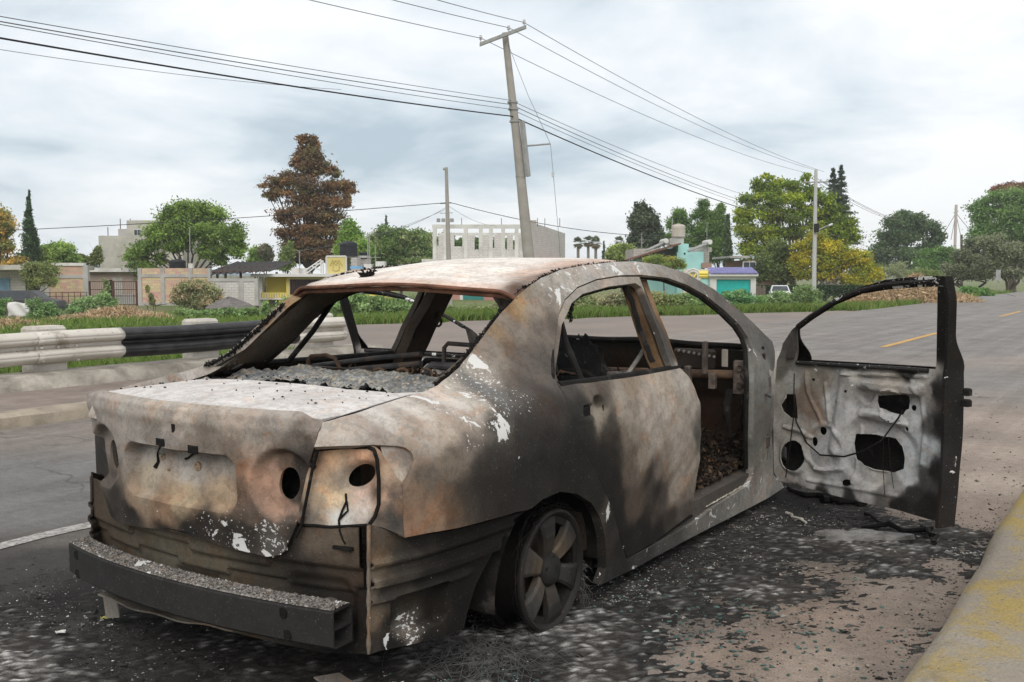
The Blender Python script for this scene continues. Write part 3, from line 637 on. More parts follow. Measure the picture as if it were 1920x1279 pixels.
CO = Surf('side', lambda y, z: S(y, z)-.045+.022*sstep(.006, -.002, np.abs(z-.40)-.012)*sstep(-.3, -.35, y)-.0+.016*sstep(.006, -.002, np.abs(z-.455)-.008)+.014*sstep(.006, -.002, np.abs(z-.345)-.007)*sstep(-.45, -.5, y)*sstep(-.4, -.45, y)-.05*sstep(.005, -.006, rbox(y, z, CH[0], CH[1], .105, .065, .02)))
cob = Surf('side', lambda y, z: S(y, z)-.045)
CH = tuple(cob.px([(790,1143)])[0])
cpx = [(690,982),(720,992),(759,1008),(800,1003),(859,993),(910,980),(950,968),(985,960),(960,975),(948,1000),(934,1020),(907,1067),(893,1095),(884,1123),(876,1150),(870,1179),(806,1200),(750,1213),(711,1221),(690,1228)]
ct = [(715,1010,120,105,90),(720,1060,140,120,95),(700,1080,150,135,115,.4),(705,1150,150,130,105,.3),(735,1100,84,76,68),(780,1030,70,64,58,.3),(760,1055,92,84,76,.35),(840,1020,54,50,46,.2),(900,1000,50,46,43),(930,985,56,50,45),(850,1070,48,45,42),(800,1090,56,52,48,.3),(790,1120,90,78,62,.3),(780,1172,120,110,98,.9),(765,1185,140,132,120,.9),(830,1150,70,58,48,.3),(740,1160,60,54,48,.2),(730,1210,62,56,52,.4),(860,1120,44,42,40),(850,1170,52,48,44,.2),(800,1195,58,53,48,.4),(700,1210,90,82,74,.3)]
corner = panel('corner_panel', CO, cob.px(cpx), [], .007, [M_LID, M_DARK], car, (1, 0, 0), .008, tones(cob, ct, KV*1.7), .02, 2.2)
mirror(corner, 'corner_panel', car, (.05, .043, .036), .1, .12)
mb = MB(); vp = [cob.to3(cob.px([(691,v)]))[0]+[.004, -.004, 0] for v in range(985, 1226, 20)]
mb.tube(vp, [.006+.002*math.sin(i*3) for i in range(len(vp))], 6); o = mb.build('weld_flange', M_DARK, corner, True); paint(o, (.19, .155, .12), .4, .4)

# ---- bumper beam: an open box section, bowed, ash on top
mb = MB(); rings = []; bz0, bz1 = None, None
bpL, bpR = Surf('rear', lambda x, z: -.955+0*np.asarray(x)), None
def beam_y(x): return -1.045+.235*x*x
zt = [.343, .225]
xs = np.linspace(-.69, .657, 41)
def beam_z(x): return .206+.018*(1-(x/.69)**2)
BH = .117
for x in xs:
    y = beam_y(x); r = .008; z0 = beam_z(x); z1 = z0+BH
    rings.append([(x, y, z0+r), (x, y, z1-r), (x, y+r, z1), (x, y+.085, z1), (x, y+.085, z0), (x, y+r, z0)])
mb.loft(rings)
inner = [[(x, beam_y(x)+.006, beam_z(x)+.006), (x, beam_y(x)+.006, beam_z(x)+BH-.006), (x, beam_y(x)+.079, beam_z(x)+BH-.006), (x, beam_y(x)+.079, beam_z(x)+.006)] for x in xs]
mb.loft(inner)
mb.loft([[(x, beam_y(x)+.007, beam_z(x)+.056), (x, beam_y(x)+.078, beam_z(x)+.056), (x, beam_y(x)+.078, beam_z(x)+.062), (x, beam_y(x)+.007, beam_z(x)+.062)] for x in xs], True, True)
for k in (0, -1):                            # end lips
    a, b = rings[k], inner[k]; mb.add(a+b, [(0,1,7,6),(1,2,7),(2,3,8,7),(3,4,9,8),(4,5,6,9),(5,0,6)])
beam = mb.build('bumper_beam', M_BEAM, car); me = beam.data
co = np.zeros(len(me.vertices)*3); me.vertices.foreach_get('co', co); co = co.reshape(-1, 3)
set_col(me, np.concatenate([np.tile(np.array([[.030, .029, .028]]), (len(co), 1)), np.full((len(co), 1), .08)], 1))
mb = MB(); vs = []; rg = np.random.default_rng(3)   # ash bed lying on the beam
nx = 420; 
for i in range(nx):
    x = -.685+1.338*i/(nx-1)
    for j in range(20): vs.append((x, beam_y(x)+.002+.081*j/19+rg.normal(0, .0006), beam_z(x)+BH+.0012+rg.random()**2*.0065*(1 if 0 < j < 19 else 0)))
mb.add(vs, [(i*20+j, i*20+j+1, (i+1)*20+j+1, (i+1)*20+j) for i in range(nx-1) for j in range(19)])
ab = mb.build('ash_layer', M_ASH, beam, True); n_ = len(ab.data.vertices)
set_col(ab.data, np.concatenate([np.clip(np.tile(np.array([[.25, .232, .21]]), (n_, 1))*rg.uniform(.12, 1.5, (n_, 1))**1.3, 0, .7), np.full((n_, 1), .5)], 1))
mb = MB()
for x, z in ((.495, .303), (.507, .236), (-.59, .298), (-.585, .23)): mb.lathe([(.0005, -.0015), (.017, -.0015), (.018, .002)], (x, beam_y(x)-.001, z), 'y', 16)
mb.build('bolt_hole', M_SOOT, beam)
for s in (1, -1):
    mb = MB(); mb.lathe([(.055, 0), (.05, .03), (.045, .12)], (s*.54, beam_y(.54)+.08, .265), 'y', 14); o = mb.build('crash_box', M_DARK, beam, True); paint(o, (.11, .10, .09), .3, .3)
mb = MB(); rg = np.random.default_rng(5)     # thin strip of a lost panel hanging below the beam
mb.loft([[(x, -.93+.05*math.sin(x*4), .21-.055*math.cos((x-.1)*2.1)+.004*math.sin(x*30)), (x, -.87+.05*math.sin(x*4), .205-.055*math.cos((x-.1)*2.1)), (x, -.87+.05*math.sin(x*4), .199-.055*math.cos((x-.1)*2.1)), (x, -.93+.05*math.sin(x*4), .204-.055*math.cos((x-.1)*2.1)+.004*math.sin(x*30))] for x in np.linspace(-.45, .35, 30)], True, True)
o = mb.build('hanging_strip', M_DARK, car); paint(o, (.22, .2, .17), .4, .4)
mb = MB(); mb.loft([[(-.62+.03*t, -.86, .03+.19*(1-t)), (-.50+.02*t, -.88, .06+.16*(1-t))] for i in (0,) for t in np.linspace(0, 1, 6)], closed=False)
o = mb.build('hanging_flap', M_DARK, car); so = o.modifiers.new('thick', 'SOLIDIFY'); so.thickness = .004; paint(o, (.2, .185, .16), .3, .4)
mb = MB(); mb.loft([[(.56+.18*t, -.93+.12*t*t, .10-.07*t+.0*k) for t in np.linspace(0, 1, 8)] if k == 0 else [(.58+.18*t, -.84+.12*t*t, .085-.075*t) for t in np.linspace(0, 1, 8)] for k in (0, 1)], closed=False)
o = mb.build('hanging_flap', M_DARK, car); so = o.modifiers.new('thick', 'SOLIDIFY'); so.thickness = .005; paint(o, (.16, .14, .12), .3, .4)

# ---- inside: floor, boot bulkhead, ash on the parcel shelf, seat frames, scuttle and cross-car tube
def rough_sheet(name, x0, x1, y0, y1, zf, nx, ny, amp, mat, parent, rgb, flake=.2, seed=0, spread=.6):
    rg = np.random.default_rng(seed); mb = MB()
    for i in range(nx):
        for j in range(ny):
            x = x0+(x1-x0)*i/(nx-1); y = y0+(y1-y0)*j/(ny-1); mb.v.append((x, y, zf(x, y)+amp*(rg.random()**2)))
    mb.f = [[i*ny+j, (i+1)*ny+j, (i+1)*ny+j+1, i*ny+j+1] for i in range(nx-1) for j in range(ny-1)]; mb.m = [0]*len(mb.f)
    o = mb.build(name, mat, parent, rec=False); n = len(o.data.vertices)
    c = np.tile(np.array(rgb)[None], (n, 1))*rg.uniform(1-spread, 1+spread, (n, 1)); set_col(o.data, np.concatenate([np.clip(c, 0, .7), np.full((n, 1), flake)], 1)); return o
boot_floor = rough_sheet('boot_floor', -.60, .60, -.80, .40, lambda x, y: .205, 30, 40, .03, M_DARK, car, (.03, .024, .02), .05, 2, .6)
floor_o = rough_sheet('floor_pan', -.78, .78, .42, 2.35, lambda x, y: .205+.02*math.sin(x*9)*math.sin(y*7), 60, 90, .05, M_DARK, car, (.05, .035, .024), .05, 1, .8)
mb = MB(); mb.box((-.62, -.80, .12), (.62, .4, .17)); mb.box((-.78, .4, .12), (.78, 2.5, .17)); mb.build('underbody', M_SOOT, car)
for s in (1, -1):                            # wheel houses and boot side linings
    mb = MB(); ang = np.linspace(-.1, math.pi+.1, 24)
    mb.loft([[(s*x, .0+.365*math.cos(a), .20+.33*math.sin(a)) for a in ang] for x in (.835, .5)], closed=False)
    mb.add([(s*.5, .365*math.cos(a), .20+.33*math.sin(a)) for a in ang]+[(s*.5, 0, .1)], [tuple(range(len(ang)+1))])
    mb.build('wheel_house', M_SOOT, car, True)
mb = MB(); mb.box((-.78, .32, .2), (.78, .36, .86)); o = mb.build('boot_bulkhead', M_DARK, car); paint(o, (.05, .035, .025), .1, .5)
mb = MB(); mb.box((-.62, -.80, .18), (.62, -.77, .72)); o = mb.build('boot_inner_wall', M_SOOT, car)
def shelf_z(x, y): return .866-.03*sstep(.1, .35, y)+.012*math.sin(x*11+y*7)*math.sin(y*17)+.02*sstep(.42, .62, abs(x))*0
rg = np.random.default_rng(8); mb = MB(); nx, ny = 190, 80
for i in range(nx):
    x = -.635+1.27*i/(nx-1); yb = -.155-.24*(x/.6)**2-.075
    for j in range(ny):
        y = yb+(.34-yb)*j/(ny-1)
        lump = .016*max(0, math.sin(x*31+3*math.sin(y*19))*math.sin(y*37+2*math.sin(x*23)))+.010*abs(math.sin(x*67+y*31))*abs(math.sin(y*83-x*17))
        mb.v.append((x, y, shelf_z(x, y)+lump*.7+rg.random()**2*.006+.010*float(vnoise(np.array(x*21.), np.array(y*23.), 2))+.005*float(vnoise(np.array(x*55.), np.array(y*61.), 3))))
mb.f = [[i*ny+j, (i+1)*ny+j, (i+1)*ny+j+1, i*ny+j+1] for i in range(nx-1) for j in range(ny-1)]; mb.m = [0]*len(mb.f)
sh = mb.build('parcel_shelf_ash', M_ASH, car, rec=False); n_ = len(mb.v); V_ = np.array(mb.v)
t_ = .5+.5*np.sin(V_[:, 0]*17+2*np.sin(V_[:, 1]*23))*np.sin(V_[:, 1]*29)
c_ = np.where(rg.random((n_, 1)) < .16, np.array([[.46, .40, .30]]), (np.array([[.17, .185, .195]])*(1-t_[:, None])+np.array([[.33, .34, .33]])*t_[:, None]))*rg.uniform(.55, 1.25, (n_, 1))
set_col(sh.data, np.concatenate([c_, np.full((n_, 1), .3)], 1))
rust2 = worn('bare_rusted_tube', (.13, .08, .05), .5, 15, .8, (.06, .05, .045), .8, 9, .4, 90)
grey2 = worn('burnt_tube', (.07, .07, .072), .4, 15, .7, (.16, .10, .06), .4, 9, .3, 90)
def cpt(u, v, y): d = ray_car(u, v); return CC+d*((y-CC[1])/d[1])
mb = MB(); Y0 = .34
for px_, r in (([(578,722),(578,676),(583,668),(612,666),(628,672),(637,690),(642,706)], .010), ([(873,690),(836,688),(834,700)], .0) , ([(714,701),(722,690),(750,688),(770,694),(775,706)], .0)):
    if r: mb.tube([cpt(u, v, Y0) for u, v in px_], r, 8)
hl = mb.build('seat_frame', rust2, car, True)
mb = MB()
mb.tube([cpt(u, v, .42) for u, v in ((832,690),(833,652),(840,644),(880,647),(905,650))], .010, 8)
mb.tube([cpt(u, v, .36) for u, v in ((801,706),(802,692),(810,685),(850,687),(905,692))], .017, 8)
mb.tube([cpt(u, v, .45) for u, v in ((560,690),(700,672),(790,664))], .012, 8)
mb.tube([cpt(u, v, .40) for u, v in ((600,700),(700,690),(790,682))], .014, 8)
mb.build('headrest_bar', grey2, hl, True)
mb = MB()
for u0 in (700, 744, 788):
    mb.tube([cpt(u0, 706, .30), cpt(u0+2, 694, .30), cpt(u0+12, 691, .30), cpt(u0+20, 695, .30), cpt(u0+22, 706, .30)], .008 if u0 < 780 else .004, 6)
mb.build('shelf_bracket', rust2, hl, True)
for s, y0 in ((1, 1.05), (-1, 1.15)):        # front seats, burnt to spring frames
    mb = MB(); x0 = .38*s
    mb.tube([(x0-.22, y0+.42, .32), (x0-.22, y0+.02, .36), (x0-.21, y0-.16, .78), (x0-.12, y0-.19, .84), (x0+.12, y0-.19, .84), (x0+.21, y0-.16, .78), (x0+.22, y0+.02, .36), (x0+.22, y0+.42, .32)], .016, 8)
    mb.tube([(x0-.22, y0+.42, .32), (x0+.22, y0+.42, .32)], .014, 8)
    for k in range(7): z = .42+.05*k; y = y0-.02-.11*k/6; mb.tube([(x0-.20, y, z), (x0-.08, y+.02, z-.01), (x0+.08, y+.02, z-.01), (x0+.20, y, z)], .004, 5)
    for k in range(5): y = y0+.06+.08*k; mb.tube([(x0-.21, y, .35), (x0, y, .32), (x0+.21, y, .35)], .004, 5)
    mb.build('front_seat_frame', M_SOOT, car, True)
def blob(name, c, rx, ry, rz, mat, parent, seed, rgb=None, n=18, rough_=.18, flat=.0):
    rg = np.random.default_rng(seed); mb = MB(); ph = rg.random(6)*6
    rings = []
    for i in range(1, n):
        a = math.pi*i/n; ring = []
        for k in range(n*2):
            b = math.pi*k/n; q = 1+rough_*(math.sin(3*a+ph[0])*math.sin(2*b+ph[1])+.6*math.sin(5*a+ph[2])*math.sin(5*b+ph[3]))+rough_*.35*rg.normal()
            e_ = .6; sx = math.copysign(abs(math.cos(b))**e_, math.cos(b)); sy = math.copysign(abs(math.sin(b))**e_, math.sin(b)); sa = math.sin(a)**.7
            ring.append((c[0]+rx*q*sa*sx, c[1]+ry*q*sa*sy, c[2]+rz*q*math.copysign(abs(math.cos(a))**.7, math.cos(a))))
        rings.append(ring)
    mb.loft(rings, True, True); o = mb.build(name, mat, parent)
    if rgb: paint(o, rgb, .3, .5, seed)
    return o
blob('charred_seat_back', (.23, 1.24, .74), .16, .08, .21, M_DARK, car, 4, (.03, .03, .03))
blob('charred_seat_cushion', (.42, 1.22, .62), .30, .22, .10, M_DARK, car, 5, (.045, .042, .04))
blob('melted_trim', (.50, 1.28, .76), .15, .06, .04, M_DARK, car, 6, (.22, .22, .22))
mb = MB(); mb.tube([cpt(1222, 630, 1.22), cpt(1200, 668, 1.15), cpt(1174, 706, 1.08)], .011, 6); mb.build('seat_belt', worn('scorched_webbing', (.36, .33, .30), .3, 40), car)
SC = Surf('rear', lambda x, z: 2.36-.10*sstep(.55, .85, z)-.10*np.asarray(x)**2+.10*sstep(.25, .1, z)*0+.02*sstep(.015, -.01, rbox(np.asarray(x, float), z, .3, .45, .3, .12, .05)))
sc_o = [(-.84, .14), (.84, .14), (.86, .83), (.5, .855), (0, .875), (-.5, .86), (-.86, .83)]
sct = np.array([[x, z, *({0: (.02, .016, .013), 1: (.045, .027, .018), 2: (.07, .042, .026), 3: (.055, .045, .035), 4: (.022, .02, .018)}[k]), .1] for x in (-.7, -.3, .1, .5, .75) for k, z in enumerate((.17, .38, .55, .72, .85))])
scut = panel('bulkhead', SC, sc_o, [], .02, [M_DARK], car, (0, -1, 0), .02, (sct[:, :2], sct[:, 2:]), .06, 1.5)
mb = MB(); mb.tube([(x, 2.24, .852+.022*(1-(x/.8)**2)+.004*math.sin(x*11)) for x in np.linspace(-.84, .84, 20)], .018, 8); mb.build('scuttle_edge', M_SOOT, scut, True)
mb = MB(); A_, B_ = cpt(1268, 700, 2.1), cpt(1412, 704, 2.1); mb.tube([A_-(B_-A_)*6, A_, B_], .026, 12); tb_ = mb.build('cross_tube', rust2, car, True)
mb = MB()
for u, v0, v1, w_ in ((1290, 686, 740, .018), (1336, 700, 728, .02), (1388, 676, 738, .034), (1322, 640, 700, .012)):
    a, b = cpt(u, v0, 2.06), cpt(u, v1, 2.06); mb.cham((a[0]-w_, a[1]-.02, b[2]), (a[0]+w_, a[1]+.02, a[2]), .006)
for u, v in ((1388, 690), (1388, 722)): a = cpt(u, v, 2.03); mb.lathe([(.016, -.012), (.017, .0), (.010, .0)], tuple(a), 'y', 12)
mb.build('tube_bracket', worn('scaled_bracket', (.15, .12, .10), .5, 30, .85, (.04, .03, .03), .8, 12), tb_)
mb = MB(); a, b = cpt(1268, 652, 2.2), cpt(1345, 690, 2.2); mb.cham((a[0], a[1]-.05, b[2]), (b[0], a[1], a[2]), .012)
blw = mb.build('blower_case', M_DARK, car); paint(blw, (.05, .042, .036), .1, .4)
mb = MB()
for k in range(8): u = 1273+9.5*k; p = cpt(u, 657+k*1.7, 2.145); mb.lathe([(.0075, -.007), (.008, 0)], tuple(p), 'y', 10, True)
mb.build('rivet', worn('rivet', (.3, .28, .25), .2), blw)
mb = MB(); p = cpt(1359, 672, 2.1); mb.cham((p[0]-.018, p[1]-.006, p[2]-.045), (p[0]+.018, p[1]+.006, p[2]+.05), .005); mb.build('white_tab', worn('chalky_metal', (.36, .33, .28), .15), tb_)
mb = MB(); mb.tube([cpt(1370, 735, 2.08), cpt(1362, 765, 2.0), cpt(1366, 800, 2.0), cpt(1372, 835, 2.1)], [.03, .02, .014, .01], 8); mb.tube([cpt(1392, 738, 2.0), cpt(1390, 790, 2.0), cpt(1396, 820, 2.1)], .006, 6); mb.build('burnt_loom', M_SOOT, car, True)
mb = MB(); rg = np.random.default_rng(21)    # crumbled upholstery in the footwell
for k in range(2200):
    x = rg.uniform(.15, .8); y = rg.uniform(1.35, 2.28); z = .225+.17*sstep(1.75, 2.3, y)*rg.random()+rg.random()*.03; q = rg.uniform(.003, .013)
    t = rg.normal(0, 1, (5, 3))*q; mb.add([(x+a, y+b, z+c) for a, b, c in t], [(0,1,2),(0,2,3),(0,3,4),(1,2,4)])
fw = mb.build('footwell_char', M_DARK, car); n_ = len(fw.data.vertices); c_ = np.where(rg.random((n_, 1)) < .22, np.array([[.15, .10, .06]]), np.array([[.022, .018, .016]]))*rg.uniform(.5, 1.3, (n_, 1)); set_col(fw.data, np.concatenate([c_, np.full((n_, 1), .1)], 1)); fw['kind'] = 'stuff'
mb = MB(); sl = SIDE.px([(1330,953),(1365,933),(1400,913),(1425,897)])   # sill ledge dusted with ash
L_ = SIDE.to3(sl); vs = []
rg = np.random.default_rng(2)
for i, t in enumerate(np.linspace(0, 1, 40)):
    p = np.array([np.interp(t*3, range(4), L_[:, k]) for k in range(3)])
    for j in range(9): vs.append((p[0]-.012-.105*j/8, p[1], p[2]+.002+.004*math.sin(j)+rg.random()*.007))
mb.add(vs, [(i*9+j, i*9+j+1, (i+1)*9+j+1, (i+1)*9+j) for i in range(39) for j in range(8)])
o = mb.build('sill_ash', M_ASH, body); n_ = len(o.data.vertices); set_col(o.data, np.concatenate([np.clip(np.array([[.52, .48, .40]])*rg.uniform(.5, 1.2, (n_, 1)), 0, .75), np.full((n_, 1), .4)], 1))
mb = MB(); mb.box((-.845, -.3+.75, .10), (-.72, 2.3, .215)); mb.box((.72, .45, .10), (.845, 2.3, .205)); o = mb.build('sill_box', M_DARK, car); paint(o, (.10, .09, .08), .3, .4)

mb = MB(); rg = np.random.default_rng(61)     # loose wiring left hanging about the scuttle and along the floor
for k in range(46):
    p0 = np.array([rg.uniform(-.5, .8), rg.uniform(1.9, 2.2), rg.uniform(.45, .78)]); dr = rg.uniform(.1, .4)
    mb.tube([p0+np.array([.12*math.sin(k+3*t)*t+rg.normal(0, .006), -.10*t*math.cos(k*1.7)+rg.normal(0, .006), -dr*t+.03*math.sin(4*t+k)]) for t in np.linspace(0, 1, 9)], rg.uniform(.002, .005), 5)
mb.build('hanging_wires', M_SOOT, car, True)['kind'] = 'stuff'
mb = MB()
for k in range(26):
    p0 = np.array([rg.uniform(-.65, .65), rg.uniform(.25, .6), rg.uniform(.80, .88)]); L = rg.uniform(.1, .35); a = rg.random()*6.28
    mb.tube([p0+np.array([L*(t-.5)*math.cos(a)+rg.normal(0, .006), L*(t-.5)*math.sin(a)*.4, .05*math.sin(math.pi*t)*rg.random()]) for t in np.linspace(0, 1, 7)], rg.uniform(.002, .005), 5)
mb.build('spring_wires', rust2, car, True)['kind'] = 'stuff'
# ---- wheels on bare rims
M_RIM = burnt('scorched_alloy', fine=60, chips=True, rust=.1, bump=.2, rough=.6)
def make_wheel():
    root = empty('wheel', (0, 0, 0)); root.parent = car
    mb = MB(); mb.lathe([(.170, -.012), (.196, -.010), (.204, .004), (.212, .008), (.222, .002), (.223, -.008), (.208, -.022), (.200, -.05), (.182, -.07), (.182, -.13), (.205, -.165), (.221, -.175), (.221, -.183), (.196, -.178), (.174, -.14), (.172, -.05), (.170, -.012)], (0, 0, 0), 'x', 56)
    rim = mb.build('rim', M_RIM, root, True); paint(rim, (.020, .018, .016), .2, .45, 1)
    for k in range(6):
        a = math.pi/6+k*math.pi/3+.12; mb = MB(); rings = []
        for r, w_, xo, th in ((.052, .030, -.014, .03), (.085, .033, -.004, .032), (.13, .040, .004, .03), (.17, .050, .002, .028), (.200, .060, -.006, .024)):
            ring = []
            for (dw, dx) in ((-1, -1), (-1, -.25), (-.72, 0), (.72, 0), (1, -.25), (1, -1)):
                ly = w_*dw; ring.append((xo+th*dx, r*math.cos(a)-ly*math.sin(a), r*math.sin(a)+ly*math.cos(a)))
            rings.append(ring)
        mb.loft(rings, True, True); sp = mb.build('spoke', M_RIM, root, False)
        tin, tout = [((.13, .095, .065), (.034, .032, .030)), ((.05, .042, .035), (.024, .023, .022)), ((.14, .105, .07), (.05, .045, .04)), ((.10, .085, .066), (.06, .058, .055)), ((.055, .048, .04), (.026, .025, .024)), ((.05, .046, .042), (.022, .021, .021))][k]
        co = np.zeros(len(sp.data.vertices)*3); sp.data.vertices.foreach_get('co', co); co = co.reshape(-1, 3); f_ = sstep(.07, .17, np.hypot(co[:, 1], co[:, 2]))[:, None]
        set_col(sp.data, np.concatenate([np.array(tin)*(1-f_)+np.array(tout)*f_, np.full((len(co), 1), .15)], 1))
    mb = MB(); mb.lathe([(.0005, .012), (.02, .014), (.034, .011), (.052, .004), (.062, -.01), (.066, -.04)], (0, 0, 0), 'x', 24); mb.build('hub', M_HUB, root, True)
    mb = MB()
    for k in range(5): a = 1.2566*k+.3; mb.lathe([(.0005, .006), (.009, .006), (.010, -.006)], (0, .045*math.cos(a), .045*math.sin(a)), 'x', 8)
    mb.build('wheel_nut', M_SOOT, root)
    mb = MB(); mb.lathe([(.0005, -.075), (.145, -.075), (.146, -.09), (.06, -.10), (.06, -.2)], (0, 0, 0), 'x', 32); o = mb.build('brake_disc', M_DARK, root, True); paint(o, (.09, .06, .04), .1, .4)
    mb = MB(); rg = np.random.default_rng(9)
    for k in range(170):                     # bead wires left of the burnt tyre
        a0 = rg.uniform(0, 6.28); ln = rg.uniform(.4, 2.2); r0 = rg.uniform(.223, .25); x0 = rg.uniform(-.19, -.12) if k < 150 else rg.uniform(-.02, .0)
        pts = []
        for t in np.linspace(0, 1, 9):
            a = a0+ln*t; r = r0+.012*math.sin(7*t+a0)+(.05*max(0, t-.8) if k % 5 == 0 else 0); r = min(r, .215/max(.2, -math.sin(a)) if math.sin(a) < -.2 else 9)
            pts.append((x0+.02*math.sin(5*t+k), r*math.cos(a), r*math.sin(a)))
        mb.tube(pts, .0013, 4, False)
    mb.build('tyre_wire', M_SOOT, root, True)['kind'] = 'stuff'
    return root
def copy_tree(o, parent=None):
    c = o.copy(); COL.objects.link(c); c.parent = parent if parent is not None else o.parent
    for ch in list(o.children): copy_tree(ch, c)
    return c
whl = make_wheel(); whl.location = (.838, .003, .222)
for loc, rz in (((-.838, .003, .222), math.pi), ((.83, 2.6, .235), 0), ((-.83, 2.6, .235), math.pi)):
    c = copy_tree(whl); c.location = loc; c.rotation_euler = (0, 0, rz)
mb = MB(); rg = np.random.default_rng(14)    # burst of loose tyre cord between rim and arch
for k in range(90):
    a = rg.uniform(-.6, 1.2); p0 = np.array([.80+rg.normal(0, .02), .22+rg.normal(0, .02), .12+rg.random()*.05]); L = rg.uniform(.06, .2)
    mb.tube([p0+np.array([rg.normal(0, .01), L*t*math.cos(a)*.6, L*t*math.sin(a)-.09*t*t]) for t in np.linspace(0, 1, 6)], .0009, 4, False)
mb.build('tyre_cord', worn('cord', (.16, .15, .14), .3), car)['kind'] = 'stuff'

# ---- front doors, swung open
TH_D = rad(67); HNG = np.array([.872, 2.2, 0.])
SV = np.array([math.sin(TH_D), -math.cos(TH_D), 0]); NV = np.array([math.cos(TH_D), math.sin(TH_D), 0])
def lean(z): return -.26*np.maximum(0, np.asarray(z, float)-.86)-.06*np.maximum(0, .5-np.asarray(z, float))**1.2
class DoorSurf:
    """door sheet in the door's own frame: (s along the door, z) -> (n, -s, z)"""
    def __init__(s, fn): s.fn = fn
    def to3(s, ab): ab = np.asarray(ab, float); return np.stack([s.fn(ab[:, 0], ab[:, 1]), -ab[:, 0], ab[:, 1]], 1)
    def px(s, pts):
        o = []
        for q in pts:
            d = ray_car(q[0], q[1]); t = ((HNG-CC)@NV)/(d@NV)
            for _ in range(12):
                P = CC+d*t; r_ = P-HNG; err = r_@NV-float(lean(r_[2])); t -= err/(d@NV)
            o.append(((P-HNG)@SV, P[2]))
        return np.array(o)
DB = DoorSurf(lambda s, z: lean(z))
fd_out = DB.px([(1457,675),(1468,644),(1485,618),(1520,590),(1564,561),(1612,539),(1660,525),(1704,520),(1768,518),(1776,560),(1774,640),(1770,700),(1768,760),(1766,850),(1762,920),(1756,978),(1678,955),(1590,936),(1503,912),(1459,901),(1451,885),(1450,806),(1453,719)])
fd_win = DB.px([(1494,677),(1495,618),(1520,599),(1564,571),(1612,551),(1660,543),(1704,539),(1758,537),(1757,600),(1754,692),(1690,688),(1600,683)])
fd_hol = [DB.px(h) for h in ([(1472,739),(1492,739),(1494,765),(1496,785),(1483,783),(1470,773),(1465,760)], [tuple(q) for q in ellipse(1490,854,23,29,.1,18)], [(1647,742),(1704,739),(1706,752),(1704,767),(1693,778),(1670,773),(1648,763),(1645,752)], [(1600,814),(1640,815),(1676,823),(1688,838),(1692,860),(1690,880),(1672,887),(1640,882),(1615,873),(1601,858),(1597,832)],
   [tuple(q) for q in ellipse(1544,808,6,8,0,10)], [tuple(q) for q in ellipse(1528,828,5,9,0,10)], [tuple(q) for q in ellipse(1588,905,10,6,.1,12)], [tuple(q) for q in ellipse(1700,805,4,5,0,8)], [tuple(q) for q in ellipse(1713,765,5,6,0,8)], [tuple(q) for q in ellipse(1525,712,3,3,0,8)], [tuple(q) for q in ellipse(1570,755,4,5,0,8)], [tuple(q) for q in ellipse(1592,733,3,3,0,8)], [tuple(q) for q in ellipse(1672,790,3,3,0,8)])]
rel = {k: DB.px(v) for k, v in dict(arm=[(1620,722),(1650,721),(1724,732),(1716,741)], rib=[(1592,712),(1585,760),(1572,840)], ring=[(1490,854)], cup=[(1625,740)], strap=[(1618,775),(1690,790)], hol=[(1645,850)], low=[(1540,860)]).items()}
def seg(s, z, a, b): 
    a, b = np.array(a), np.array(b); d = b-a; t = np.clip(((s-a[0])*d[0]+(z-a[1])*d[1])/(d@d), 0, 1); return np.hypot(s-a[0]-t*d[0], z-a[1]-t*d[1])
def door_n(s, z):
    s = np.asarray(s, float); z = np.asarray(z, float); o = lean(z)
    m = sstep(.03, .06, z-.13)*sstep(.86, .82, z)
    o = o-0.030*m*sstep(.07, .02, seg(s, z, rel['rib'][0], rel['rib'][2]))
    o = o-0.033*m*sstep(.035, .015, seg(s, z, rel['arm'][0], rel['arm'][2]))
    o = o+0.021*m*sstep(.05, .03, np.hypot(s-rel['cup'][0][0], z-rel['cup'][0][1]))
    o = o-0.018*m*sstep(.11, .085, np.hypot(s-rel['ring'][0][0], z-rel['ring'][0][1]))
    o = o-0.021*m*sstep(.03, .012, seg(s, z, rel['strap'][0], rel['strap'][1]))
    o = o+0.018*m*sstep(.19, .15, np.hypot((s-rel['hol'][0][0])*.8, z-rel['hol'][0][1]))
    o = o-0.015*m*sstep(.10, .0, np.hypot(s-rel['low'][0][0], z-rel['low'][0][1]))
    return o+m*.003*np.sin(s*40)*np.sin(z*37)
_dn = door_n
_beads = [[tuple(q) for q in DB.px(b)] for b in ([(1580,700),(1735,706)], [(1512,700),(1514,735),(1540,790)], [(1515,900),(1600,915),(1680,930)], [(1470,800),(1500,808),(1522,820)], [(1612,800),(1598,905)], [(1700,700),(1728,740),(1735,800),(1728,870)], [(1548,720),(1556,790)], [(1640,790),(1700,796)], [(1530,880),(1580,880)])]
_ctr = DB.px([(1490,854),(1645,850),(1675,760),(1548,840)])
def door_n(s, z):
    o = _dn(s, z); s = np.asarray(s, float); z = np.asarray(z, float); m = sstep(.03, .06, z-.13)*sstep(.86, .82, z)
    for k, b in enumerate(_beads):
        d = np.min([seg(s, z, p, q) for p, q in zip(b[:-1], b[1:])], 0); o = o-(.009 if k % 3 else .012)*m*sstep(.014, .004, d)
    for k, (r0, w_) in enumerate(((.052, .010), (.105, .014), (.075, .010), (.12, .02))):
        d = np.abs(np.hypot(s-_ctr[k][0], (z-_ctr[k][1])*(1 if k != 1 else 1.25))-r0); o = o-.010*m*sstep(w_, w_*.25, d)
    return o
DI = DoorSurf(door_n)
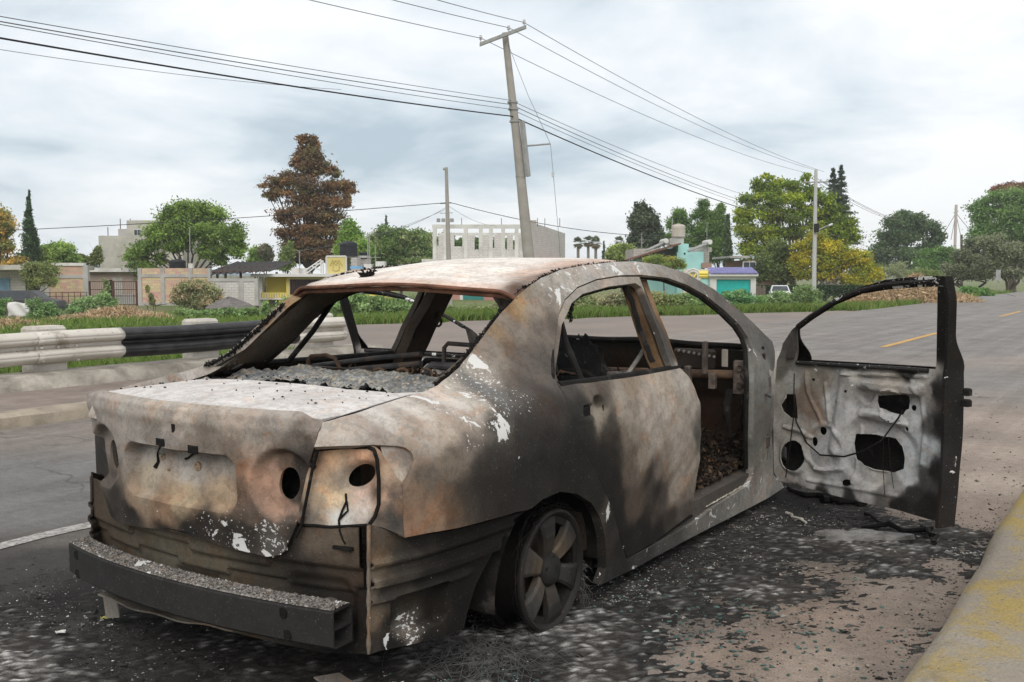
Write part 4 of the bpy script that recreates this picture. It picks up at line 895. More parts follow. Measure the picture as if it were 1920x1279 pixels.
fd_t = [(1465,690,95,92,86),(1480,720,150,148,142,.2),(1530,715,128,122,112,.3),(1600,705,150,148,143,.3),(1680,712,150,144,136,.3),(1725,715,150,148,144,.2),(1456,800,150,147,140,.3),(1510,745,112,100,90,.3),(1505,800,148,144,138,.2),(1520,770,120,105,92,.3),(1560,760,160,160,158,.2),(1600,770,172,172,172,.2),(1620,740,150,148,146,.2),(1580,830,165,166,167,.2),(1545,860,160,160,160,.2),(1515,890,170,168,164,.3),(1460,885,150,146,140,.3),(1560,905,152,152,151,.2),(1640,900,168,166,162,.2),(1620,925,150,148,146),(1700,890,172,174,174,.2),(1715,840,176,180,182,.2),(1720,790,165,166,166,.2),(1735,740,120,118,115,.2),(1650,800,160,160,160,.2),(1735,850,150,154,156,.15),(1745,800,70,69,68),(1752,740,30,29,28),(1760,800,24,23,22),(1755,880,26,25,24),(1740,890,60,60,60),(1715,925,40,39,38),(1690,945,28,27,26),(1740,950,24,23,22),(1660,945,90,88,86),(1600,940,40,38,36),(1540,928,36,34,32),(1490,914,60,56,52),(1490,895,150,147,142,.2),(1560,920,150,149,146),(1680,915,140,138,136),(1660,925,110,108,106),(1460,740,140,137,130,.3),(1590,800,168,168,167,.2),(1640,780,160,159,157,.2),(1690,805,164,164,163,.2),
 (1478,650,90,86,82),(1500,606,58,56,54,.2),(1564,566,34,33,32,.35),(1640,535,30,29,28,.5),(1700,528,28,27,26,.8),(1750,527,28,27,26,.8),(1768,560,22,21,21,.25),(1765,640,20,19,19,.3),(1600,686,40,38,36,.2),(1700,693,34,32,30,.2)]
def door_col():
    return DB.px([q[:2] for q in fd_t]), np.array([list(np.minimum(lin(np.array(q[2:5])*1.0)/.86, .8))+[q[5] if len(q) > 5 else .0] for q in fd_t])
def cyl_local(o, p): return p
def build_door():
    d = panel('front_door', DI, fd_out, [fd_win]+fd_hol, .0068, [burnt('door_inner_zinc', fine=140, rust=.12, bump=.3), M_SOOT], car, (-1, 0, 0), .004, door_col(), .014, 3.2, None, .008)
    # outer skin, a hand's width behind, and the folded end face
    so = np.array([q for q in fd_out]); skin_pts = [tuple(q) for q in so]
    SK = DoorSurf(lambda s, z: lean(z)+.10*sstep(.14, .25, z+0*s)*sstep(.95, .80, z)*sstep(-.02, .10, s)+.022)
    sk = panel('outer_skin', SK, skin_pts, [fd_win], .02, [M_DARK, M_SOOT], d, (1, 0, 0), .004); paint(sk, (.09, .08, .07), .2, .5, 4)
    smax = so[:, 0].max(); mb = MB(); zs = np.linspace(DB.px([(1756,978)])[0][1]-.030, DB.px([(1768,518)])[0][1], 40)
    def ed(z):                               # trailing edge of the inner panel at height z
        tr = DB.px([(1756,978),(1762,920),(1766,850),(1768,760),(1770,700),(1774,640),(1776,560),(1768,518)]); o_ = np.argsort(tr[:, 1]); return float(np.interp(z, tr[o_, 1], tr[o_, 0]))
    rings = []
    for z in zs:
        t = .072*float(sstep(1.0, .84, z))+.030; l = float(lean(z)); s0 = ed(z)
        rings.append([(l-.003, -s0+.004, z), (l-.004, -s0-.010, z), (l+t*.45, -s0-.022, z), (l+t, -s0-.028-.01*float(sstep(.3, .6, z)*sstep(.95, .7, z)), z), (l+t+.006, -s0+.01, z), (l+t*.5, -s0+.006, z)])
    mb.loft(rings, True, True); ef = mb.build('end_face', M_DARK, d, True); paint(ef, (.016, .015, .015), .26, .4)
    mb = MB(); c = DB.px([(1785,745)])[0]
    for dz in (-.02, .03): mb.cham((.02, -smax-.05, c[1]+dz-.02), (.06, -smax-.012, c[1]+dz+.012), .006)
    mb.build('door_latch', M_SOOT, d)
    for pts in ([(1497,612),(1520,594),(1564,566),(1612,545),(1660,534),(1704,530),(1762,528)], [(1495,680),(1600,686),(1690,691),(1756,696)]):
        mb = MB(); q = DB.px(pts); mb.tube([(float(lean(b))-.008, -a, b) for a, b in dens(q, .04, False)], .011, 7)
        o = mb.build('window_channel', M_BEAM, d, True); paint(o, (.02, .019, .018), .5, .3)
    mb = MB(); q = DB.px([(1496,742),(1500,790),(1520,830),(1545,852),(1590,855),(1625,845),(1660,825),(1690,785),(1706,760)])
    mb.tube([(float(lean(b))-.03, -a, b) for a, b in dens(q, .03, False)], .0045, 6)
    q = DB.px([(1664,826),(1662,870),(1666,930)]); mb.tube([(float(lean(b))-.028, -a, b) for a, b in q], .0018, 5)
    q = DB.px([(1672,820),(1676,870),(1682,915)]); mb.tube([(float(lean(b))-.026, -a, b) for a, b in q], .0018, 5)
    q = DB.px([(1494,700),(1493,780),(1484,850),(1478,895)]); mb.tube([(float(lean(b))-.02, -a, b) for a, b in q], .003, 5)
    mb.build('burnt_cable', M_SOOT, d, True)
    q = DB.px([(1475,672),(1490,625),(1490,672)]); mb = MB()
    mb.add([(float(lean(b))-.012, -a, b) for a, b in q]+[(float(lean(b))+.012, -a, b) for a, b in q], [(0,1,2),(5,4,3),(0,3,4,1),(1,4,5,2),(2,5,3,0)]); o = mb.build('mirror_bracket', M_DARK, d); paint(o, (.08, .075, .07), .2, .3)
    return d
fd = build_door(); fd.location = HNG; fd.rotation_euler = (0, 0, TH_D)
PH_D = rad(75)
fdl = mirror(fd, 'front_door', car); fdl.location = (-.872, 2.2, -.07); fdl.rotation_euler = (0, 0, -PH_D)
for ch in list(fd.children): mirror(ch, ch.name.split('.')[0], fdl)
mb = MB(); mb.tube([(.86, 2.19, .62), (.93, 2.10, .61)], .006, 6); mb.cham((.845, 2.165, .60), (.868, 2.2, .65), .004); mb.build('check_strap', grey2, car)
for z in (.35, .68):
    for s in (1, -1): mb = MB(); mb.lathe([(.0005, -.04), (.014, -.04), (.014, .04), (.0005, .04)], (s*.868, 2.215, z), 'z', 10); mb.cham((s*.868-.03, 2.2, z-.03), (s*.868+.02, 2.235, z+.03), .005); o = mb.build('door_hinge', M_DARK, car); paint(o, (.12, .11, .1), .3, .3)

# ---- front end beyond the doors
FEN = Surf('side', lambda y, z: S(np.minimum(y, 3.2), z)-.07*sstep(2.7, 3.5, y)*1.6-.05*sstep(.70, .80, z)*sstep(2.2, 3.0, y))
arch = [(2.6+.36*math.cos(a), .235+.33*math.sin(a)) for a in np.linspace(0, math.pi, 16)]
fen_o = [(2.225, .16), (2.24, .80), (2.45, .825), (2.8, .80), (3.2, .74), (3.38, .68), (3.4, .25)]+[(2.96, .25)]+[tuple(q) for q in arch[1:-1]]+[(2.24, .24)]
fen = panel('front_wing', FEN, fen_o, [], .03, [M_LID, M_DARK], car, (1, 0, 0), .01, (np.array([[2.3, .3], [2.3, .8], [2.8, .75], [3.3, .5]]), np.array([[.15, .13, .11, .2], [.45, .42, .39, .2], [.5, .47, .44, .2], [.2, .17, .14, .2]])), .1)
mirror(fen, 'front_wing', car, (.2, .17, .15), .2)
BON = Surf('top', lambda x, y: .845-.14*sstep(2.3, 3.45, y)-.05*(np.abs(x)/.75)**3)
bon = panel('bonnet', BON, [(-.74, 2.42), (-.4, 2.36), (0, 2.34), (.4, 2.36), (.74, 2.42), (.72, 3.1), (.6, 3.38), (0, 3.5), (-.6, 3.38), (-.72, 3.1)], [], .04, [M_LID, M_DARK], car, (0, 0, 1), .01); paint(bon, (.5, .47, .44), .1, .2)
mb = MB(); mb.loft([[(x, 3.42-.25*x*x, .25), (x, 3.50-.25*x*x, .3), (x, 3.5-.25*x*x, .6), (x, 3.42-.25*x*x, .68)] for x in np.linspace(-.78, .78, 15)], True, True); o = mb.build('front_panel', M_DARK, car); paint(o, (.06, .05, .045), .2, .4)

# ================================================================== ground, road, kerbs
def terrain(x, y):
    x = np.asarray(x, float); y = np.asarray(y, float)
    q = -.904*(x+14.4)+.428*(y-17.4)
    z = -.05-.95*sstep(0, 26, q)
    left = sstep(-7.6, -10.5, x)*sstep(16, 8, y); z = z-.25*left*sstep(-8, -18, x)
    z = z+.10*np.sin(x*.31+1)*np.sin(y*.27)*sstep(-8.5, -13, x)
    return np.where(x > -6.9, -.06, z)
def graded(lo, hi, near0, near1, d0, g):
    a = list(np.arange(near0, near1+1e-6, d0)); s = d0; v = near1
    while v < hi: s *= g; v += s; a.append(min(v, hi))
    s = d0; v = near0; b = []
    while v > lo: s *= g; v -= s; b.append(max(v, lo))
    return np.array(sorted(set(b+a)))
def gridmesh(name, X, Y, zf, mat, colf=None):
    gx, gy = np.meshgrid(X, Y, indexing='ij'); z = zf(gx, gy); V = np.stack([gx.ravel(), gy.ravel(), z.ravel()], 1); ny = len(Y)
    i, j = np.meshgrid(np.arange(len(X)-1), np.arange(ny-1), indexing='ij'); a = (i*ny+j).ravel()
    F = np.stack([a, a+ny, a+ny+1, a+1], 1); me = bpy.data.meshes.new(name); me.from_pydata(V.tolist(), [], F.tolist()); me.materials.append(mat)
    me.polygons.foreach_set('use_smooth', [True]*len(me.polygons))
    if colf is not None: set_col(me, colf(V))
    o = bpy.data.objects.new(name, me); COL.objects.link(o); o['kind'] = 'structure'; return o
t = NT('soil_and_turf'); a = t.noise(.22, 7, .6); b = t.noise(3.0, 6, .65)
c = t.mix(t.gray(a, .42, .6), (.12, .17, .045), (.24, .19, .13)); c = t.mix(t.gray(b, .35, .7, 0, .6), c, (.085, .14, .035)); t.bump(b, .6, .05); M_SOIL = t.done(c, .95)
gridmesh('ground', graded(-2500, 2500, -45, 10, .8, 1.25), graded(-400, 4000, -15, 75, .8, 1.22), terrain, M_SOIL)
# road: the tone of each stretch (clean, dusty, scorched) goes into the vertices, grain into the shader
road_t = [(40,880,122,120,118,0),(120,960,120,118,116,0),(20,960,124,122,120,0),(60,1040,84,80,77,.1),(150,1000,110,104,98,0),(30,1100,80,78,75,.35),(130,1120,50,48,46,.5),(60,1200,92,90,87,.5),(20,1270,86,84,81,.5),(200,1200,72,70,67,.45),(300,1250,70,68,66,.5),(420,1250,44,43,42,.35),(560,1270,46,44,43,.3),(700,1270,56,54,52,.5),(780,1260,64,62,60,.7),(870,1230,96,95,93,.95),(930,1200,110,109,107,1),(980,1250,104,100,97,.7),(880,1277,100,98,95,.8),(1000,1200,120,120,118,1),(1060,1190,116,115,112,.9),(1120,1150,112,111,108,.9),(1160,1110,86,84,80,.7),(1220,1080,66,64,61,.5),(1300,1040,66,63,60,.4),(1380,1000,76,73,69,.5),(1460,960,64,61,58,.5),(1520,945,48,46,44,.4),(1580,965,66,63,60,.5),(1500,1000,92,88,83,.6),(1420,1050,92,88,83,.55),(1330,1090,84,80,75,.5),(1250,1130,84,80,75,.5),(1150,1190,108,102,97,.5),(1080,1250,126,118,111,.35),(1600,1030,96,91,86,.6),(1700,1010,70,66,62,.5),(1760,1030,120,114,107,.6),(1820,1035,140,133,125,.5),(1650,1070,124,114,104,.4),(1550,1090,132,116,103,.25),(1450,1110,116,105,95,.3),(1380,1150,132,117,105,.2),(1250,1190,122,111,102,.3),(1200,1250,136,123,113,.2),(1320,1230,150,129,113,.1),(1420,1200,152,131,116,.08),(1500,1150,152,130,114,.1),(1600,1150,152,131,116,.08),(1560,1230,166,148,132,.05),(1460,1260,168,149,132,.05),(1650,1220,148,130,116,.1),(1700,1150,132,118,106,.15),(1720,1100,140,125,112,.15),(1780,1060,146,130,117,.2),(1680,1250,118,108,100,.1),(1800,1100,136,122,110,.1),
 (1830,960,158,140,126,.05),(1850,900,168,151,136,.02),(1880,850,164,147,133,.02),(1830,880,152,136,123,.05),(1815,820,148,134,122,.02),(1900,800,158,142,129,0),(1905,740,140,132,124,0),(1850,720,136,131,127,0),(1900,660,134,130,127,0),(1820,650,134,130,127,0),(1600,650,134,129,125,0),(1520,640,136,130,125,0),(1700,620,136,132,128,0),(1850,590,140,136,132,0),(1250,620,150,138,129,0),(1350,640,146,136,128,0),(1000,640,148,137,128,0),(720,640,150,138,129,0),(900,620,152,140,130,0),(60,820,134,126,118,0),(130,812,138,128,119,0)]
rc_ = np.array([ground(q[0], q[1])[:2] for q in road_t]); rv_ = np.array([list(lin(tone(q[2:5]))/1.12)+[q[5]*.8] for q in road_t])
ext = [((-.6, -.6), (.018, .017, .016), .2), ((0, 0), (.016, .015, .014), .2), ((0, 1.4), (.016, .015, .014), .2), ((-.7, 1.5), (.02, .02, .02), .2), ((0, 2.6), (.03, .028, .026), .2), ((-1.1, .8), (.06, .057, .053), .3), ((-1.4, 2), (.12, .115, .11), .1), ((0, 4.2), (.2, .18, .165), .1), ((-2.5, 2), (.21, .2, .19), 0), ((-4.5, 3.5), (.22, .205, .19), 0), ((-4, -2), (.2, .19, .185), 0), ((0, -2.6), (.12, .115, .11), .2), ((1.6, -2), (.25, .22, .2), .1), ((0, -8), (.2, .19, .18), 0), ((-3, 14), (.225, .21, .195), 0), ((1.7, 14), (.3, .26, .23), 0), ((-3, 60), (.235, .225, .215), 0), ((1, 60), (.235, .225, .215), 0), ((1, 30), (.235, .225, .215), 0)]
rc_ = np.concatenate([rc_, [q[0] for q in ext]]); rv_ = np.concatenate([rv_, [list(q[1])+[q[2]] for q in ext]])
t = NT('asphalt'); c = t.attr('Col'); al = t.attr('Col', True)
g1 = t.noise(130, 3, .7); g2 = t.noise(1.3, 7, .65); g3 = t.noise(38, 5, .7)
c = t.mix(1., c, t.ramp(g2, [(.3, (.78, .77, .76)), (.7, (1.15, 1.15, 1.15))]), 'MULTIPLY'); c = t.mix(.5, c, t.ramp(t.noise(17, 6, .75), [(.38, (.7, .69, .68)), (.62, (1.18, 1.18, 1.18))]), 'MULTIPLY'); c = t.mix(.75, c, t.ramp(g1, [(.33, (.55, .55, .55)), (.7, (1.35, 1.35, 1.35))]), 'MULTIPLY')
blk = t.gray(t.math('ADD', g3, t.math('MULTIPLY', al, .14)), .60, .66, 0, .85); c = t.mix(t.math('MULTIPLY', blk, t.gray(al, .0, .12)), c, (.022, .020, .019))
trk = t.n('ShaderNodeMapping'); trk.inputs['Scale'].default_value = (2.6, .05, 1); t.l(t.tc.outputs['Object'], trk.inputs[0]); c = t.mix(1., c, t.ramp(t.noise(1.6, 5, .6, trk.outputs[0]), [(.35, (.95, .94, .93)), (.65, (1.2, 1.2, 1.2))]), 'MULTIPLY')
cr = t.n('ShaderNodeTexVoronoi'); cr.feature = 'DISTANCE_TO_EDGE'; cr.inputs['Scale'].default_value = .55; wv = t.n('ShaderNodeVectorMath'); wv.operation = 'ADD'; nn_ = t.n('ShaderNodeTexNoise'); nn_.inputs['Scale'].default_value = 1.4; nn_.inputs['Detail'].default_value = 6; t.l(t.tc.outputs['Object'], nn_.inputs['Vector']); t.l(t.tc.outputs['Object'], wv.inputs[0]); t.l(nn_.outputs['Color'], wv.inputs[1]); t.l(wv.outputs[0], cr.inputs['Vector'])
c = t.mix(t.math('MULTIPLY', t.gray(cr.outputs['Distance'], .012, .002), t.gray(t.noise(.35, 3), .48, .6, 0, .55)), c, (.06, .055, .05))
wh = t.gray(t.math('ADD', t.noise(75, 4, .7), t.math('MULTIPLY', al, .24)), .70, .74); c = t.mix(t.math('MULTIPLY', t.math('MULTIPLY', wh, t.gray(al, .05, .25)), t.gray(t.math('ADD', t.noise(4.5, 5, .65), t.math('MULTIPLY', al, .18)), .52, .66)), c, (.62, .61, .59))
t.bump(t.math('ADD', g1, t.math('MULTIPLY', g3, t.math('ADD', t.math('MULTIPLY', al, 2.2), .3))), .5, .012); M_ROAD = t.done(c, .93)
RX = np.concatenate([np.linspace(-6.3, -3.6, 10)[:-1], np.arange(-3.6, 2.07, .05)]); RY = graded(-60, 700, -3, 6, .05, 1.12)
def road_col(V): return np.concatenate([idw(warp(V[:, :2], .05, 4.7), rc_, rv_, .10, 1.7)], 1)
def road_z(x, y): return np.where((np.abs(x+.6) < 2.5) & (y < 6), .004*np.sin(x*9)*np.sin(y*8), 0)
gridmesh('road', RX, RY, lambda x, y: 0*x, M_ROAD, road_col)
# fire residue: a lumpy bed of char and ash where the wreck dropped it
ax = np.arange(-3.3, 2.04, .017); ay = np.concatenate([np.arange(-2.6, 2.6, .019), np.arange(2.6, 3.6, .05)])
def bed_mask(P): return idw(warp(P, .05, 4.7), rc_, rv_[:, 3:4], .10, 1.7)[:, 0]
gx, gy = np.meshgrid(ax, ay, indexing='ij'); P_ = np.stack([gx.ravel(), gy.ravel()], 1); mk = bed_mask(P_)
def fb(s, k, oc=4): return sum(vnoise(P_[:, 0]*s*2.1**q+q*9.1, P_[:, 1]*s*2.1**q+q*3.3, k)*.55**q for q in range(oc))
f1 = fb(2.2, 0); f2 = fb(9, 1, 3); f3 = fb(52, 2, 2); rgb_ = np.random.default_rng(44)
lum = f1*.45+f2*.30+f3*.55; mkz = mk; mk = mk+(.055*f1+.075*f2+.075*f3+.12*(rgb_.random(len(P_))-.5))*sstep(.04, .16, mk); zb = -.004+.016*mkz+.006*f1+.0035*f2+.003*f3+rgb_.random(len(P_))**2*.006
zb = np.where(mk < .13, np.minimum(zb, -.006), zb)
inside = (np.abs(P_[:, 0]) < .82) & (P_[:, 1] > -.7) & (P_[:, 1] < 3.3); zb = np.where(inside, np.minimum(zb, .02), np.minimum(zb, .028))
ashy = np.clip((lum*.6+mk*.75-.42)*2.2, 0, 1)*rgb_.random(len(P_)); br = np.clip(f1*1.2, 0, 1)*.5
cb = np.array([[.016, .015, .014]])*(1+2.2*rgb_.random((len(P_), 1))**3)+(ashy*rgb_.random(len(P_))**1.2*2.1)[:, None]*np.array([[.33, .325, .31]])+br[:, None]*np.array([[.030, .022, .016]])
gridlen = len(ay); me = bpy.data.meshes.new('ash_bed'); ii, jj = np.meshgrid(np.arange(len(ax)-1), np.arange(gridlen-1), indexing='ij'); a_ = (ii*gridlen+jj).ravel(); F_ = np.stack([a_, a_+gridlen, a_+gridlen+1, a_+1], 1); F_ = F_[zb[F_].max(1) > -.002]
use = np.unique(F_); rm_ = np.full(len(zb), -1); rm_[use] = np.arange(len(use)); me.from_pydata(np.stack([P_[use, 0], P_[use, 1], zb[use]], 1).tolist(), [], rm_[F_].tolist()); M_BED = NT('ash_bed'); c = M_BED.attr('Col'); c = M_BED.mix(.8, c, M_BED.ramp(M_BED.noise(160, 3, .7), [(.3, (.4, .4, .4)), (.7, (1.7, 1.7, 1.7))]), 'MULTIPLY'); M_BED.bump(M_BED.noise(110, 4, .7), .7, .006); me.materials.append(M_BED.done(c, .95)); set_col(me, cb[use]); bo = bpy.data.objects.new('ash_bed', me); COL.objects.link(bo); bo['kind'] = 'stuff'
mb = MB(); lot = [(-6.3, 8.2), (-6.3, 34.5)]+[(-7.3+(-14.4+7.3)*q+.35*math.sin(q*21)+.2*math.sin(q*47), 32.4+(17.4-32.4)*q) for q in np.linspace(0, 1, 40)]+[(-17.5, 10.5), (-21, 3), (-19, 1), (-12, 7.5), (-8.4, 8.0)]
P, T = sheet2d(np.array(lot), [], 1.2); me = bpy.data.meshes.new('gravel_lot'); me.from_pydata([(p[0], p[1], -.008) for p in P], [], [list(t_) for t_ in T])
t = NT('lot_gravel'); c = t.mix(t.gray(t.noise(.5, 7, .65), .35, .65), (.255, .212, .182), (.20, .172, .152)); c = t.mix(.7, c, t.ramp(t.noise(60, 4, .7), [(.3, (.6, .6, .6)), (.7, (1.3, 1.3, 1.3))]), 'MULTIPLY'); c = t.mix(t.gray(t.noise(9, 6, .7), .6, .75, 0, .5), c, (.32, .28, .25))
me.materials.append(t.done(c, .95)); lo = bpy.data.objects.new('gravel_lot', me); COL.objects.link(lo); lo['kind'] = 'structure'
mb = MB()
M_YEL = worn('road_paint_yellow', (.62, .36, .09), .25, 5, .8, (.25, .21, .18), .7, 9)
for y0, y1 in ((15.2, 20.4), (30.6, 35.8), (46, 51), (61, 66), (76, 81)): mb.add([(-1.53, y0, .004), (-1.40, y0, .004), (-1.40, y1, .004), (-1.53, y1, .004)], [(0, 1, 2, 3)])
mb.build('centre_line', M_YEL)['kind'] = 'structure'
mb = MB(); ys = np.linspace(-9, 1.2, 60); mb.loft([[(-1.985+.012*math.sin(y*7), y, .004), (-1.88+.012*math.sin(y*9+1), y, .004)] for y in ys], closed=False)
t = NT('worn_white_paint'); c = t.mix(t.gray(t.noise(30, 5, .7), .4, .6), (.42, .40, .37), (.2, .19, .18)); mb.build('lane_line', t.done(c, .9))['kind'] = 'structure'
# right kerb and pavement with flaking yellow paint
t = NT('painted_pavement'); s_ = t.noise(2.6, 8, .7, dist=.6); g = t.noise(90, 4, .7)
c = t.mix(t.gray(t.noise(.8, 6, .6), .35, .65), (.27, .235, .19), (.37, .325, .265)); c = t.mix(t.gray(t.math('ADD', t.math('MULTIPLY', s_, .75), t.math('MULTIPLY', g, .25)), .44, .55, 0, .8), c, (.40, .29, .08)); c = t.mix(.6, c, t.ramp(g, [(.3, (.66,)*3), (.7, (1.22,)*3)]), 'MULTIPLY'); c = t.mix(t.gray(t.noise(5.5, 8, .7), .56, .68, 0, .55), c, (.13, .115, .095)); c = t.mix(t.gray(t.noise(38, 5, .7), .62, .68, 0, .7), c, (.06, .055, .05)); t.bump(t.math('ADD', g, t.noise(22, 6, .7)), .8, .012); M_PAVE = t.done(c, .92)
ys = np.arange(-9, 160, .5); rg = np.random.default_rng(4)
def kx(y): return .012*math.sin(y*1.9)+.008*math.sin(y*5.3)+(.1 if y > 40 else 0)
mb = MB(); mb.loft([[(2.01+kx(y), y, -.05), (2.03+kx(y), y, .03), (2.07+kx(y), y, .12), (2.12+kx(y), y, .150), (2.45, y, .158), (4.4, y, .16), (4.4, y, -.05)] for y in ys], True, True, closed=False); pv = mb.build('pavement', M_PAVE, None, True); pv['kind'] = 'structure'
# left: kerb, dusty walkway, low concrete parapet
M_CONC = worn('old_concrete', (.40, .365, .31), .35, 2.2, .92, (.10, .085, .07), 1.0, 3.2, .5, 45)
M_DUST = worn('dusty_walk', (.25, .205, .175), .2, 2.5, .95, (.16, .13, .11), .6, 4, .4, 60)
ys = np.arange(-6, 8.3, .2)
mb = MB(); mb.loft([[(-5.40, y, -.05), (-5.42, y, .085+.006*math.sin(y*5)), (-5.46, y, .115+.005*math.sin(y*3)), (-5.66, y, .118), (-5.66, y, -.05)] for y in ys], True, True, closed=False); mb.build('kerb', worn('kerb_concrete', (.36, .31, .24), .25, 3, .92, (.2, .16, .13), .7, 4, .4, 50), None, True)['kind'] = 'structure'
mb = MB(); mb.loft([[(-5.66, y, .114), (-6.2, y, .108), (-7.0, y, .106)] for y in ys], closed=False); mb.build('walkway', M_DUST, None, True)['kind'] = 'structure'
mb = MB(); rg = np.random.default_rng(6)
ysp = np.arange(-6, 8.21, .12); mb.loft([[(-6.93+.02*math.sin(y*3.1)+rg.normal(0, .012), y, .02), (-7.02+.02*math.sin(y*4)+rg.normal(0, .012), y, .16+rg.normal(0, .008)), (-7.12+rg.normal(0, .01), y, .235+rg.normal(0, .006)), (-7.3, y, .25), (-7.58, y, .245), (-7.62, y, -.3)] for y in ysp], True, True, closed=False)
tag(mb.build('parapet', M_CONC, None, True), 'low stained concrete parapet under the crash barrier at the left', 'parapet')

# ================================================================== crash barrier
GX = -7.40
def wbeam(y): 
    return [(GX-.0, .335), (GX+.02, .345), (GX+.085, .385), (GX+.10, .42), (GX+.085, .455), (GX+.015, .49), (GX+.01, .51), (GX+.015, .53), (GX+.085, .565), (GX+.10, .60), (GX+.085, .635), (GX+.02, .672), (GX, .68)]
t = NT('whitewashed_steel'); n_ = t.noise(5, 8, .7, dist=.5); c = t.mix(t.gray(t.noise(1.5, 5, .6), .35, .65), (.50, .46, .40), (.62, .585, .53)); c = t.mix(t.gray(n_, .56, .66, 0, .6), c, (.22, .17, .12)); c = t.mix(t.gray(t.noise(13, 6, .7), .64, .69, 0, .9), c, (.06, .05, .045)); t.bump(n_, .4, .01); M_WW = t.done(c, .8)
t = NT('black_steel'); c = t.mix(t.gray(t.noise(6, 7, .7), .4, .7), (.022, .022, .024), (.05, .048, .047)); c = t.mix(t.gray(t.noise(22, 5, .7), .66, .72), c, (.14, .09, .06)); M_BS = t.done(c, .38); 
gr = empty('crash_barrier', (GX, 4, 0)); gr.matrix_world = Matrix.Translation((0, 0, 0)); gr.location = (0, 0, 0)
tag(gr, 'corrugated crash barrier, part whitewashed and part black, on concrete posts', 'barrier')
def rail(y0, y1, mat, off, name='rail_beam', wav=0.):
    mb = MB(); ys = np.arange(y0, y1+.001, .08); rg = np.random.default_rng(int(y0*10)+99)
    mb.loft([[(x+off+.004*math.sin(y*6), y+wav*math.sin(z*55), z+.006*math.sin(y*2.3)) for x, z in wbeam(y)] for y in ys], closed=False)
    o = mb.build(name, mat, gr, True); so = o.modifiers.new('thick', 'SOLIDIFY'); so.thickness = .006; so.offset = 0; return o
rail(-5.0, 2.95, M_WW, .0); r2 = rail(2.87, 3.92, M_WW, .010); rail(3.86, 6.72, M_BS, .002); r4 = rail(6.66, 7.62, M_WW, .006)
mb = MB()
for y, z in ((2.93, .648), (2.93, .51), (2.93, .37), (3.34, .512), (3.34, .655), (3.34, .36), (3.12, .51)): mb.lathe([(.0005, .018), (.016, .014), (.022, .002), (.022, -.03)], (GX+(.035 if abs(z-.51) < .03 else .055), y, z), 'x', 10)
mb.build('bolt', M_WW, r2, True)
for y in (-2.9, -.85, 1.05, 3.08, 5.18, 7.28):
    mb = MB(); mb.cham((GX-.30, y-.20, .2), (GX-.03, y+.20, .735), .03); mb.build('post', worn('limewashed_concrete', (.60, .56, .50), .15, 3, .9, (.28, .23, .18), .55, 5, .4, 50) if y < -2 else bpy.data.materials['limewashed_concrete'], gr)

# ================================================================== background buildings
ROTZ = math.atan2(RH[1], RH[0])
class Site:
    """a thing standing h metres off, square to the line of sight; parts are measured across (u), up (v) and in depth (y)"""
    def __init__(s, name, label, cat, u, v, h, group=None, mk=True):
        s.h = h; s.b = hp(u, v, h); s.u = u; s.v = v
        s.o = empty(name, s.b); s.o.rotation_euler = (0, 0, ROTZ); tag(s.o, label, cat, group)
    def X(s, u): return float((hp(u, s.v, s.h)-s.b)@RH)
    def Z(s, v): return float((hp(s.u, v, s.h)-s.b)[2])
    def box(s, name, u0, v0, u1, v1, y0, y1, mat, par=None, mb=None):
        m = mb or MB(); m.box((s.X(u0), y0, s.Z(v1)), (s.X(u1), y1, s.Z(v0)))
        return None if mb else m.build(name, mat, par or s.o)
    def P(s, u, v, y=0.): return (s.X(u), y, s.Z(v))
    def tube(s, name, pts, r, mat, par=None, n=6): m = MB(); m.tube([s.P(*p) for p in pts], r, n); return m.build(name, mat, par or s.o, True)
M_PINK = brick('pink_yellow_block', (.60, .32, .28), (.66, .54, .30), (.45, .40, .35), .40, .19, .012)
M_GREYB = brick('grey_block', (.54, .51, .47), (.47, .44, .40), (.36, .34, .31), .40, .19, .02)
M_PALEB = brick('pale_block', (.66, .63, .59), (.60, .57, .54), (.46, .44, .41), .38, .17, .02, (.34, .32, .3))
M_REDB = brick('red_brick', (.38, .17, .11), (.34, .19, .14), (.36, .33, .29), .26, .085, .012)
M_C2 = worn('grey_render', (.46, .445, .42), .15, .8, .9, (.22, .2, .18), .5, .6, .2, 30)
M_C3 = worn('pale_concrete', (.68, .66, .62), .12, 1, .9, (.36, .33, .3), .5, .8, .2, 30)
M_TAN = worn('tan_block', (.50, .475, .42), .14, .7, .92, (.30, .28, .24), .6, .9, .3, 20)
M_YW = worn('yellow_paint', (.84, .68, .14), .08, 1, .8, (.72, .56, .12), .4, 1)
M_PYW = worn('pale_yellow_paint', (.68, .58, .24), .08, 1, .8)
M_WP = worn('white_paint', (.70, .69, .67), .08, 1, .8, (.5, .47, .43), .4, 1)
M_DK = worn('dark_opening', (.018, .016, .016), .3, 5, .7)
M_GL = worn('window_glass', (.06, .07, .08), .3, 2, .15)
M_RUST = worn('rust_brown', (.10, .05, .035), .4, 6, .85)
M_TURQ = worn('turquoise_paint', (.42, .74, .71), .1, .8, .85, (.45, .62, .58), .4, 1)
M_TEAL = worn('teal_steel', (.03, .52, .48), .1, 2, .6)
M_TEAL2 = worn('dull_teal_steel', (.04, .22, .20), .15, 2, .6)
M_BLUET = worn('blue_tile', (.22, .21, .46), .35, 9, .5, (.42, .41, .56), .6, 12)
M_TANK = worn('black_plastic', (.022, .023, .026), .2, 3, .5)
M_TANKB = worn('beige_plastic', (.50, .45, .38), .12, 2, .6)
M_STEEL = worn('dull_steel', (.34, .34, .33), .2, 5, .5)
M_CORR = worn('dark_sheet', (.045, .042, .042), .4, 3, .7)
M_WOODG = worn('grey_wood', (.16, .13, .105), .4, 5, .9)
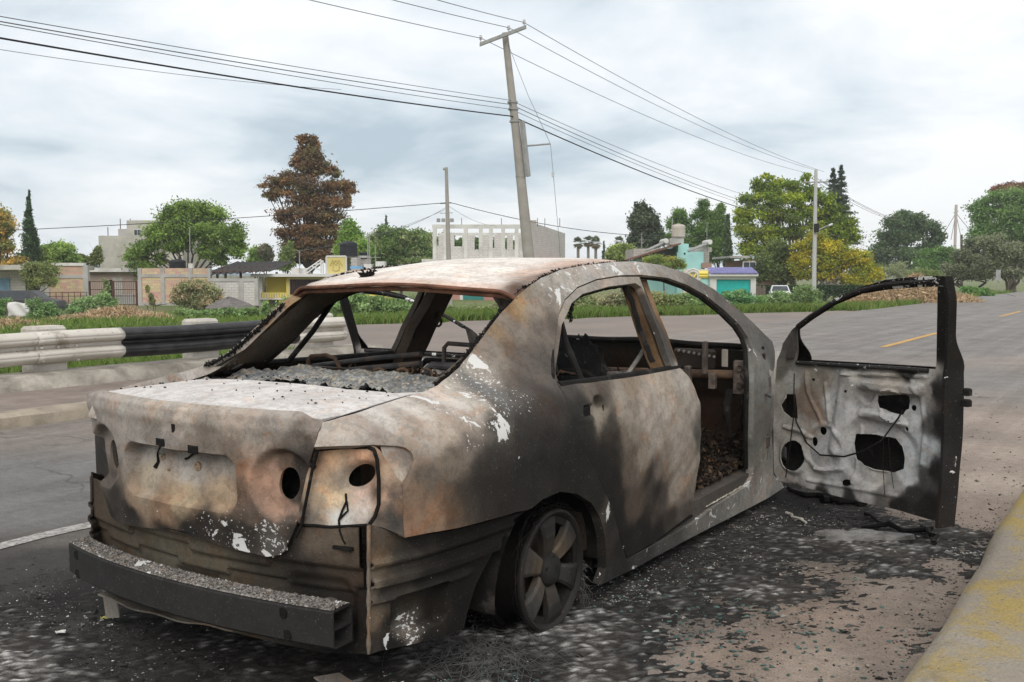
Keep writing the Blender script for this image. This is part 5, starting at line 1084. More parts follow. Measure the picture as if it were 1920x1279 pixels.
def frame_wall(s, u0, u1, v0, v1, vb, cols, y=0.):
    """block panels set in a raised concrete frame"""
    s.box('wall', u0, v0, u1, v1, y, y+.2, M_PINK)
    for a, b in cols: s.box('concrete_column', a, v0-.5, b, v1, y-.06, y+.24, M_C2)
    for a, b in zip(cols[:-1], cols[1:]): s.box('concrete_beam', a[1], vb, b[0], vb+6, y-.05, y+.23, M_C2)
    for a, b in zip(cols[:-1], cols[1:]): s.box('plinth', a[1], v1-6, b[0], v1, y-.04, y+.23, M_C2)
s = Site('block_house', 'low flat-roofed house at the far left with a pink and yellow block side wall', 'house', 60, 578, 66)
s.box('wall', -90, 506, 88, 578, .6, .8, M_GREYB); s.box('roof_slab', -100, 497, 108, 506, -.9, 6, M_TAN); s.box('door', 42, 530, 66, 572, .52, .6, M_DK); s.box('window', -12, 522, 12, 545, .52, .6, worn('blue_curtain', (.16, .27, .36), .3, 3))
frame_wall(s, 90, 165, 498, 576, 516, [(86, 95), (158, 167)]); s.box('parapet_cap', 100, 493, 160, 498.5, -.1, .35, M_C3)
mb = MB()
for z_ in (535, 545, 555): s.box('', 43, z_, 65, z_+1, .47, .51, None, None, mb)
mb.build('door_bar', M_RUST, s.o)
s = Site('courtyard_house', 'pale low house behind the rusty gate with a patched white roof', 'house', 210, 576, 76)
s.box('wall', 165, 508, 262, 576, 0, 5, worn('pinkish_render', (.42, .33, .28), .15, 1)); s.box('roof', 163, 503, 264, 510, -.6, 5.5, M_C3); s.box('door', 200, 525, 212, 570, -.08, 0, M_DK); s.box('wall_patch', 213, 520, 232, 560, -.05, 0, M_GREYB)
s = Site('metal_gate', 'rusty pipe gate with wire mesh between the two pink block walls', 'gate', 213, 573, 65)
for u in (169, 213, 257): s.tube('gate_post', [(u, 527), (u, 574)], .06 if u != 213 else .09, M_RUST)
mb = MB()
for v in (528, 543, 555, 571): mb.tube([s.P(169, v), s.P(257, v)], .025, 5)
for k in range(22): u = 171+4*k; mb.tube([s.P(u, 528, .01), s.P(u, 571, .01)], .010, 4)
mb.build('mesh_panel', M_RUST, s.o); s.box('grey_drum_panel', 217, 552, 247, 572, .3, .5, M_C2)
s = Site('boundary_wall', 'pink and yellow block boundary wall in a grey concrete frame, three panels', 'wall', 330, 574, 65)
frame_wall(s, 262, 395, 503, 573, 514, [(260, 267), (303, 310), (355, 362), (391, 396)])
s.box('cap_post', 355, 494, 363, 503, -.05, .25, M_C3)
s = Site('grey_wall', 'unpainted pale block wall between the pink wall and the yellow house', 'wall', 440, 573, 64)
s.box('wall', 396, 527, 484, 573, 0, .2, M_PALEB); s.box('concrete_beam', 396, 522, 484, 528, -.05, .25, M_C2); s.box('concrete_column', 448, 528, 457, 573, -.05, .25, M_C2); s.box('concrete_column', 478, 528, 485, 573, -.05, .25, M_C2)
mb = MB()
for k in range(40): u = 397+2.2*k; mb.tube([s.P(u, 522, .1), s.P(u+random.uniform(-.5, .5), 517+random.uniform(-1, 1), .1)], .012, 4)
mb.build('reinforcing_bar', M_RUST, s.o)
s = Site('shed_roof', 'sloping dark corrugated shed roof on posts above the pale block wall', 'shed', 455, 572, 67)
mb = MB(); n = 44
for k in range(n): 
    pass
mb.loft([[(s.X(393+127*t)+0, -1.5, s.Z(513.5-(513-487.5)*0)+.0+.05*math.sin(k*1.9)) if False else (s.X(393+(127)*t), -2.0, s.Z(516-8*t)+.05*math.sin(k*1.57)) for k, t in enumerate(np.linspace(0, 1, n))], [(s.X(407+113*t), 5, s.Z(489-1*t)+.05*math.sin(k*1.57)) for k, t in enumerate(np.linspace(0, 1, n))]], closed=False); o = mb.build('roof_sheet', M_CORR, s.o); so = o.modifiers.new('t', 'SOLIDIFY'); so.thickness = .03
for u in (403, 417, 432, 460, 500): s.tube('post', [(u, 510, -1 if u < 490 else 3), (u, 572, -1 if u < 490 else 3)], .09, M_RUST)
for k, v in enumerate((496, 503, 511)): s.tube('rafter', [(398+k, v, 4-2.6*k), (518-2*k, v-4, 4-2.6*k)], .07, M_RUST)
s = Site('yellow_house', 'flat-roofed yellow house with a white roof slab and barred dark window', 'house', 600, 581, 66)
s.box('wall', 490, 519, 720, 581, 1.4, 6, M_YW); s.box('wall', 535, 519, 720, 581, .35, 1.4, M_YW); s.box('pillar', 484, 519, 490, 581, .3, .8, M_C3)
s.box('roof_slab', 473, 513.5, 724, 519, -.3, 6.5, M_WP); w_ = s.box('window_frame', 537, 521, 606, 562, .28, .34, M_PYW); g = s.box('window', 543, 524, 599, 552, .20, .27, M_DK)
mb = MB()
for k in range(15): u = 544+3.9*k; s.box('', u, 524, u+.7, 552, .14, .19, None, None, mb)
mb.build('window_bar', M_RUST, g); 
b = s.box('balustrade', 488, 549, 535, 559, .3, .42, M_YW); mb = MB()
for k in range(10): s.box('', 488+4.8*k, 550, 489.4+4.8*k, 558.5, .24, .29, None, None, mb)
mb.build('baluster', M_C2, b); s.box('bench', 486, 559, 537, 562, .0, .9, M_C3); s.box('niche', 499, 563, 513, 572, .9, 1.35, M_C2)
p = s.box('roof_panel', 612, 481, 649, 513.5, .2, .6, M_PYW); mb = MB()
for pts in ([(619,498),(624,487),(630,497),(636,487),(642,498)], [(624,506),(624,494),(630,488),(636,494),(636,506),(630,508),(624,506)]): mb.tube([s.P(u, v, .19) for u, v in pts], .05, 5)
mb.build('ornament', worn('ochre', (.58, .46, .16), .1), p); mb = MB()
for a, b_ in (((612, 481), (649, 481)), ((612, 513), (612, 481)), ((649, 513), (649, 481))): mb.tube([s.P(*a, .2), s.P(*b_, .2)], .06, 4)
mb.build('panel_trim', M_WP, p)
s.box('roof_block', 648, 482, 660, 510, 2.4, 4, M_GREYB); s.box('blue_box', 655, 499, 678, 504, .5, 1.5, worn('blue_sheet', (.2, .42, .66), .1)); s.box('white_box', 682, 495, 696, 514, .3, 1.2, M_WP); s.box('white_box', 704, 490, 721, 514, .3, 1.2, M_WP)
def tank(label, u, vb, vt, wu, h, mat, y=0, ribs=3):
    s = Site('water_tank', label, 'water tank', u, vb, h); r = abs(s.X(u+wu/2)); H = s.Z(vt); mb = MB()
    prof = [(r, 0), (r, H*.12)]
    for k in range(ribs): z = H*(.2+.55*k/ribs); prof += [(r*.97, z), (r, z+H*.06), (r, z+H*.12)]
    prof += [(r, H*.80), (r*.93, H*.88), (r*.6, H*.96), (r*.3, H*.97), (r*.3, H), (.001, H)]
    mb.lathe([(.001, 0)]+prof, (0, 0, 0), 'z', 24); mb.build('tank_body', mat, s.o, True); mb = MB(); mb.lathe([(r*.31, H*.98), (r*.31, H*1.02), (.001, H*1.03)], (0, 0, 0), 'z', 16); mb.build('tank_lid', mat, s.o, True); return s
tank('black round water tank on the yellow house, larger of its two', 654, 480, 452, 33, 70, M_TANK)
tank('small black water tank on the yellow house, right of the larger tank', 683, 486, 472, 17, 73, M_TANK)
tank('black round water tank standing behind the pink boundary wall', 333, 507, 486, 30, 67, M_TANK)
s = Site('tank_stand', 'grey block and post stand carrying the water tanks', 'stand', 668, 514, 71.5); s.box('platform', 634, 480, 692, 484, -1.2, 1.2, M_C2); s.box('block_leg', 640, 484, 652, 514, -1, 1, M_GREYB); s.box('block_leg', 680, 486, 692, 514, -1, 1, M_GREYB)
for u in (662, 672): s.box('post', u, 484, u+2.5, 514, -.6, -.4, M_C3)
def antenna(label, u, vb, vt, h, r=.025, arms=()):
    s = Site('antenna_mast', label, 'antenna', u, vb, h, 'thin roof masts and aerials'); s.tube('mast', [(u, vb), (u, vt)], r, M_STEEL)
    for v, w_ in arms: s.tube('arm', [(u-w_, v), (u+w_, v)], .018, M_STEEL)
antenna('thin roof mast in front of the round green tree', 357, 500, 426, 68, .03, ((497, 4),))
antenna('aerial on a pole at the left end of the yellow roof', 562, 513, 470, 67, .03, ((470, 5), (473, 3)))
antenna('lattice mast just right of the water tank', 690, 514, 436, 69, .035); antenna('twin lattice mast just right of the water tank', 693, 514, 438, 69, .035); antenna('tall aerial above the white roof boxes', 704, 500, 458, 67, .025, ((483, 10),))
s = Site('solar_water_heater', 'tilted white solar water heater frame on the yellow roof', 'solar heater', 590, 513, 67)
for a, b_ in (((573,507),(602,487)), ((576,512),(606,489)), ((602,487),(602,512)), ((606,489),(606,513)), ((585,500),(602,507)), ((590,496),(604,494))): s.tube('frame_bar', [a, b_], .05, M_WP)
s.box('base_block', 545, 503, 575, 513, .2, 1.5, M_C3); mb = MB(); mb.add([s.P(574, 509, .3), s.P(603, 489, .3), s.P(605, 490, 1.2), s.P(576, 511, 1.2)], [(0, 1, 2, 3)]); mb.build('collector', M_DK, s.o)
# grey block tower house
s = Site('grey_tower_house', 'tall unfinished grey block house rising behind the round green tree', 'house', 260, 560, 95)
s.box('wall', 188, 442, 345, 560, 0, 9, M_TAN); s.box('upper_storey', 232, 412, 345, 442, 1.2, 9, M_TAN); s.box('stair_wall', 214, 428, 232, 442, 1.4, 5, M_C2); w_ = s.box('window', 246, 429, 260, 441, 1.08, 1.2, M_WP)
s.box('pane', 247.2, 430, 252.3, 440, 1.03, 1.07, M_GL, w_); s.box('pane', 253.5, 430, 259, 440, 1.03, 1.07, M_GL, w_)
for u in (190, 214, 233): s.tube('reinforcing_bar', [(u, 442 if u < 230 else 412, 2), (u, 424 if u < 200 else 408, 2)], .04, M_RUST)
# unfinished white block building
s = Site('unfinished_building', 'unfinished white block building with open window frames on its upper floor', 'building', 940, 585, 86)
s.box('ground_floor', 800, 492, 1075, 585, .3, 14, worn('pink_render', (.50, .26, .22), .15, 1)); s.box('floor_slab', 793, 486, 1000, 492, -.9, 14, M_C3)
s.box('roof_beam', 811, 421, 995, 428, 0, .5, M_C3); mb = MB()
for u in (812, 832, 870, 898, 917, 940, 965, 985): s.box('concrete_column', u, 428, u+7 if u not in (860,) else u+9, 486, 0, .45, M_C3)
for a, b_ in ((819, 832), (839, 870), (877, 898), (905, 917), (924, 940), (947, 965), (972, 985)): s.box('block_infill', a, 462 if b_ < 875 else 468, b_, 486, .1, .3, M_PALEB)
for a_, b_ in ((815, 846), (862, 886), (897, 914), (925, 940), (950, 962), (969, 992)): s.box('rear_panel', a_, 437, b_, 486, 5, 5.4, M_PALEB)
s.box('rear_beam', 815, 432, 992, 437, 5, 5.4, M_C3); s.box('rear_infill', 815, 466, 992, 486, 5.1, 5.3, M_PALEB)
mb = MB(); x0, x1 = s.X(992), s.X(1073); 
mb.add([(x0, 0, s.Z(415)), (x0, 0, s.Z(490)), (x1, 12, s.Z(490)), (x1, 12, s.Z(427)-.0)]+[(x0-.3, .3, s.Z(415)), (x0-.3, .3, s.Z(490)), (x1-.3, 12.3, s.Z(490)), (x1-.3, 12.3, s.Z(427))], [(0,1,2,3),(7,6,5,4),(0,3,7,4),(0,4,5,1),(3,2,6,7)]); mb.build('side_wall', M_PALEB, s.o)
s.box('water_tank', 988, 408, 1008, 418, 4, 6, M_TANKB)
for u in (865, 940, 1008, 1022, 1050): s.tube('reinforcing_bar', [(u, 424, 1), (u, 408, 1)], .03, M_RUST)
s.box('gate', 868, 538, 906, 572, .18, .28, M_TEAL2); s.box('gate_frame', 862, 534, 868, 574, .15, .3, M_WP); s.box('white_wall', 930, 536, 1075, 585, .15, .28, M_C3); s.box('window', 870, 494, 905, 500, .2, .28, M_DK)
# turquoise house with its roof gear
s = Site('turquoise_house', 'turquoise house with a lean-to tiled roof and roof tank', 'house', 1270, 575, 80)
s.box('wall', 1268, 472, 1318, 575, 0, 7, M_TURQ); s.box('upper_wall', 1270, 457, 1290, 472, 0, 5, M_TURQ); s.box('block_storey', 1193, 465, 1270, 485, 2, 8, M_GREYB); s.box('wall', 1193, 485, 1268, 575, .5, 7, M_TURQ); s.box('block_storey', 1292, 463, 1340, 472, 1.5, 7, M_GREYB)
mb = MB(); A = [s.P(1172, 490, -1.2), s.P(1271, 459, -1.2), s.P(1271, 459, 2.5), s.P(1172, 490, 2.5)]; mb.add(A+[(a, b, c+.12) for a, b, c in A], [(3,2,1,0),(4,5,6,7),(0,1,5,4),(1,2,6,5),(2,3,7,6),(3,0,4,7)]); mb.build('sloping_roof', worn('brown_tile', (.17, .09, .06), .4, 6), s.o)
s.box('vent_hole', 1281, 474, 1284, 477, -.06, -.01, M_DK); s.box('tower_block', 1318, 470, 1333, 495, 1, 3, M_GREYB); s.box('brick_parapet', 1314, 493, 1332, 503, -.3, .0, M_REDB)
s.box('tower_base', 1259, 446, 1285, 458, 1, 3.5, M_C2)
tank('beige domed water tank on the turquoise house', 1272, 446, 420, 26, 81.5, M_TANKB, 0, 3)
for (u0, v0, u1, v1, lab) in ((1245, 453, 1212, 470, 'solar heater on the turquoise house, left of the beige tank'), (1326, 455, 1290, 471, 'solar heater on the turquoise house, right of the beige tank')):
    s = Site('solar_heater', lab, 'solar heater', u0, v0, 80, 'solar heaters on the turquoise house'); mb = MB(); r = abs(s.X(u0+5)); mb.lathe([(.001, -1.2), (r*.8, -1.2), (r, -1.05), (r, 1.1), (r*.8, 1.2), (.001, 1.2)], (0, 0, 0), 'y', 16); mb.build('drum', M_WP, s.o, True)
    for k in range(3): s.tube('tube_rail', [(u0, v0+1.5, -.9+.9*k), (u1, v1, -.9+.9*k)], .09, M_STEEL)
    s.tube('stand_leg', [(u0, v0, 0), (u0+1, v0+16, 0)], .05, M_STEEL); s.tube('stand_leg', [(u0, v0, 0), (u0-9, v0+14, 0)], .04, M_STEEL)
antenna('aerial pole left of the beige tank', 1203, 466, 436, 82, .03, ((452, 5), (449, 4), (455, 4))); antenna('ladder-like twin mast beside the beige tank', 1260, 458, 409, 82, .04); antenna('thin mast beside the right solar heater', 1325, 470, 416, 81, .025)
s = Site('garage', 'white garage with turquoise corrugated doors and blue tiled eave', 'garage', 1373, 569, 74)
s.box('wall', 1331, 516, 1343, 569, 0, 4, M_WP); s.box('wall', 1407, 516, 1417, 569, 0, 4, M_WP); s.box('lintel', 1343, 516, 1407, 524, 0, 4, M_WP)
d = s.box('garage_door', 1343, 524, 1407, 569, .2, .26, M_TEAL); mb = MB()
for k in range(21): s.box('', 1344+3.05*k, 524.5, 1345.2+3.05*k, 568.5, .15, .195, None, None, mb)
mb.build('door_rib', M_TEAL, d); s.box('cornice', 1328, 513, 1419, 518, -.35, 4.2, M_WP)
mb = MB(); mb.add([s.P(1330, 513, -.45), s.P(1417, 513, -.45), s.P(1415, 502, 1.2), s.P(1332, 502, 1.2), s.P(1330, 512, 1.2), s.P(1417, 512, 1.2)], [(0,1,2,3),(0,3,4),(1,5,2),(2,5,4,3)]); e_ = mb.build('tiled_eave', M_BLUET, s.o); mb = MB()
for k in range(30):
    t_ = k/29; mb.tube([(s.X(1330.5+86*t_), -.43, s.Z(512.6)), (s.X(1332.5+82*t_), 1.2, s.Z(501.8))], .055, 5)
mb.build('ridge_tile', M_BLUET, e_)
s = Site('arched_wall', 'cream entrance wall with round arch ornament beside the garage', 'wall', 1305, 569, 74.5)
s.box('wall', 1281, 505, 1331, 569, 0, .4, worn('cream_paint', (.64, .60, .5), .1, 1)); s.box('door', 1300, 522, 1328, 560, -.06, 0, M_TURQ); mb = MB(); c = s.P(1298, 519, -.1); R = abs(s.X(1305+14)-s.X(1305))
for q in (1., .72): mb.tube([(c[0]+R*q*math.cos(a), c[1], c[2]+R*q*math.sin(a)) for a in np.linspace(0, math.pi*2, 28)], .10, 6)
mb.build('arch_ring', M_C3, s.o, True); mb = MB(); mb.tube([(c[0]-R*.45, c[1], c[2]+R*.4), (c[0], c[1], c[2]-R*.3), (c[0]+R*.45, c[1], c[2]+R*.4)], .09, 5); mb.tube([s.P(1309, 513, -.1), s.P(1326, 513, -.1)], .2, 5); mb.tube([s.P(1309, 518, -.12), s.P(1329, 518, -.12)], .16, 5); mb.build('yellow_ornament', M_YW, s.o)
s = Site('brick_house', 'red brick house half hidden behind the lime green tree', 'house', 1440, 560, 84); s.box('wall', 1392, 488, 1475, 560, 0, 7, M_REDB); s.box('roof_slab', 1365, 480, 1402, 484, -.5, 7, M_C2); w_ = s.box('window', 1391, 490, 1416, 506, -.12, 0, M_WP); s.box('pane', 1393, 492, 1403, 505, -.17, -.12, M_GL, w_); s.box('pane', 1404.5, 492, 1414, 505, -.17, -.12, M_GL, w_)
s = Site('wooden_fence', 'short grey plank fence beside the garage', 'fence', 1426, 571, 73)
for k in range(6): s.box('plank', 1418+2.9*k, 538+random.uniform(-3, 3), 1420.4+2.9*k, 571, 0, .04, M_WOODG)
s.tube('fence_rail', [(1417, 550, .06), (1436, 550, .06)], .04, M_WOODG)
s = Site('metal_railing', 'rusty metal railing on a white ledge at the left', 'railing', 120, 582, 61)
mb = MB()
for v in (549, 556, 570): s.tube('top_rail', [(82, v), (165, v-1)], .022, M_RUST)
for k in range(8): s.tube('baluster', [(83+11.5*k, 549), (83+11.5*k, 572)], .022, M_RUST)
s.box('ledge', 80, 570, 166, 574, 0, 1.5, M_WP); s.box('ledge_wall', 95, 574, 166, 584, .5, .8, M_DK)
# parked vehicles
M_CARD = worn('dark_car_paint', (.05, .05, .055), .2, 2, .4); M_CARW = worn('white_car_paint', (.72, .73, .74), .05, 2, .35); M_TYRE = worn('tyre', (.02, .02, .02), .2)
def parked(name, label, u, v, h, prof, wid, mat, yaw, glass):
    s = Site(name, label, 'car', u, v, h); s.o.rotation_euler = (0, 0, ROTZ+yaw); mb = MB()
    low = [q for q in prof]; rings = []
    for x, z0, z1, k in low: rings.append([(x, -wid/2, z0), (x, -wid/2*1.0, z0+(z1-z0)*.55), (x, -wid/2*k, z1), (x, wid/2*k, z1), (x, wid/2, z0+(z1-z0)*.55), (x, wid/2, z0)])
    mb.loft(rings, True, True); b = mb.build('body', mat, s.o)
    for (x0, x1, z0, z1) in glass:
        m2 = MB()
        for sg in (-1, 1): m2.add([(x0-.1, sg*wid*.478, z0), (x1+.1, sg*wid*.478, z0), (x1, sg*wid*.43, z1), (x0, sg*wid*.43, z1)], [(0, 1, 2, 3)])
        m2.build('side_window', M_GL, s.o)
    for x in (low[0][0]+.75, low[-1][0]-.75):
        for sg in (-1, 1): m2 = MB(); m2.lathe([(.001, -.1), (.2, -.1), (.31, -.08), (.31, .08), (.2, .1), (.001, .1)], (x, sg*(wid/2-.08), .31), 'y', 18); w_ = m2.build('wheel', M_TYRE, s.o, True)
    return s
sed = [(-2.2, .35, .72, .9), (-2.05, .28, .92, .88), (-1.3, .25, 1.0, .86), (-.75, .25, 1.42, .72), (.35, .25, 1.45, .72), (1.1, .25, 1.0, .84), (2.0, .28, .86, .86), (2.2, .35, .6, .9)]
parked('old_estate_car', 'dark old car parked behind the white tarpaulin at the far left', 52, 592, 58, [(-1.9, .3, 1.25, .8), (-1.7, .25, 1.5, .74), (.5, .25, 1.5, .74), (1.1, .25, 1.05, .84), (1.9, .3, .9, .86), (2.1, .35, .6, .9)], 1.65, M_CARD, .1, [(-1.55, -.75, 1.05, 1.42), (-.65, .35, 1.05, 1.42)])
wcar = parked('white_car', 'white car showing above the bushes under the lime green tree', 1461, 568, 80, sed, 1.7, M_CARW, 1.35, [(-.7, .3, 1.0, 1.36)])
mb = MB(); mb.add([(-.84, -.66, 1.0), (-.84, .66, 1.0)], []) if False else None
m2 = MB(); m2.add([(-1.34, -.66, 1.0), (-1.34, .66, 1.0), (-.80, .56, 1.385), (-.80, -.56, 1.385)], [(0, 1, 2, 3)]); m2.build('rear_window', M_GL, wcar.o)
m2 = MB(); m2.add([(1.14, -.66, 1.0), (1.14, .66, 1.0), (.42, .56, 1.43), (.42, -.56, 1.43)], [(3, 2, 1, 0)]); m2.build('windscreen', M_GL, wcar.o)
s = Site('tarpaulin', 'white tarpaulin hung in front of the old dark car', 'tarpaulin', 35, 594, 52); mb = MB(); mb.loft([[(s.X(14+41*t+2*k/6), .08*math.sin(9*t+k), s.Z(594-(594-568+2*math.sin(5*t))*k/6)) for t in np.linspace(0, 1, 16)] for k in range(7)], closed=False); o = mb.build('sheet', M_WP, s.o, True); so = o.modifiers.new('t', 'SOLIDIFY'); so.thickness = .01
s.tube('pole', [(13, 596), (13, 566)], .03, M_WOODG); s.tube('pole', [(56, 596), (56, 567)], .03, M_WOODG)

# ================================================================== poles and wires
M_POLE = worn('pole_concrete', (.37, .345, .31), .1, 3, .9, (.28, .25, .22), .5, 2, .2, 60)
M_POLEW = worn('pole_pale', (.50, .50, .48), .08, 3, .9)
M_INS = worn('porcelain', (.62, .62, .63), .1, 3, .3); M_WIRE = worn('wire_black', (.03, .03, .032), .2); M_WIREG = worn('wire_grey', (.16, .16, .165), .2)
H1 = 36.
s = Site('leaning_utility_pole', 'leaning concrete utility pole with a crossarm, tallest in the picture', 'utility pole', 1002, 602, H1)
mb = MB(); mb.tube([s.P(1003, 612), s.P(992, 490), s.P(970, 270), s.P(947, 62)], [.235, .215, .165, .115], 14); mb.build('shaft', M_POLE, s.o, True)
arm = [s.P(901, 88, -.35), s.P(986, 55, -.35)]; mb = MB(); d = np.array(arm[1])-np.array(arm[0]); u_ = np.array([0, 0, 1.])*.055
mb.add([np.array(p)+o_ for p in arm for o_ in ((0, -.06, -.06), (0, .06, -.06), (0, .06, .06), (0, -.06, .06))], [(0,1,2,3),(7,6,5,4),(0,4,5,1),(1,5,6,2),(2,6,7,3),(3,7,4,0)]); ca = mb.build('crossarm', M_STEEL, s.o)
ins = []
for u, v in ((903, 84), (954, 66), (982, 55)):
    c = s.P(u, v, -.35); mb = MB(); mb.lathe([(.02, 0), (.02, .1), (.065, .11), (.04, .15), (.07, .17), (.04, .21), (.055, .24), (.001, .26)], c, 'z', 12); mb.build('insulator', M_INS, ca, True); ins.append((u, v-12))
mb = MB(); a, b = np.array(s.P(970, 228, -.16)), np.array(s.P(981, 332, -.2)); mb.tube([a+[.17, 0, 0], b+[.17, 0, 0]], [.10, .10], 4); mb.build('conduit_box', M_STEEL, s.o)
s.tube('brace', [(977, 275, -.05), (1031, 270, -.05)], .035, M_STEEL)
for v in (192, 205, 228, 331): u = 947+(v-62)*.108; c = s.P(u, v); mb = MB(); mb.lathe([(.175, -.03), (.19, -.03), (.19, .03), (.175, .03)], c, 'z', 14); mb.build('clamp', M_STEEL, s.o)
g = s.tube('stay_wire', [(953, 85, -.1), (990, 180, -.05), (1031, 270, -.05), (1036, 320), (1046, 430), (1056, 560)], .009, M_WIREG); mb = MB(); mb.lathe([(.02, -.1), (.05, -.09), (.05, .09), (.02, .1)], s.P(1036, 327), 'z', 10); mb.build('stay_insulator', M_INS, g, True)
def catenary(a, b, sag, n=28): return [(a*(1-t)+b*t)+np.array([0, 0, -4*sag*t*(1-t)]) for t in np.linspace(0, 1, n)]
def wire(label, a, b, sag, r, mat=M_WIREG, group='overhead wires'):
    mb = MB(); mb.tube(catenary(np.array(a), np.array(b), sag), r, 5); o = mb.build('overhead_wire', mat); tag(o, label, 'wire', group); return o
def off(u, v, h, y): p = hp(u, v, h); return p
H2 = 78.; D_ROAD = np.array([0, -1., 0])
tops = [(903, 72), (954, 52), (982, 42)]; far = [(1503, 322), (1525, 318), (1545, 322)]; lefts = [(596, 0), (750, 0), (832, 0)]
for k in range(3):
    p = hp(*tops[k], H1-.35); nm = ('left', 'middle', 'right')[k]
    q = hp(*lefts[k], 27.5+1.2*k); wire('high wire from the %s insulator of the leaning pole towards the viewer' % nm, p, p+(q-p)*1.9, .05, .012); wire('high wire from the %s insulator of the leaning pole to the pale pole' % nm, p, hp(*far[k], H2), .5, .012)
for k, (v0, v1, v2, r, mat, w_) in enumerate(((20, 188, 378, .010, M_WIREG, 'topmost of the low wires'), (26, 196, 392, .013, M_WIREG, 'second of the low wires'), (28, 205, 396, .010, M_WIREG, 'third of the low wires'), (50, 218, 404, .022, M_WIRE, 'thick black cable, lowest of the pole wires'))):
    p = hp(957+.1*(v1-190), v1, H1-.2); q = hp(0, v0, 20.); wire(w_+' left of the leaning pole', p, p+(q-p)*1.6, .12+.04*k, r, mat); wire(w_+' right of the leaning pole', p, hp(1522, v2+20, H2), .5, r*1.1, mat)
wire('faint thin wire low across the left sky', hp(0, 93, 30), hp(640, 168, 48), .15, .010)
H3 = 64.
s = Site('lamp_pole', 'thin concrete pole before the unfinished building carrying wires', 'utility pole', 843, 585, H3); s.tube('shaft', [(844, 590), (838, 314)], [.19, .10], M_POLE, None, 12)
s.tube('lamp_head', [(838, 316), (832, 317)], .09, M_STEEL); 
for v in (382, 400): s.tube('bracket', [(826, v), (850, v-1)], .025, M_STEEL)
mb = MB(); 
for u in (823, 832, 848): mb.cham(tuple(np.array(s.P(u, 413))-[.12, .1, .12]), tuple(np.array(s.P(u, 413))+[.12, .1, .12]), .03)
mb.build('service_box', M_STEEL, s.o)
wire('street wire from the thin pole to the far left', hp(838, 380, H3), hp(-30, 434, 60), .15, .022, M_WIRE); wire('street wire from the thin pole to the pale pole', hp(838, 378, H3), hp(1524, 420, H2), 1.6, .022, M_WIRE); wire('service drop from the thin pole to the yellow house', hp(838, 388, H3), hp(700, 440, 68), .3, .014); wire('service drop from the thin pole to the left roofs', hp(838, 392, H3), hp(560, 470, 67), .4, .012); wire('service drop from the thin pole to the unfinished building', hp(838, 384, H3), hp(930, 424, 84), .3, .012)
s = Site('street_lamp_pole', 'pale straight pole with a lamp arm before the yellow tree', 'utility pole', 1526, 553, H2); s.tube('shaft', [(1526, 572), (1525, 318)], [.19, .13], M_POLEW, None, 12); la = s.tube('lamp_arm', [(1528, 433), (1545, 425), (1557, 421)], .05, M_STEEL); s.tube('lamp_head', [(1551, 423), (1558, 420)], .09, M_WP, la)
s.tube('crossarm', [(1503, 342, 0), (1548, 341, 0)], .06, M_STEEL); s.box('cable_bundle', 1522, 420, 1530, 436, -.4, -.2, M_DK)
for u in (1505, 1535, 1546): mb = MB(); mb.lathe([(.02, 0), (.06, .05), (.06, .2), (.001, .22)], s.P(u, 341), 'z', 8); mb.build('insulator', M_INS, s.o)
H4 = 170.
s = Site('far_utility_pole', 'distant concrete pole with crossarm beyond the dark green tree', 'utility pole', 1734, 522, H4); s.tube('shaft', [(1733, 526), (1736, 418)], [.30, .2], M_POLE, None, 10); s.tube('crossarm', [(1719, 421), (1749, 422)], .1, M_STEEL); s.tube('lamp_arm', [(1736, 474), (1758, 464)], .08, M_STEEL); s.box('cable_bundle', 1731, 476, 1739, 484, -.6, -.3, M_DK)
for u in (1721, 1730, 1746): s.box('insulator', u-1, 417, u+1, 421, -.1, .1, M_INS)
for k, v in enumerate((322, 330, 342)): wire('far high wire between the pale pole and the distant pole, strand %s' % ('one', 'two', 'three')[k], hp((1503, 1525, 1545)[k], v, H2), hp((1721, 1730, 1746)[k], 418, H4), 1.2, .02)
for k, v in enumerate((424, 432)): wire(('upper', 'lower')[k]+' low wire between the pale pole and the distant pole', hp(1526, v, H2), hp(1735, 474+6*k, H4), 1., .022)
s = Site('plain_far_pole', 'bare dark pole at the roadside right of the distant pole', 'utility pole', 1803, 530, 120); s.tube('shaft', [(1803, 536), (1800, 440)], [.18, .15], M_WOODG, None, 8)
s = Site('guyed_mast', 'slim pale guyed mast far behind the trees at the right', 'mast', 1790, 480, 260); s.tube('mast', [(1790, 485), (1790, 384)], .35, worn('mast_paint', (.5, .42, .38), .1), None, 6)
for du in (-26, -8, 12, 38): s.tube('guy_wire', [(1790, 400), (1790+du, 445 if abs(du) > 20 else 450)], .07, M_WIREG)
for a in ((-4, 398), (4, 396), (-3, 392), (3, 402)): s.tube('spur', [(1790, a[1]+4), (1790+a[0], a[1])], .12, M_STEEL)
s = Site('road_sign', 'back of a small grey road sign on the right verge', 'road sign', 1870, 552, 75); s.tube('post', [(1870, 554), (1870, 510)], .04, M_STEEL); s.box('plate', 1865.5, 506, 1874.5, 526, -.05, -.02, M_STEEL)
s = Site('bucket', 'small white bucket on the grass by the road sign', 'bucket', 1878, 553, 74); mb = MB(); mb.lathe([(.001, 0), (.13, 0), (.17, .32), (.175, .33), (.165, .32), (.12, .02), (.001, .02)], (0, 0, 0), 'z', 14); mb.build('pail', M_WP, s.o, True); mb = MB(); mb.tube([(.165*math.cos(a), 0, .30+.12*math.sin(a)) for a in np.linspace(0, math.pi, 9)], .008, 5); mb.build('handle', M_STEEL, s.o)

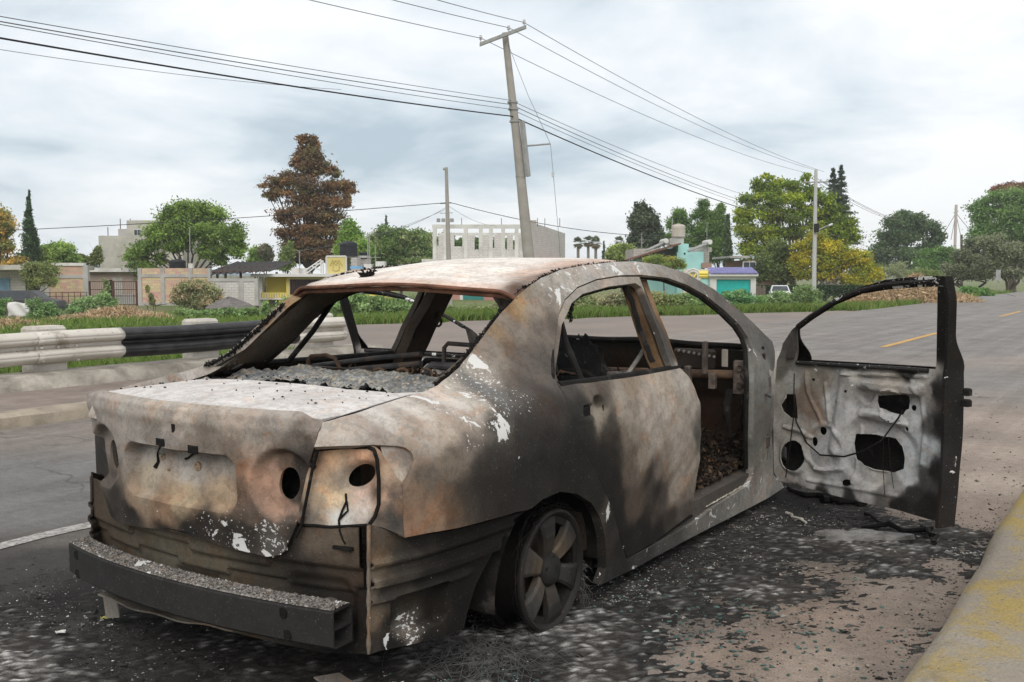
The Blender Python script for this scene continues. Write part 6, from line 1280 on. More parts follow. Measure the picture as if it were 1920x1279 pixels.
# ================================================================== trees and plants
M_LEAF = leafmat('leaf')
M_BARK = worn('bark', (.11, .085, .065), .3, 4, .9, None, .5, 2, .4, 30)
M_BARKG = worn('grey_bark', (.22, .19, .16), .25, 3, .9, None, .5, 2, .4, 30)
def quads_obj(name, C, S_, cols, rg, parent, up=.35, asp=.5):
    """leaf-sized quads at centres C"""
    n = len(C); nrm = rg.normal(0, 1, (n, 3)); nrm[:, 2] += up; nrm /= np.linalg.norm(nrm, axis=1, keepdims=True)
    t = np.cross(nrm, rg.normal(0, 1, (n, 3))); t /= np.linalg.norm(t, axis=1, keepdims=True)+1e-9; b = np.cross(nrm, t)
    S_ = np.asarray(S_).reshape(-1, 1); V = np.stack([C-t*S_, C+b*S_*asp, C+t*S_, C-b*S_*asp], 1).reshape(-1, 3)
    me = bpy.data.meshes.new(name); me.vertices.add(4*n); me.vertices.foreach_set('co', V.ravel()); me.loops.add(4*n); me.loops.foreach_set('vertex_index', np.arange(4*n)); me.polygons.add(n); me.polygons.foreach_set('loop_start', np.arange(0, 4*n, 4)); me.polygons.foreach_set('loop_total', np.full(n, 4))
    me.update(); me.validate(); me.materials.append(M_LEAF); set_col(me, np.repeat(cols, 4, 0)); o = bpy.data.objects.new(name, me); COL.objects.link(o); o.parent = parent; return o
def tree(name, label, cat, h, base, lobes, cols, n=5000, leaf=.2, trunk=.22, group=None, bark=None, ncl=24, clr=.34, asp=.5, up=.35, seed=None, limbs=True, dy=.55, stems=1):
    """lobes: (u, v, ru, rv) patches of the crown as measured; each is a round clump of leaf clusters with real depth"""
    rg = np.random.default_rng(seed if seed is not None else abs(hash(label)) % 1000 if False else sum(map(ord, label)))
    b = hp(base[0], base[1], h); k = h/F_PX; root = empty(name, b); tag(root, label, cat, group); n = int(n*3.4); leaf = leaf*.66; trunk = trunk*.8
    Cs = []; Co = []; cen = []; tot = sum((q[2]*(q[3] if len(q) > 3 else q[2]))**.9 for q in lobes); cols = np.array(cols)
    for q in lobes:
        ru = q[2]*k; rv = (q[3] if len(q) > 3 else q[2])*k; c = hp(q[0], q[1], h)-b+FH*rg.normal(0, .35)*ru*dy; cen.append(c)
        m = max(5, int(1.3*ncl*math.sqrt(ru*rv)/1.4)); nl = int(n*(q[2]*(q[3] if len(q) > 3 else q[2]))**.9/tot)
        d = rg.normal(0, 1, (m, 3)); d /= np.linalg.norm(d, axis=1, keepdims=True); rad_ = rg.uniform(.35, 1., (m, 1))**.6
        cc = c+(d*rad_)@np.diag([1, 1, 1])*np.array([ru*.86, ru*.86, rv*.86]); tone = cols[rg.integers(0, len(cols), m)]*rg.uniform(1.65, 2.9, (m, 1))+np.array([.016, .017, .012])
        idx = rg.integers(0, m, nl); g = np.clip(rg.normal(0, 1, (nl, 3)), -1.9, 1.9)*np.array([ru, ru, rv*.9])*clr*.80*np.minimum(rg.gamma(5., .19, (nl, 1)), 1.35)
        Cs.append(cc[idx]+g); Co.append(tone[idx]*rg.uniform(.75, 1.28, (nl, 1)))
    C_ = np.concatenate(Cs); zmin = .05; C_[:, 2] = np.maximum(C_[:, 2], zmin*rg.random(len(C_)))
    quads_obj('crown', C_, leaf*rg.uniform(.6, 1.35, len(C_)), np.concatenate(Co), rg, root, up, asp)
    mb = MB(); ctr = np.mean(cen, 0); zlo = min(c[2] for c in cen)
    if trunk:
        for s_ in range(stems):
            o_ = rg.normal(0, .3, 3)*(stems > 1); o_[2] = 0; f = np.array([ctr[0]*.5, ctr[1]*.5, max(zlo*.6, ctr[2]*.35)])+o_*3
            mb.tube([o_+[0, 0, -.3], o_+np.array([ctr[0]*.12, ctr[1]*.1, f[2]*.5]), f], [trunk*1.15, trunk*.9, trunk*.7], 8)
            if limbs:
                for c in cen[s_::stems]:
                    m_ = f*.45+c*.55+rg.normal(0, .25, 3); mb.tube([f, m_, c], [trunk*.5, trunk*.25, trunk*.06], 6)
                    for q in range(2): e_ = m_*.35+c*.65+rg.normal(0, .5, 3); mb.tube([m_, (m_+e_)/2+rg.normal(0, .15, 3), e_], [trunk*.2, trunk*.12, trunk*.03], 5)
            else: mb.tube([f, ctr, ctr+[0, 0, (max(c[2] for c in cen)-ctr[2])*.9]], [trunk*.7, trunk*.5, trunk*.08], 7)
        mb.build('trunk', bark or M_BARK, root, True)
    return root
G1 = [(.078, .118, .022), (.10, .145, .03), (.055, .088, .02)]; G2 = [(.042, .07, .026), (.058, .09, .034), (.034, .06, .025)]; G3 = [(.07, .10, .035), (.09, .12, .04), (.05, .075, .03)]
LIME = [(.125, .16, .012), (.085, .125, .011), (.155, .18, .016), (.06, .09, .011)]; YEL = [(.22, .195, .012), (.17, .17, .015), (.26, .205, .014), (.12, .14, .018)]; BRN = [(.095, .050, .022), (.12, .064, .026), (.07, .042, .022), (.08, .066, .026)]
GREY = [(.075, .09, .045), (.10, .115, .06), (.05, .065, .035)]; OCH = [(.20, .13, .03), (.12, .12, .03), (.26, .17, .04), (.08, .09, .03)]
# far left
tree('shade_tree', 'thin ochre and green tree cut by the left edge', 'tree', 72, (-14, 580), [(-16,408,30,26),(8,425,24,18),(-20,455,36,26),(18,462,20,14),(-10,440,26,20),(20,490,24,18),(-20,385,16,12)], OCH, 4200, .17, .28, clr=.30)
cyp = [(54, 365+i*10.5, 1.6+i*1.15, 9) for i in range(12)]+[(66, 440, 4, 12), (67, 460, 5, 14), (63, 476, 6, 12)]
tree('cypress_tree', 'tall narrow dark cypress near the left edge', 'tree', 82, (57, 575), cyp, [(.028,.055,.022), (.04,.07,.028), (.022,.042,.018)], 5200, .15, .2, limbs=False, clr=.42, up=1.2)
tree('bushy_tree', 'bright green bushy tree between the cypress and the grey tower house', 'tree', 84, (108, 580), [(80,478,18,16),(100,470,22,18),(122,470,16,14),(110,485,26,18),(88,492,22,16),(135,488,14,12)], [(.10,.155,.03),(.13,.18,.04),(.075,.125,.025)], 5000, .18, .2)
tree('shade_tree', 'small dark green tree at the left corner of the grey tower house', 'tree', 92, (178, 578), [(180,485,10,14),(183,470,6,9),(158,490,10,9),(150,482,6,6)], [(.07,.09,.025),(.09,.105,.03)], 1400, .2, .14)
tree('courtyard_tree', 'thin airy tree leaning over the flat roof of the block house', 'tree', 63, (70, 590), [(72,520,20,16),(88,505,18,13),(60,502,14,10),(95,525,12,14),(54,520,12,18)], [(.10,.12,.035),(.13,.14,.05),(.07,.085,.03)], 2600, .12, .10, clr=.42)
# round tree
tree('shade_tree', 'large round bright green tree with spreading limbs before the grey tower house', 'tree', 76, (362, 575), [(355,398,34,22),(320,410,26,20),(390,405,30,22),(300,435,28,20),(345,432,34,22),(395,435,34,22),(432,440,26,22),(275,458,24,16),(330,460,26,14),(440,465,20,18),(400,468,26,16),(255,478,22,14),(268,498,24,16),(415,488,16,10),(300,485,18,10),(262,515,12,8)], G1+[(.085,.13,.024)], 13000, .17, .3, ncl=17, clr=.36)
# brown conifer
tree('brown_conifer', 'tall rust-brown conifer, the highest tree at the left of the pole', 'tree', 88, (582, 585), [(572,258,14,14),(588,268,12,14),(566,285,18,16),(590,290,22,16),(555,305,16,12),(600,310,26,16),(575,318,24,16),(625,322,16,10),(545,335,22,14),(510,345,26,12),(575,350,34,18),(615,350,26,14),(645,352,22,14),(535,365,28,12),(505,368,14,10),(580,378,40,16),(630,380,26,14),(652,375,12,14),(560,402,38,16),(612,405,36,16),(535,410,18,14),(575,430,40,16),(620,432,30,14),(540,438,22,12),(590,455,40,16),(550,460,26,14),(628,458,22,14),(600,478,34,14),(560,482,26,12)], BRN, 14000, .20, .42, ncl=15, clr=.33, up=.1)
for lab, u, lob, c in (('slim light green tree behind the corrugated shed roof', 478, [(480,478,12,14),(474,492,14,10),(490,490,10,12)], [(.11,.16,.04),(.08,.13,.03)]), ('small dull purple-green tree behind the shed roof', 497, [(496,470,13,12),(490,482,10,8),(505,480,8,10)], [(.07,.075,.045),(.09,.085,.05)]), ('pale feathery tree under the brown conifer', 540, [(538,485,14,20),(545,470,9,12),(530,498,12,10)], [(.10,.13,.04),(.08,.11,.035)])):
    tree('shade_tree', lab, 'tree', 86, (u, 580), lob, c, 1700, .18, .14)
tree('shade_tree', 'light green leafy tree at the right foot of the brown conifer', 'tree', 83, (660, 580), [(655,430,14,18),(668,440,12,16),(650,455,18,16),(672,462,16,18),(655,480,22,16),(638,470,12,14),(690,470,12,14)], [(.11,.18,.03),(.085,.15,.028),(.14,.20,.04)], 4200, .18, .2)
GRV = [(.075,.12,.03),(.10,.14,.045),(.14,.16,.07),(.055,.095,.022)]
for lab, u, lob in (('left tree of the green row before the unfinished building', 715, [(712,450,20,18),(722,438,16,14),(705,470,22,18),(728,465,22,20),(715,490,26,14)]), ('middle tree of the green row before the unfinished building', 752, [(748,438,18,16),(760,445,18,16),(742,460,22,18),(765,468,20,18),(752,488,26,14)]), ('right tree of the green row, touching the unfinished building', 792, [(785,440,18,14),(798,452,18,16),(780,462,22,18),(803,472,18,16),(790,490,26,12)])):
    tree('shade_tree', lab, 'tree', 98, (u, 580), lob, GRV, 4200, .2, .22, 'green trees in a row behind the yellow house')
tree('cypress_tree', 'thin dark spire tip above the green row of trees', 'tree', 130, (724, 560), [(724,412+8*i,1.2+.6*i,7) for i in range(9)], [(.03,.05,.022)], 900, .2, .15, limbs=False, clr=.4)
tree('shade_tree', 'green foliage standing behind the unfinished building frame', 'tree', 112, (880, 570), [(840,455,18,16),(870,462,18,14),(905,460,16,12),(935,458,14,12),(965,462,14,10)], [(.07,.12,.03),(.055,.10,.025)], 3600, .25, .2)
def palm(label, u, v0, vb, r, h):
    b = hp(u, vb, h); k = h/F_PX; rg = np.random.default_rng(int(u)); root = empty('fan_palm', b); tag(root, label, 'palm tree', 'fan palms beyond the unfinished building'); top = hp(u, v0, h)-b; R = r*k
    mb = MB(); mb.tube([(0, 0, 0), top*.5, top*.98], [.30, .25, .22], 8); mb.build('trunk', M_BARKG, root, True)
    mb = MB(); cols = []
    for i in range(62):
        el = rg.uniform(-1.3, 1.5); az = rg.random()*6.28; d = np.array([math.cos(az)*math.cos(el), math.sin(az)*math.cos(el), math.sin(el)]); L = R*rg.uniform(.25, .55); c = top+d*L; sid = np.cross(d, (0, 0, 1.)); sid /= np.linalg.norm(sid)+1e-9; upv = np.cross(sid, d)
        col = np.array([.13,.16,.08])*rg.uniform(.7, 1.4) if el > -.5 else np.array([.28,.22,.13])*rg.uniform(.6, 1.2); n0 = len(mb.v)
        for j in range(9):
            a = (j-4)*.3; e_ = d*math.cos(a)+sid*math.sin(a); w_ = (sid*math.cos(a)-d*math.sin(a))*R*.045; tip = c+e_*R*.45-np.array([0, 0, .1*R*abs(a)])
            mb.add([c, c+e_*R*.25+w_, tip, c+e_*R*.25-w_], [(0, 1, 2, 3)])
        cols += [col]*(len(mb.v)-n0)
    o = mb.build('crown', M_LEAF, root, rec=False); set_col(o.data, np.array(cols))
palm('left fan palm of the cluster of three', 1084, 456, 560, 14, 150); palm('middle fan palm of the cluster of three', 1103, 453, 560, 15, 158); palm('right fan palm of the cluster of three', 1117, 455, 560, 15, 148); palm('lone fan palm right of the cluster of three', 1161, 453, 560, 13, 170)
tree('cypress_tree', 'slim distant cypress right of the three fan palms', 'tree', 150, (1132, 560), [(1132,458+8*i,1+.5*i,7) for i in range(9)], [(.035,.05,.03)], 900, .25, .15, limbs=False, clr=.4)
tree('shade_tree', 'low light green tree below the lone fan palm', 'tree', 100, (1165, 575), [(1150,475,16,14),(1175,470,18,14),(1165,485,22,12),(1185,482,12,12)], [(.12,.15,.035),(.09,.12,.03)], 2600, .22, .18)
tree('casuarina_tree', 'dark grey-green ragged tree left of the beige tank', 'tree', 104, (1208, 575), [(1200,390,10,14),(1196,410,16,14),(1212,402,14,14),(1222,412,12,12),(1190,428,14,12),(1215,430,20,14),(1232,428,10,14),(1196,448,18,12),(1220,450,20,14),(1238,448,10,12),(1184,452,10,8),(1205,470,26,10)], [(.04,.055,.028),(.06,.075,.04),(.03,.042,.022)], 5200, .24, .28, clr=.36)
BAM = [(.065,.115,.025),(.085,.14,.035),(.045,.085,.02)]
for lab, u, lob in (('upright bamboo-like tree behind the beige tank', 1272, [(1272,402,14,12),(1265,420,14,14),(1282,422,14,14),(1272,445,18,16),(1258,448,12,12),(1285,460,14,16)]), ('tall feathery bamboo-like tree right of the beige tank', 1318, [(1318,385,12,12),(1312,405,16,14),(1326,410,14,14),(1305,430,20,18),(1325,435,20,18),(1312,460,24,18),(1335,465,18,16)]), ('leaning bamboo-like tree with a ragged top right of the solar heater', 1348, [(1352,392,8,12),(1345,410,14,14),(1338,425,14,14),(1352,430,14,16),(1345,455,18,16),(1340,480,18,14)])):
    tree('bamboo_tree', lab, 'tree', 100, (u, 575), lob, BAM, 4200, .20, .16, 'bamboo-like trees behind the turquoise house', clr=.36, up=.1, asp=.35)
tree('cypress_tree', 'dark narrow cypress left of the lime green tree', 'tree', 92, (1363, 580), [(1365,408+11*i,2.5+.7*i,9) for i in range(9)], [(.045,.07,.03),(.035,.055,.022)], 2200, .18, .16, limbs=False, clr=.42)
tree('shade_tree', 'big lime green tree behind the pale lamp pole', 'tree', 92, (1490, 580), [(1425,350,18,14),(1455,345,22,14),(1490,350,20,12),(1512,335,10,10),(1410,375,22,16),(1445,372,28,18),(1485,375,26,18),(1525,365,24,16),(1550,375,20,14),(1400,400,20,16),(1435,402,28,18),(1480,405,30,18),(1525,400,28,18),(1565,400,22,18),(1405,430,24,18),(1445,435,30,18),(1490,438,28,16),(1540,430,28,18),(1585,425,22,18),(1410,465,26,18),(1450,470,26,16),(1570,450,24,14),(1600,440,12,12),(1400,498,22,16),(1385,412,10,10),(1440,330,10,7)], LIME, 17000, .19, .42, ncl=13, clr=.33, bark=M_BARK)
for lab, u, lob in (('left twin of the dark tiered pine behind the lime tree', 1567, [(1562,318+i*11, 3+i*2.3, 6) for i in range(13)]), ('right twin of the dark tiered pine behind the lime tree', 1578, [(1577,314+i*11, 3+i*2.5, 6) for i in range(14)])):
    tree('tiered_pine', lab, 'tree', 122, (u, 570), lob, [(.022,.038,.02),(.032,.05,.025),(.018,.03,.016)], 4200, .28, .26, 'twin dark pines', limbs=False, clr=.30, up=1.5, asp=.3)
tree('shade_tree', 'soft dark green tree under the lime tree, left of the yellow tree', 'tree', 84, (1465, 575), [(1455,470,22,18),(1440,490,24,18),(1475,485,22,18),(1450,512,28,16),(1480,515,22,14),(1425,510,18,16)], [(.06,.085,.022),(.08,.105,.03),(.05,.07,.02)], 5000, .16, .2, clr=.4)
tree('yellow_tree', 'small spreading tree turned bright yellow behind the pale lamp pole', 'tree', 82, (1545, 565), [(1530,445,20,12),(1510,465,24,16),(1550,465,26,16),(1500,490,20,16),(1540,492,28,16),(1580,475,26,16),(1610,480,24,14),(1575,500,30,16),(1620,505,28,16),(1540,515,24,12),(1600,525,34,12),(1505,512,18,12),(1640,515,14,10),(1490,505,10,8)], YEL, 9500, .16, .2, ncl=17, clr=.36, bark=M_BARKG, stems=2)
tree('shade_tree', 'dense dark green tree behind the distant utility pole', 'tree', 135, (1705, 560), [(1700,405,22,12),(1680,418,24,16),(1715,418,24,16),(1665,440,26,18),(1700,445,30,18),(1735,430,24,16),(1755,445,20,14),(1660,470,28,18),(1700,475,32,18),(1745,470,24,18),(1650,498,24,16),(1690,505,30,14)], G2, 9500, .28, .4, ncl=10)
tree('shade_tree', 'brighter green low tree right of the distant utility pole', 'tree', 128, (1765, 560), [(1740,490,24,16),(1765,475,22,16),(1780,490,18,18),(1755,510,26,14),(1735,515,18,12)], [(.055,.11,.022),(.07,.13,.028)], 4200, .26, .25, ncl=10)
tree('shade_tree', 'huge soft green tree rising at the right edge', 'tree', 112, (1900, 565), [(1865,375,26,14),(1900,372,30,16),(1845,400,26,20),(1885,400,34,22),(1925,395,30,24),(1850,430,28,20),(1895,435,36,22),(1840,412,14,14),(1930,440,34,26),(1915,475,40,22)], [(.065,.115,.03),(.085,.14,.04),(.05,.09,.025)], 11000, .22, .5, ncl=11)
tree('brown_conifer', 'rust-brown treetop above the huge green tree at the right edge', 'tree', 140, (1900, 560), [(1880,352,14,8),(1900,348,18,9),(1920,352,18,10),(1865,358,8,6),(1900,362,24,8)], [(.09,.045,.025),(.12,.06,.035)], 2600, .28, .4, ncl=9)
OLV = [(.075,.085,.045),(.10,.115,.06),(.055,.068,.035),(.13,.14,.085)]
for lab, u, lob, h in (('grey-green olive-like bush tree behind the bare pole at the right', 1820, [(1805,475,16,12),(1830,460,22,16),(1815,490,24,16),(1845,480,22,18),(1800,508,26,14),(1835,512,26,14),(1785,500,14,12)], 96), ('grey-green olive-like bush tree at the right edge behind the road sign', 1890, [(1860,455,24,18),(1880,475,26,18),(1905,470,24,20),(1865,500,28,18),(1900,508,30,16),(1925,490,24,22)], 92)):
    tree('olive_bush_tree', lab, 'tree', h, (u, 556), lob, OLV, 6500, .17, .2, 'grey-green bush trees at the right', ncl=16, stems=3)
for lab, u, lob, c, h in (('tall pale reeds and brush below the dark green tree', 1680, [(1660,512,20,14),(1685,508,16,18),(1700,518,18,12),(1640,522,16,10)], [(.12,.14,.07),(.16,.17,.10)], 110), ('pale grass clump behind the open car door frame', 1740, [(1715,512,18,12),(1740,515,20,12),(1765,520,16,10)], [(.13,.16,.06),(.10,.13,.04)], 100), ('small flowering tree low on the turquoise house wall', 1245, [(1232,490,18,10),(1255,492,20,10),(1270,500,14,10),(1215,488,12,6)], [(.13,.16,.03),(.10,.13,.03),(.2,.19,.04)], 78)):
    tree('brush_clump', lab, 'bush', h, (u, 560), lob, c, 2600, .16, .08, ncl=16, asp=.25)
# bushes and weeds on the verges
def bush(label, u, v, h, lob, c, n=1800, leaf=.11, name='weed_bush', group='weed bushes on the verge', asp=.5): return tree(name, label, 'bush', h, (u, v), lob, c, n, leaf, .03, group, None, 22, .40, asp, .5, stems=3)
W1 = [(.10,.15,.055),(.13,.18,.07),(.075,.115,.04)]; W2 = [(.12,.14,.06),(.17,.17,.09),(.09,.11,.045)]; W3 = [(.06,.12,.03),(.08,.14,.04)]
bush('dark leafy bush at the left edge before the old car', 5, 600, 54, [(0,570,14,12),(8,585,14,12),(-8,590,16,12)], W3, 1500)
bush('bush with pale leaf tips right of the white tarpaulin', 78, 602, 50, [(72,575,14,12),(90,585,18,14),(70,592,16,10),(105,592,12,10)], [(.07,.12,.04),(.10,.15,.06)], 2600)
bush('round bush at the foot of the metal railing', 165, 592, 52, [(150,570,20,12),(172,572,20,14),(188,562,12,14),(160,580,28,10),(205,575,14,12)], [(.085,.14,.05),(.12,.17,.07)], 3000)
bush('tall stalky weed before the rusty gate', 200, 590, 53, [(200,540,5,14),(197,558,9,12),(203,572,12,10)], W2, 700, .13)
bush('thin sapling against the pink wall panel', 280, 578, 62, [(277,545,5,8),(282,555,5,8),(284,566,5,8)], [(.14,.13,.05),(.10,.12,.04)], 450)
tree('wall_shrub', 'large round grey-green shrub before the pink boundary wall', 'shrub', 62, (368, 576), [(345,545,20,14),(370,536,22,12),(392,548,20,14),(358,562,26,12),(385,565,22,10),(335,560,10,12),(405,560,10,12)], [(.12,.13,.06),(.16,.16,.08),(.085,.10,.04),(.19,.15,.09)], 6500, .12, .06, None, None, 26, .38, stems=4)
bush('low weeds left of the second concrete post', 355, 600, 40, [(345,588,16,8),(365,592,18,7),(385,590,14,8)], W1, 1600)
bush('low weeds right of the second concrete post', 430, 600, 40, [(405,592,14,8),(425,588,18,9),(448,590,16,9),(470,588,12,9)], W1, 2000)
bush('young plant before the yellow house bench', 505, 592, 50, [(500,572,7,10),(498,582,10,8)], W1, 700)
for k, (u, v, lob, c, lab) in enumerate(((560, 603, [(545,575,24,14),(570,570,22,16),(585,585,24,12)], W1, 'seen just under the rear roof corner'), (660, 604, [(640,570,26,16),(668,562,24,16),(690,575,24,14),(655,588,28,10)], [(.11,.17,.06),(.15,.21,.09)], 'tall castor clump framed by the rear window'), (745, 604, [(722,568,24,16),(748,572,26,14),(768,582,20,12),(735,590,28,9)], W1, 'framed by the rear window beside the pillar'), (860, 603, [(838,585,16,10),(860,588,18,9),(880,584,16,9)], W2, 'before the dull teal gate'), (925, 603, [(905,585,16,10),(930,582,20,12),(950,588,16,10)], W2, 'right of the dull teal gate'), (1090, 602, [(1070,572,24,14),(1098,568,24,14),(1120,580,22,12)], W2, 'left part of the rear side window view'), (1165, 601, [(1145,565,24,16),(1170,570,24,14),(1190,580,18,12)], [(.14,.13,.07),(.18,.17,.1),(.09,.11,.05)], 'dry and brownish, behind the rear side window'), (1245, 599, [(1225,562,24,14),(1250,568,24,14),(1275,572,22,12)], [(.14,.14,.06),(.10,.13,.045)], 'dry mixed growth behind the front door opening'), (1310, 597, [(1292,565,20,12),(1318,572,20,10),(1335,578,14,8)], W1, 'left of the garage door'), (1380, 592, [(1365,556,14,8),(1388,552,16,8),(1400,562,14,8),(1372,570,18,8)], [(.06,.13,.05),(.08,.15,.06)], 'broad-leaved plant before the turquoise garage door'))):
    bush('weed clump '+lab if 'clump' not in lab and 'plant' not in lab else 'weeds: '+lab, u, v, 42 if u < 1330 else 52, lob, c, 3000, .10)
bush('grey-green bush left of the pale lamp pole', 1475, 585, 56, [(1462,557,18,9),(1480,562,18,9),(1446,563,13,9),(1462,570,24,8)], W1, 2400); bush('bigger bush at the foot of the pale lamp pole', 1510, 582, 56, [(1505,548,18,12),(1525,558,18,12),(1495,562,18,10),(1535,570,14,8)], W1, 3200); bush('low bush before the wooden fence', 1437, 583, 56, [(1430,565,12,8),(1442,572,12,7)], W3, 1200)
bush('green weeds at the right end of the straw heap', 1845, 562, 60, [(1835,548,16,8),(1850,552,14,6),(1815,545,12,7)], W3, 1800)
s = Site('hedge', 'low clipped dark green hedge behind the pale lamp pole', 'hedge', 1540, 562, 80); rg = np.random.default_rng(3); x0, x1 = s.X(1410), s.X(1640); zt = s.Z(535)
n = 6000; C_ = np.stack([rg.uniform(x0, x1, n), rg.uniform(0, 1.2, n), zt*rg.random(n)**.6], 1); quads_obj('foliage', C_, .10*rg.uniform(.7, 1.3, n), np.array([[.035, .075, .025]])*rg.uniform(.6, 1.5, (n, 1)), rg, s.o)
# straw heaps: bent strips of maize husk piled over a mound
M_STRAW = leafmat('straw')
def heap(label, cu, cv, h, ru, hh, dep, n, group, seed):
    b = hp(cu, cv, h); k = h/F_PX; rg = np.random.default_rng(seed); root = empty('straw_heap', b); root.rotation_euler = (0, 0, ROTZ); tag(root, label, 'straw heap', group); R = ru*k; Hh = hh*k
    def zf(x, y): r = np.hypot(x/R, y/dep); return Hh*np.clip(1-r**1.6, 0, 1)*(1+.22*np.sin(x*1.9+seed)*np.cos(y*1.3)+.1*np.sin(x*5.1))
    mb = MB(); gx = np.linspace(-R, R, 40); gy = np.linspace(-dep, dep, 14)
    mb.v = [(x, y, float(zf(x, y))-.06) for x in gx for y in gy]; mb.f = [[i*14+j, (i+1)*14+j, (i+1)*14+j+1, i*14+j+1] for i in range(39) for j in range(13)]; mb.m = [0]*len(mb.f); mb.build('mound', worn('straw_mound', (.26, .18, .10), .35, 6, .95) if 'straw_mound' not in bpy.data.materials else bpy.data.materials['straw_mound'], root)
    x = rg.uniform(-R, R, n); y = rg.uniform(-dep, dep, n); z = zf(x, y)+rg.random(n)*.05; ok = z > .01; C_ = np.stack([x, y, z], 1)[ok]; n2 = len(C_)
    col = np.array([(.56, .42, .26), (.46, .33, .19), (.64, .50, .33), (.32, .22, .13)])[rg.integers(0, 4, n2)]*rg.uniform(.7, 1.25, (n2, 1))
    q = quads_obj('husks', C_, rg.uniform(.10, .26, n2), col, rg, root, .8, .16); q['kind'] = 'stuff'; return root
heap('long heap of dry maize husks beyond the road at the right', 1705, 578, 47, 150, 48, 2.2, 12000, 'heaps of dry husks', 1)
heap('low heap of dry husks behind the barrier, before the pink wall', 225, 603, 40, 125, 20, 1.6, 5000, 'heaps of dry husks', 2)
heap('scattered dry husks at the far left behind the barrier', 20, 622, 30, 95, 16, 1.2, 3200, 'heaps of dry husks', 3)
mb = MB(); b = hp(430, 577, 60); k = 60/F_PX
rt_ = [[(46*k*r*math.cos(a)*(1+.08*math.sin(3*a)), 1.8*r*math.sin(a), 20*k*(1-r)**.8*(1+.1*math.sin(5*a))) for a in np.linspace(0, 6.283, 28, endpoint=False)] for r in (1., .8, .6, .4, .2, .04)]
mb.loft(rt_, False, True); gh = mb.build('gravel_heap', worn('dark_gravel', (.17, .155, .145), .3, 3, .95, None, 0, 1, .6, 12)); gh.location = b; gh.rotation_euler = (0, 0, ROTZ); tag(gh, 'grey gravel heap against the pale block wall', 'gravel heap')
# grass
M_GRASS = M_LEAF
def grass(name, P, hgt, wid, cols, rg):
    n = len(P); a = rg.random(n)*6.28; d = np.stack([np.cos(a), np.sin(a), np.zeros(n)], 1); lean_ = rg.normal(0, .35, (n, 2)); H_ = hgt*rg.uniform(.5, 1.35, n)
    tip = P+np.stack([lean_[:, 0]*H_, lean_[:, 1]*H_, H_], 1); mid = P+np.stack([lean_[:, 0]*H_*.3, lean_[:, 1]*H_*.3, H_*.55], 1)
    V = np.stack([P-d*wid, P+d*wid, mid+d*wid*.7, tip, mid-d*wid*.7], 1).reshape(-1, 3); me = bpy.data.meshes.new(name); me.vertices.add(5*n); me.vertices.foreach_set('co', V.ravel()); me.loops.add(5*n); me.loops.foreach_set('vertex_index', np.arange(5*n)); me.polygons.add(n); me.polygons.foreach_set('loop_start', np.arange(0, 5*n, 5)); me.polygons.foreach_set('loop_total', np.full(n, 5)); me.update()
    me.materials.append(M_GRASS); set_col(me, np.repeat(cols, 5, 0)); o = bpy.data.objects.new(name, me); COL.objects.link(o); o['kind'] = 'stuff'; return o
def gcol(n, rg, base=((.15, .24, .045), (.20, .28, .065), (.11, .19, .038), (.27, .27, .10)), p=(.35, .3, .25, .1)): return np.array(base)[rg.choice(len(base), n, p=p)]*rg.uniform(.75, 1.25, (n, 1))
rg = np.random.default_rng(31); n = 26000
x = -7.7-4.5*rg.random(n)**1.3; y = rg.uniform(-1, 8.3, n); P = np.stack([x, y, terrain(x, y)], 1); grass('barrier_grass', P, .20, .006, gcol(n, rg), rg)
n = 42000; q = rg.random(n); off_ = np.abs(rg.normal(0, 1.6, n))+.1; ex_ = rg.random(n)                          # verge along the gravel lot and road edge
lx = np.where(q < .6, -7.3+(-14.4+7.3)*ex_, np.where(q < .8, -6.4, -14.4-3.2*ex_)); ly = np.where(q < .6, 32.4+(17.4-32.4)*ex_, np.where(q < .8, 33+45*ex_**1.5, 17.4-7.5*ex_))
x = lx-off_*.9; y = ly+off_*np.where(q < .8, .42, -.1); P = np.stack([x, y, terrain(x, y)], 1); grass('verge_grass', P, .26, .017, gcol(n, rg), rg)
n = 30000; x = rg.uniform(-46, -12, n); y = rg.uniform(6, 46, n); dd = (x-WC[0])*FH[0]+(y-WC[1])*FH[1]; ql = -.904*(x+14.4)+.428*(y-17.4); ok = (dd > 19) & (dd < 60) & ((ql > .5) | (y < 9)) & (x < -9); P = np.stack([x, y, terrain(x, y)], 1)[ok]; grass('field_grass', P, .24, .022, gcol(len(P), rg), rg)
# distant hill, air haze put into its bluish colour
mb = MB(); gx = np.linspace(-1, 1, 30); H0 = hp(150, 515, 3200); prof = [max(0, 1-abs(g)**1.5)*(1+.2*math.sin(g*7)) for g in gx]
V = []; 
for j in range(6):
    for g, p_ in zip(gx, prof): V.append((H0[0]+RH[0]*g*520+FH[0]*j*120, H0[1]+RH[1]*g*520+FH[1]*j*120, -5+62*p_*math.sin(math.pi*(j+.5)/6)))
mb.add(V, [(j*30+i, j*30+i+1, (j+1)*30+i+1, (j+1)*30+i) for j in range(5) for i in range(29)]); mb.build('hill', worn('hazed_wooded_hill', (.10, .15, .20), .2, .01, .95), None, True)['kind'] = 'structure'

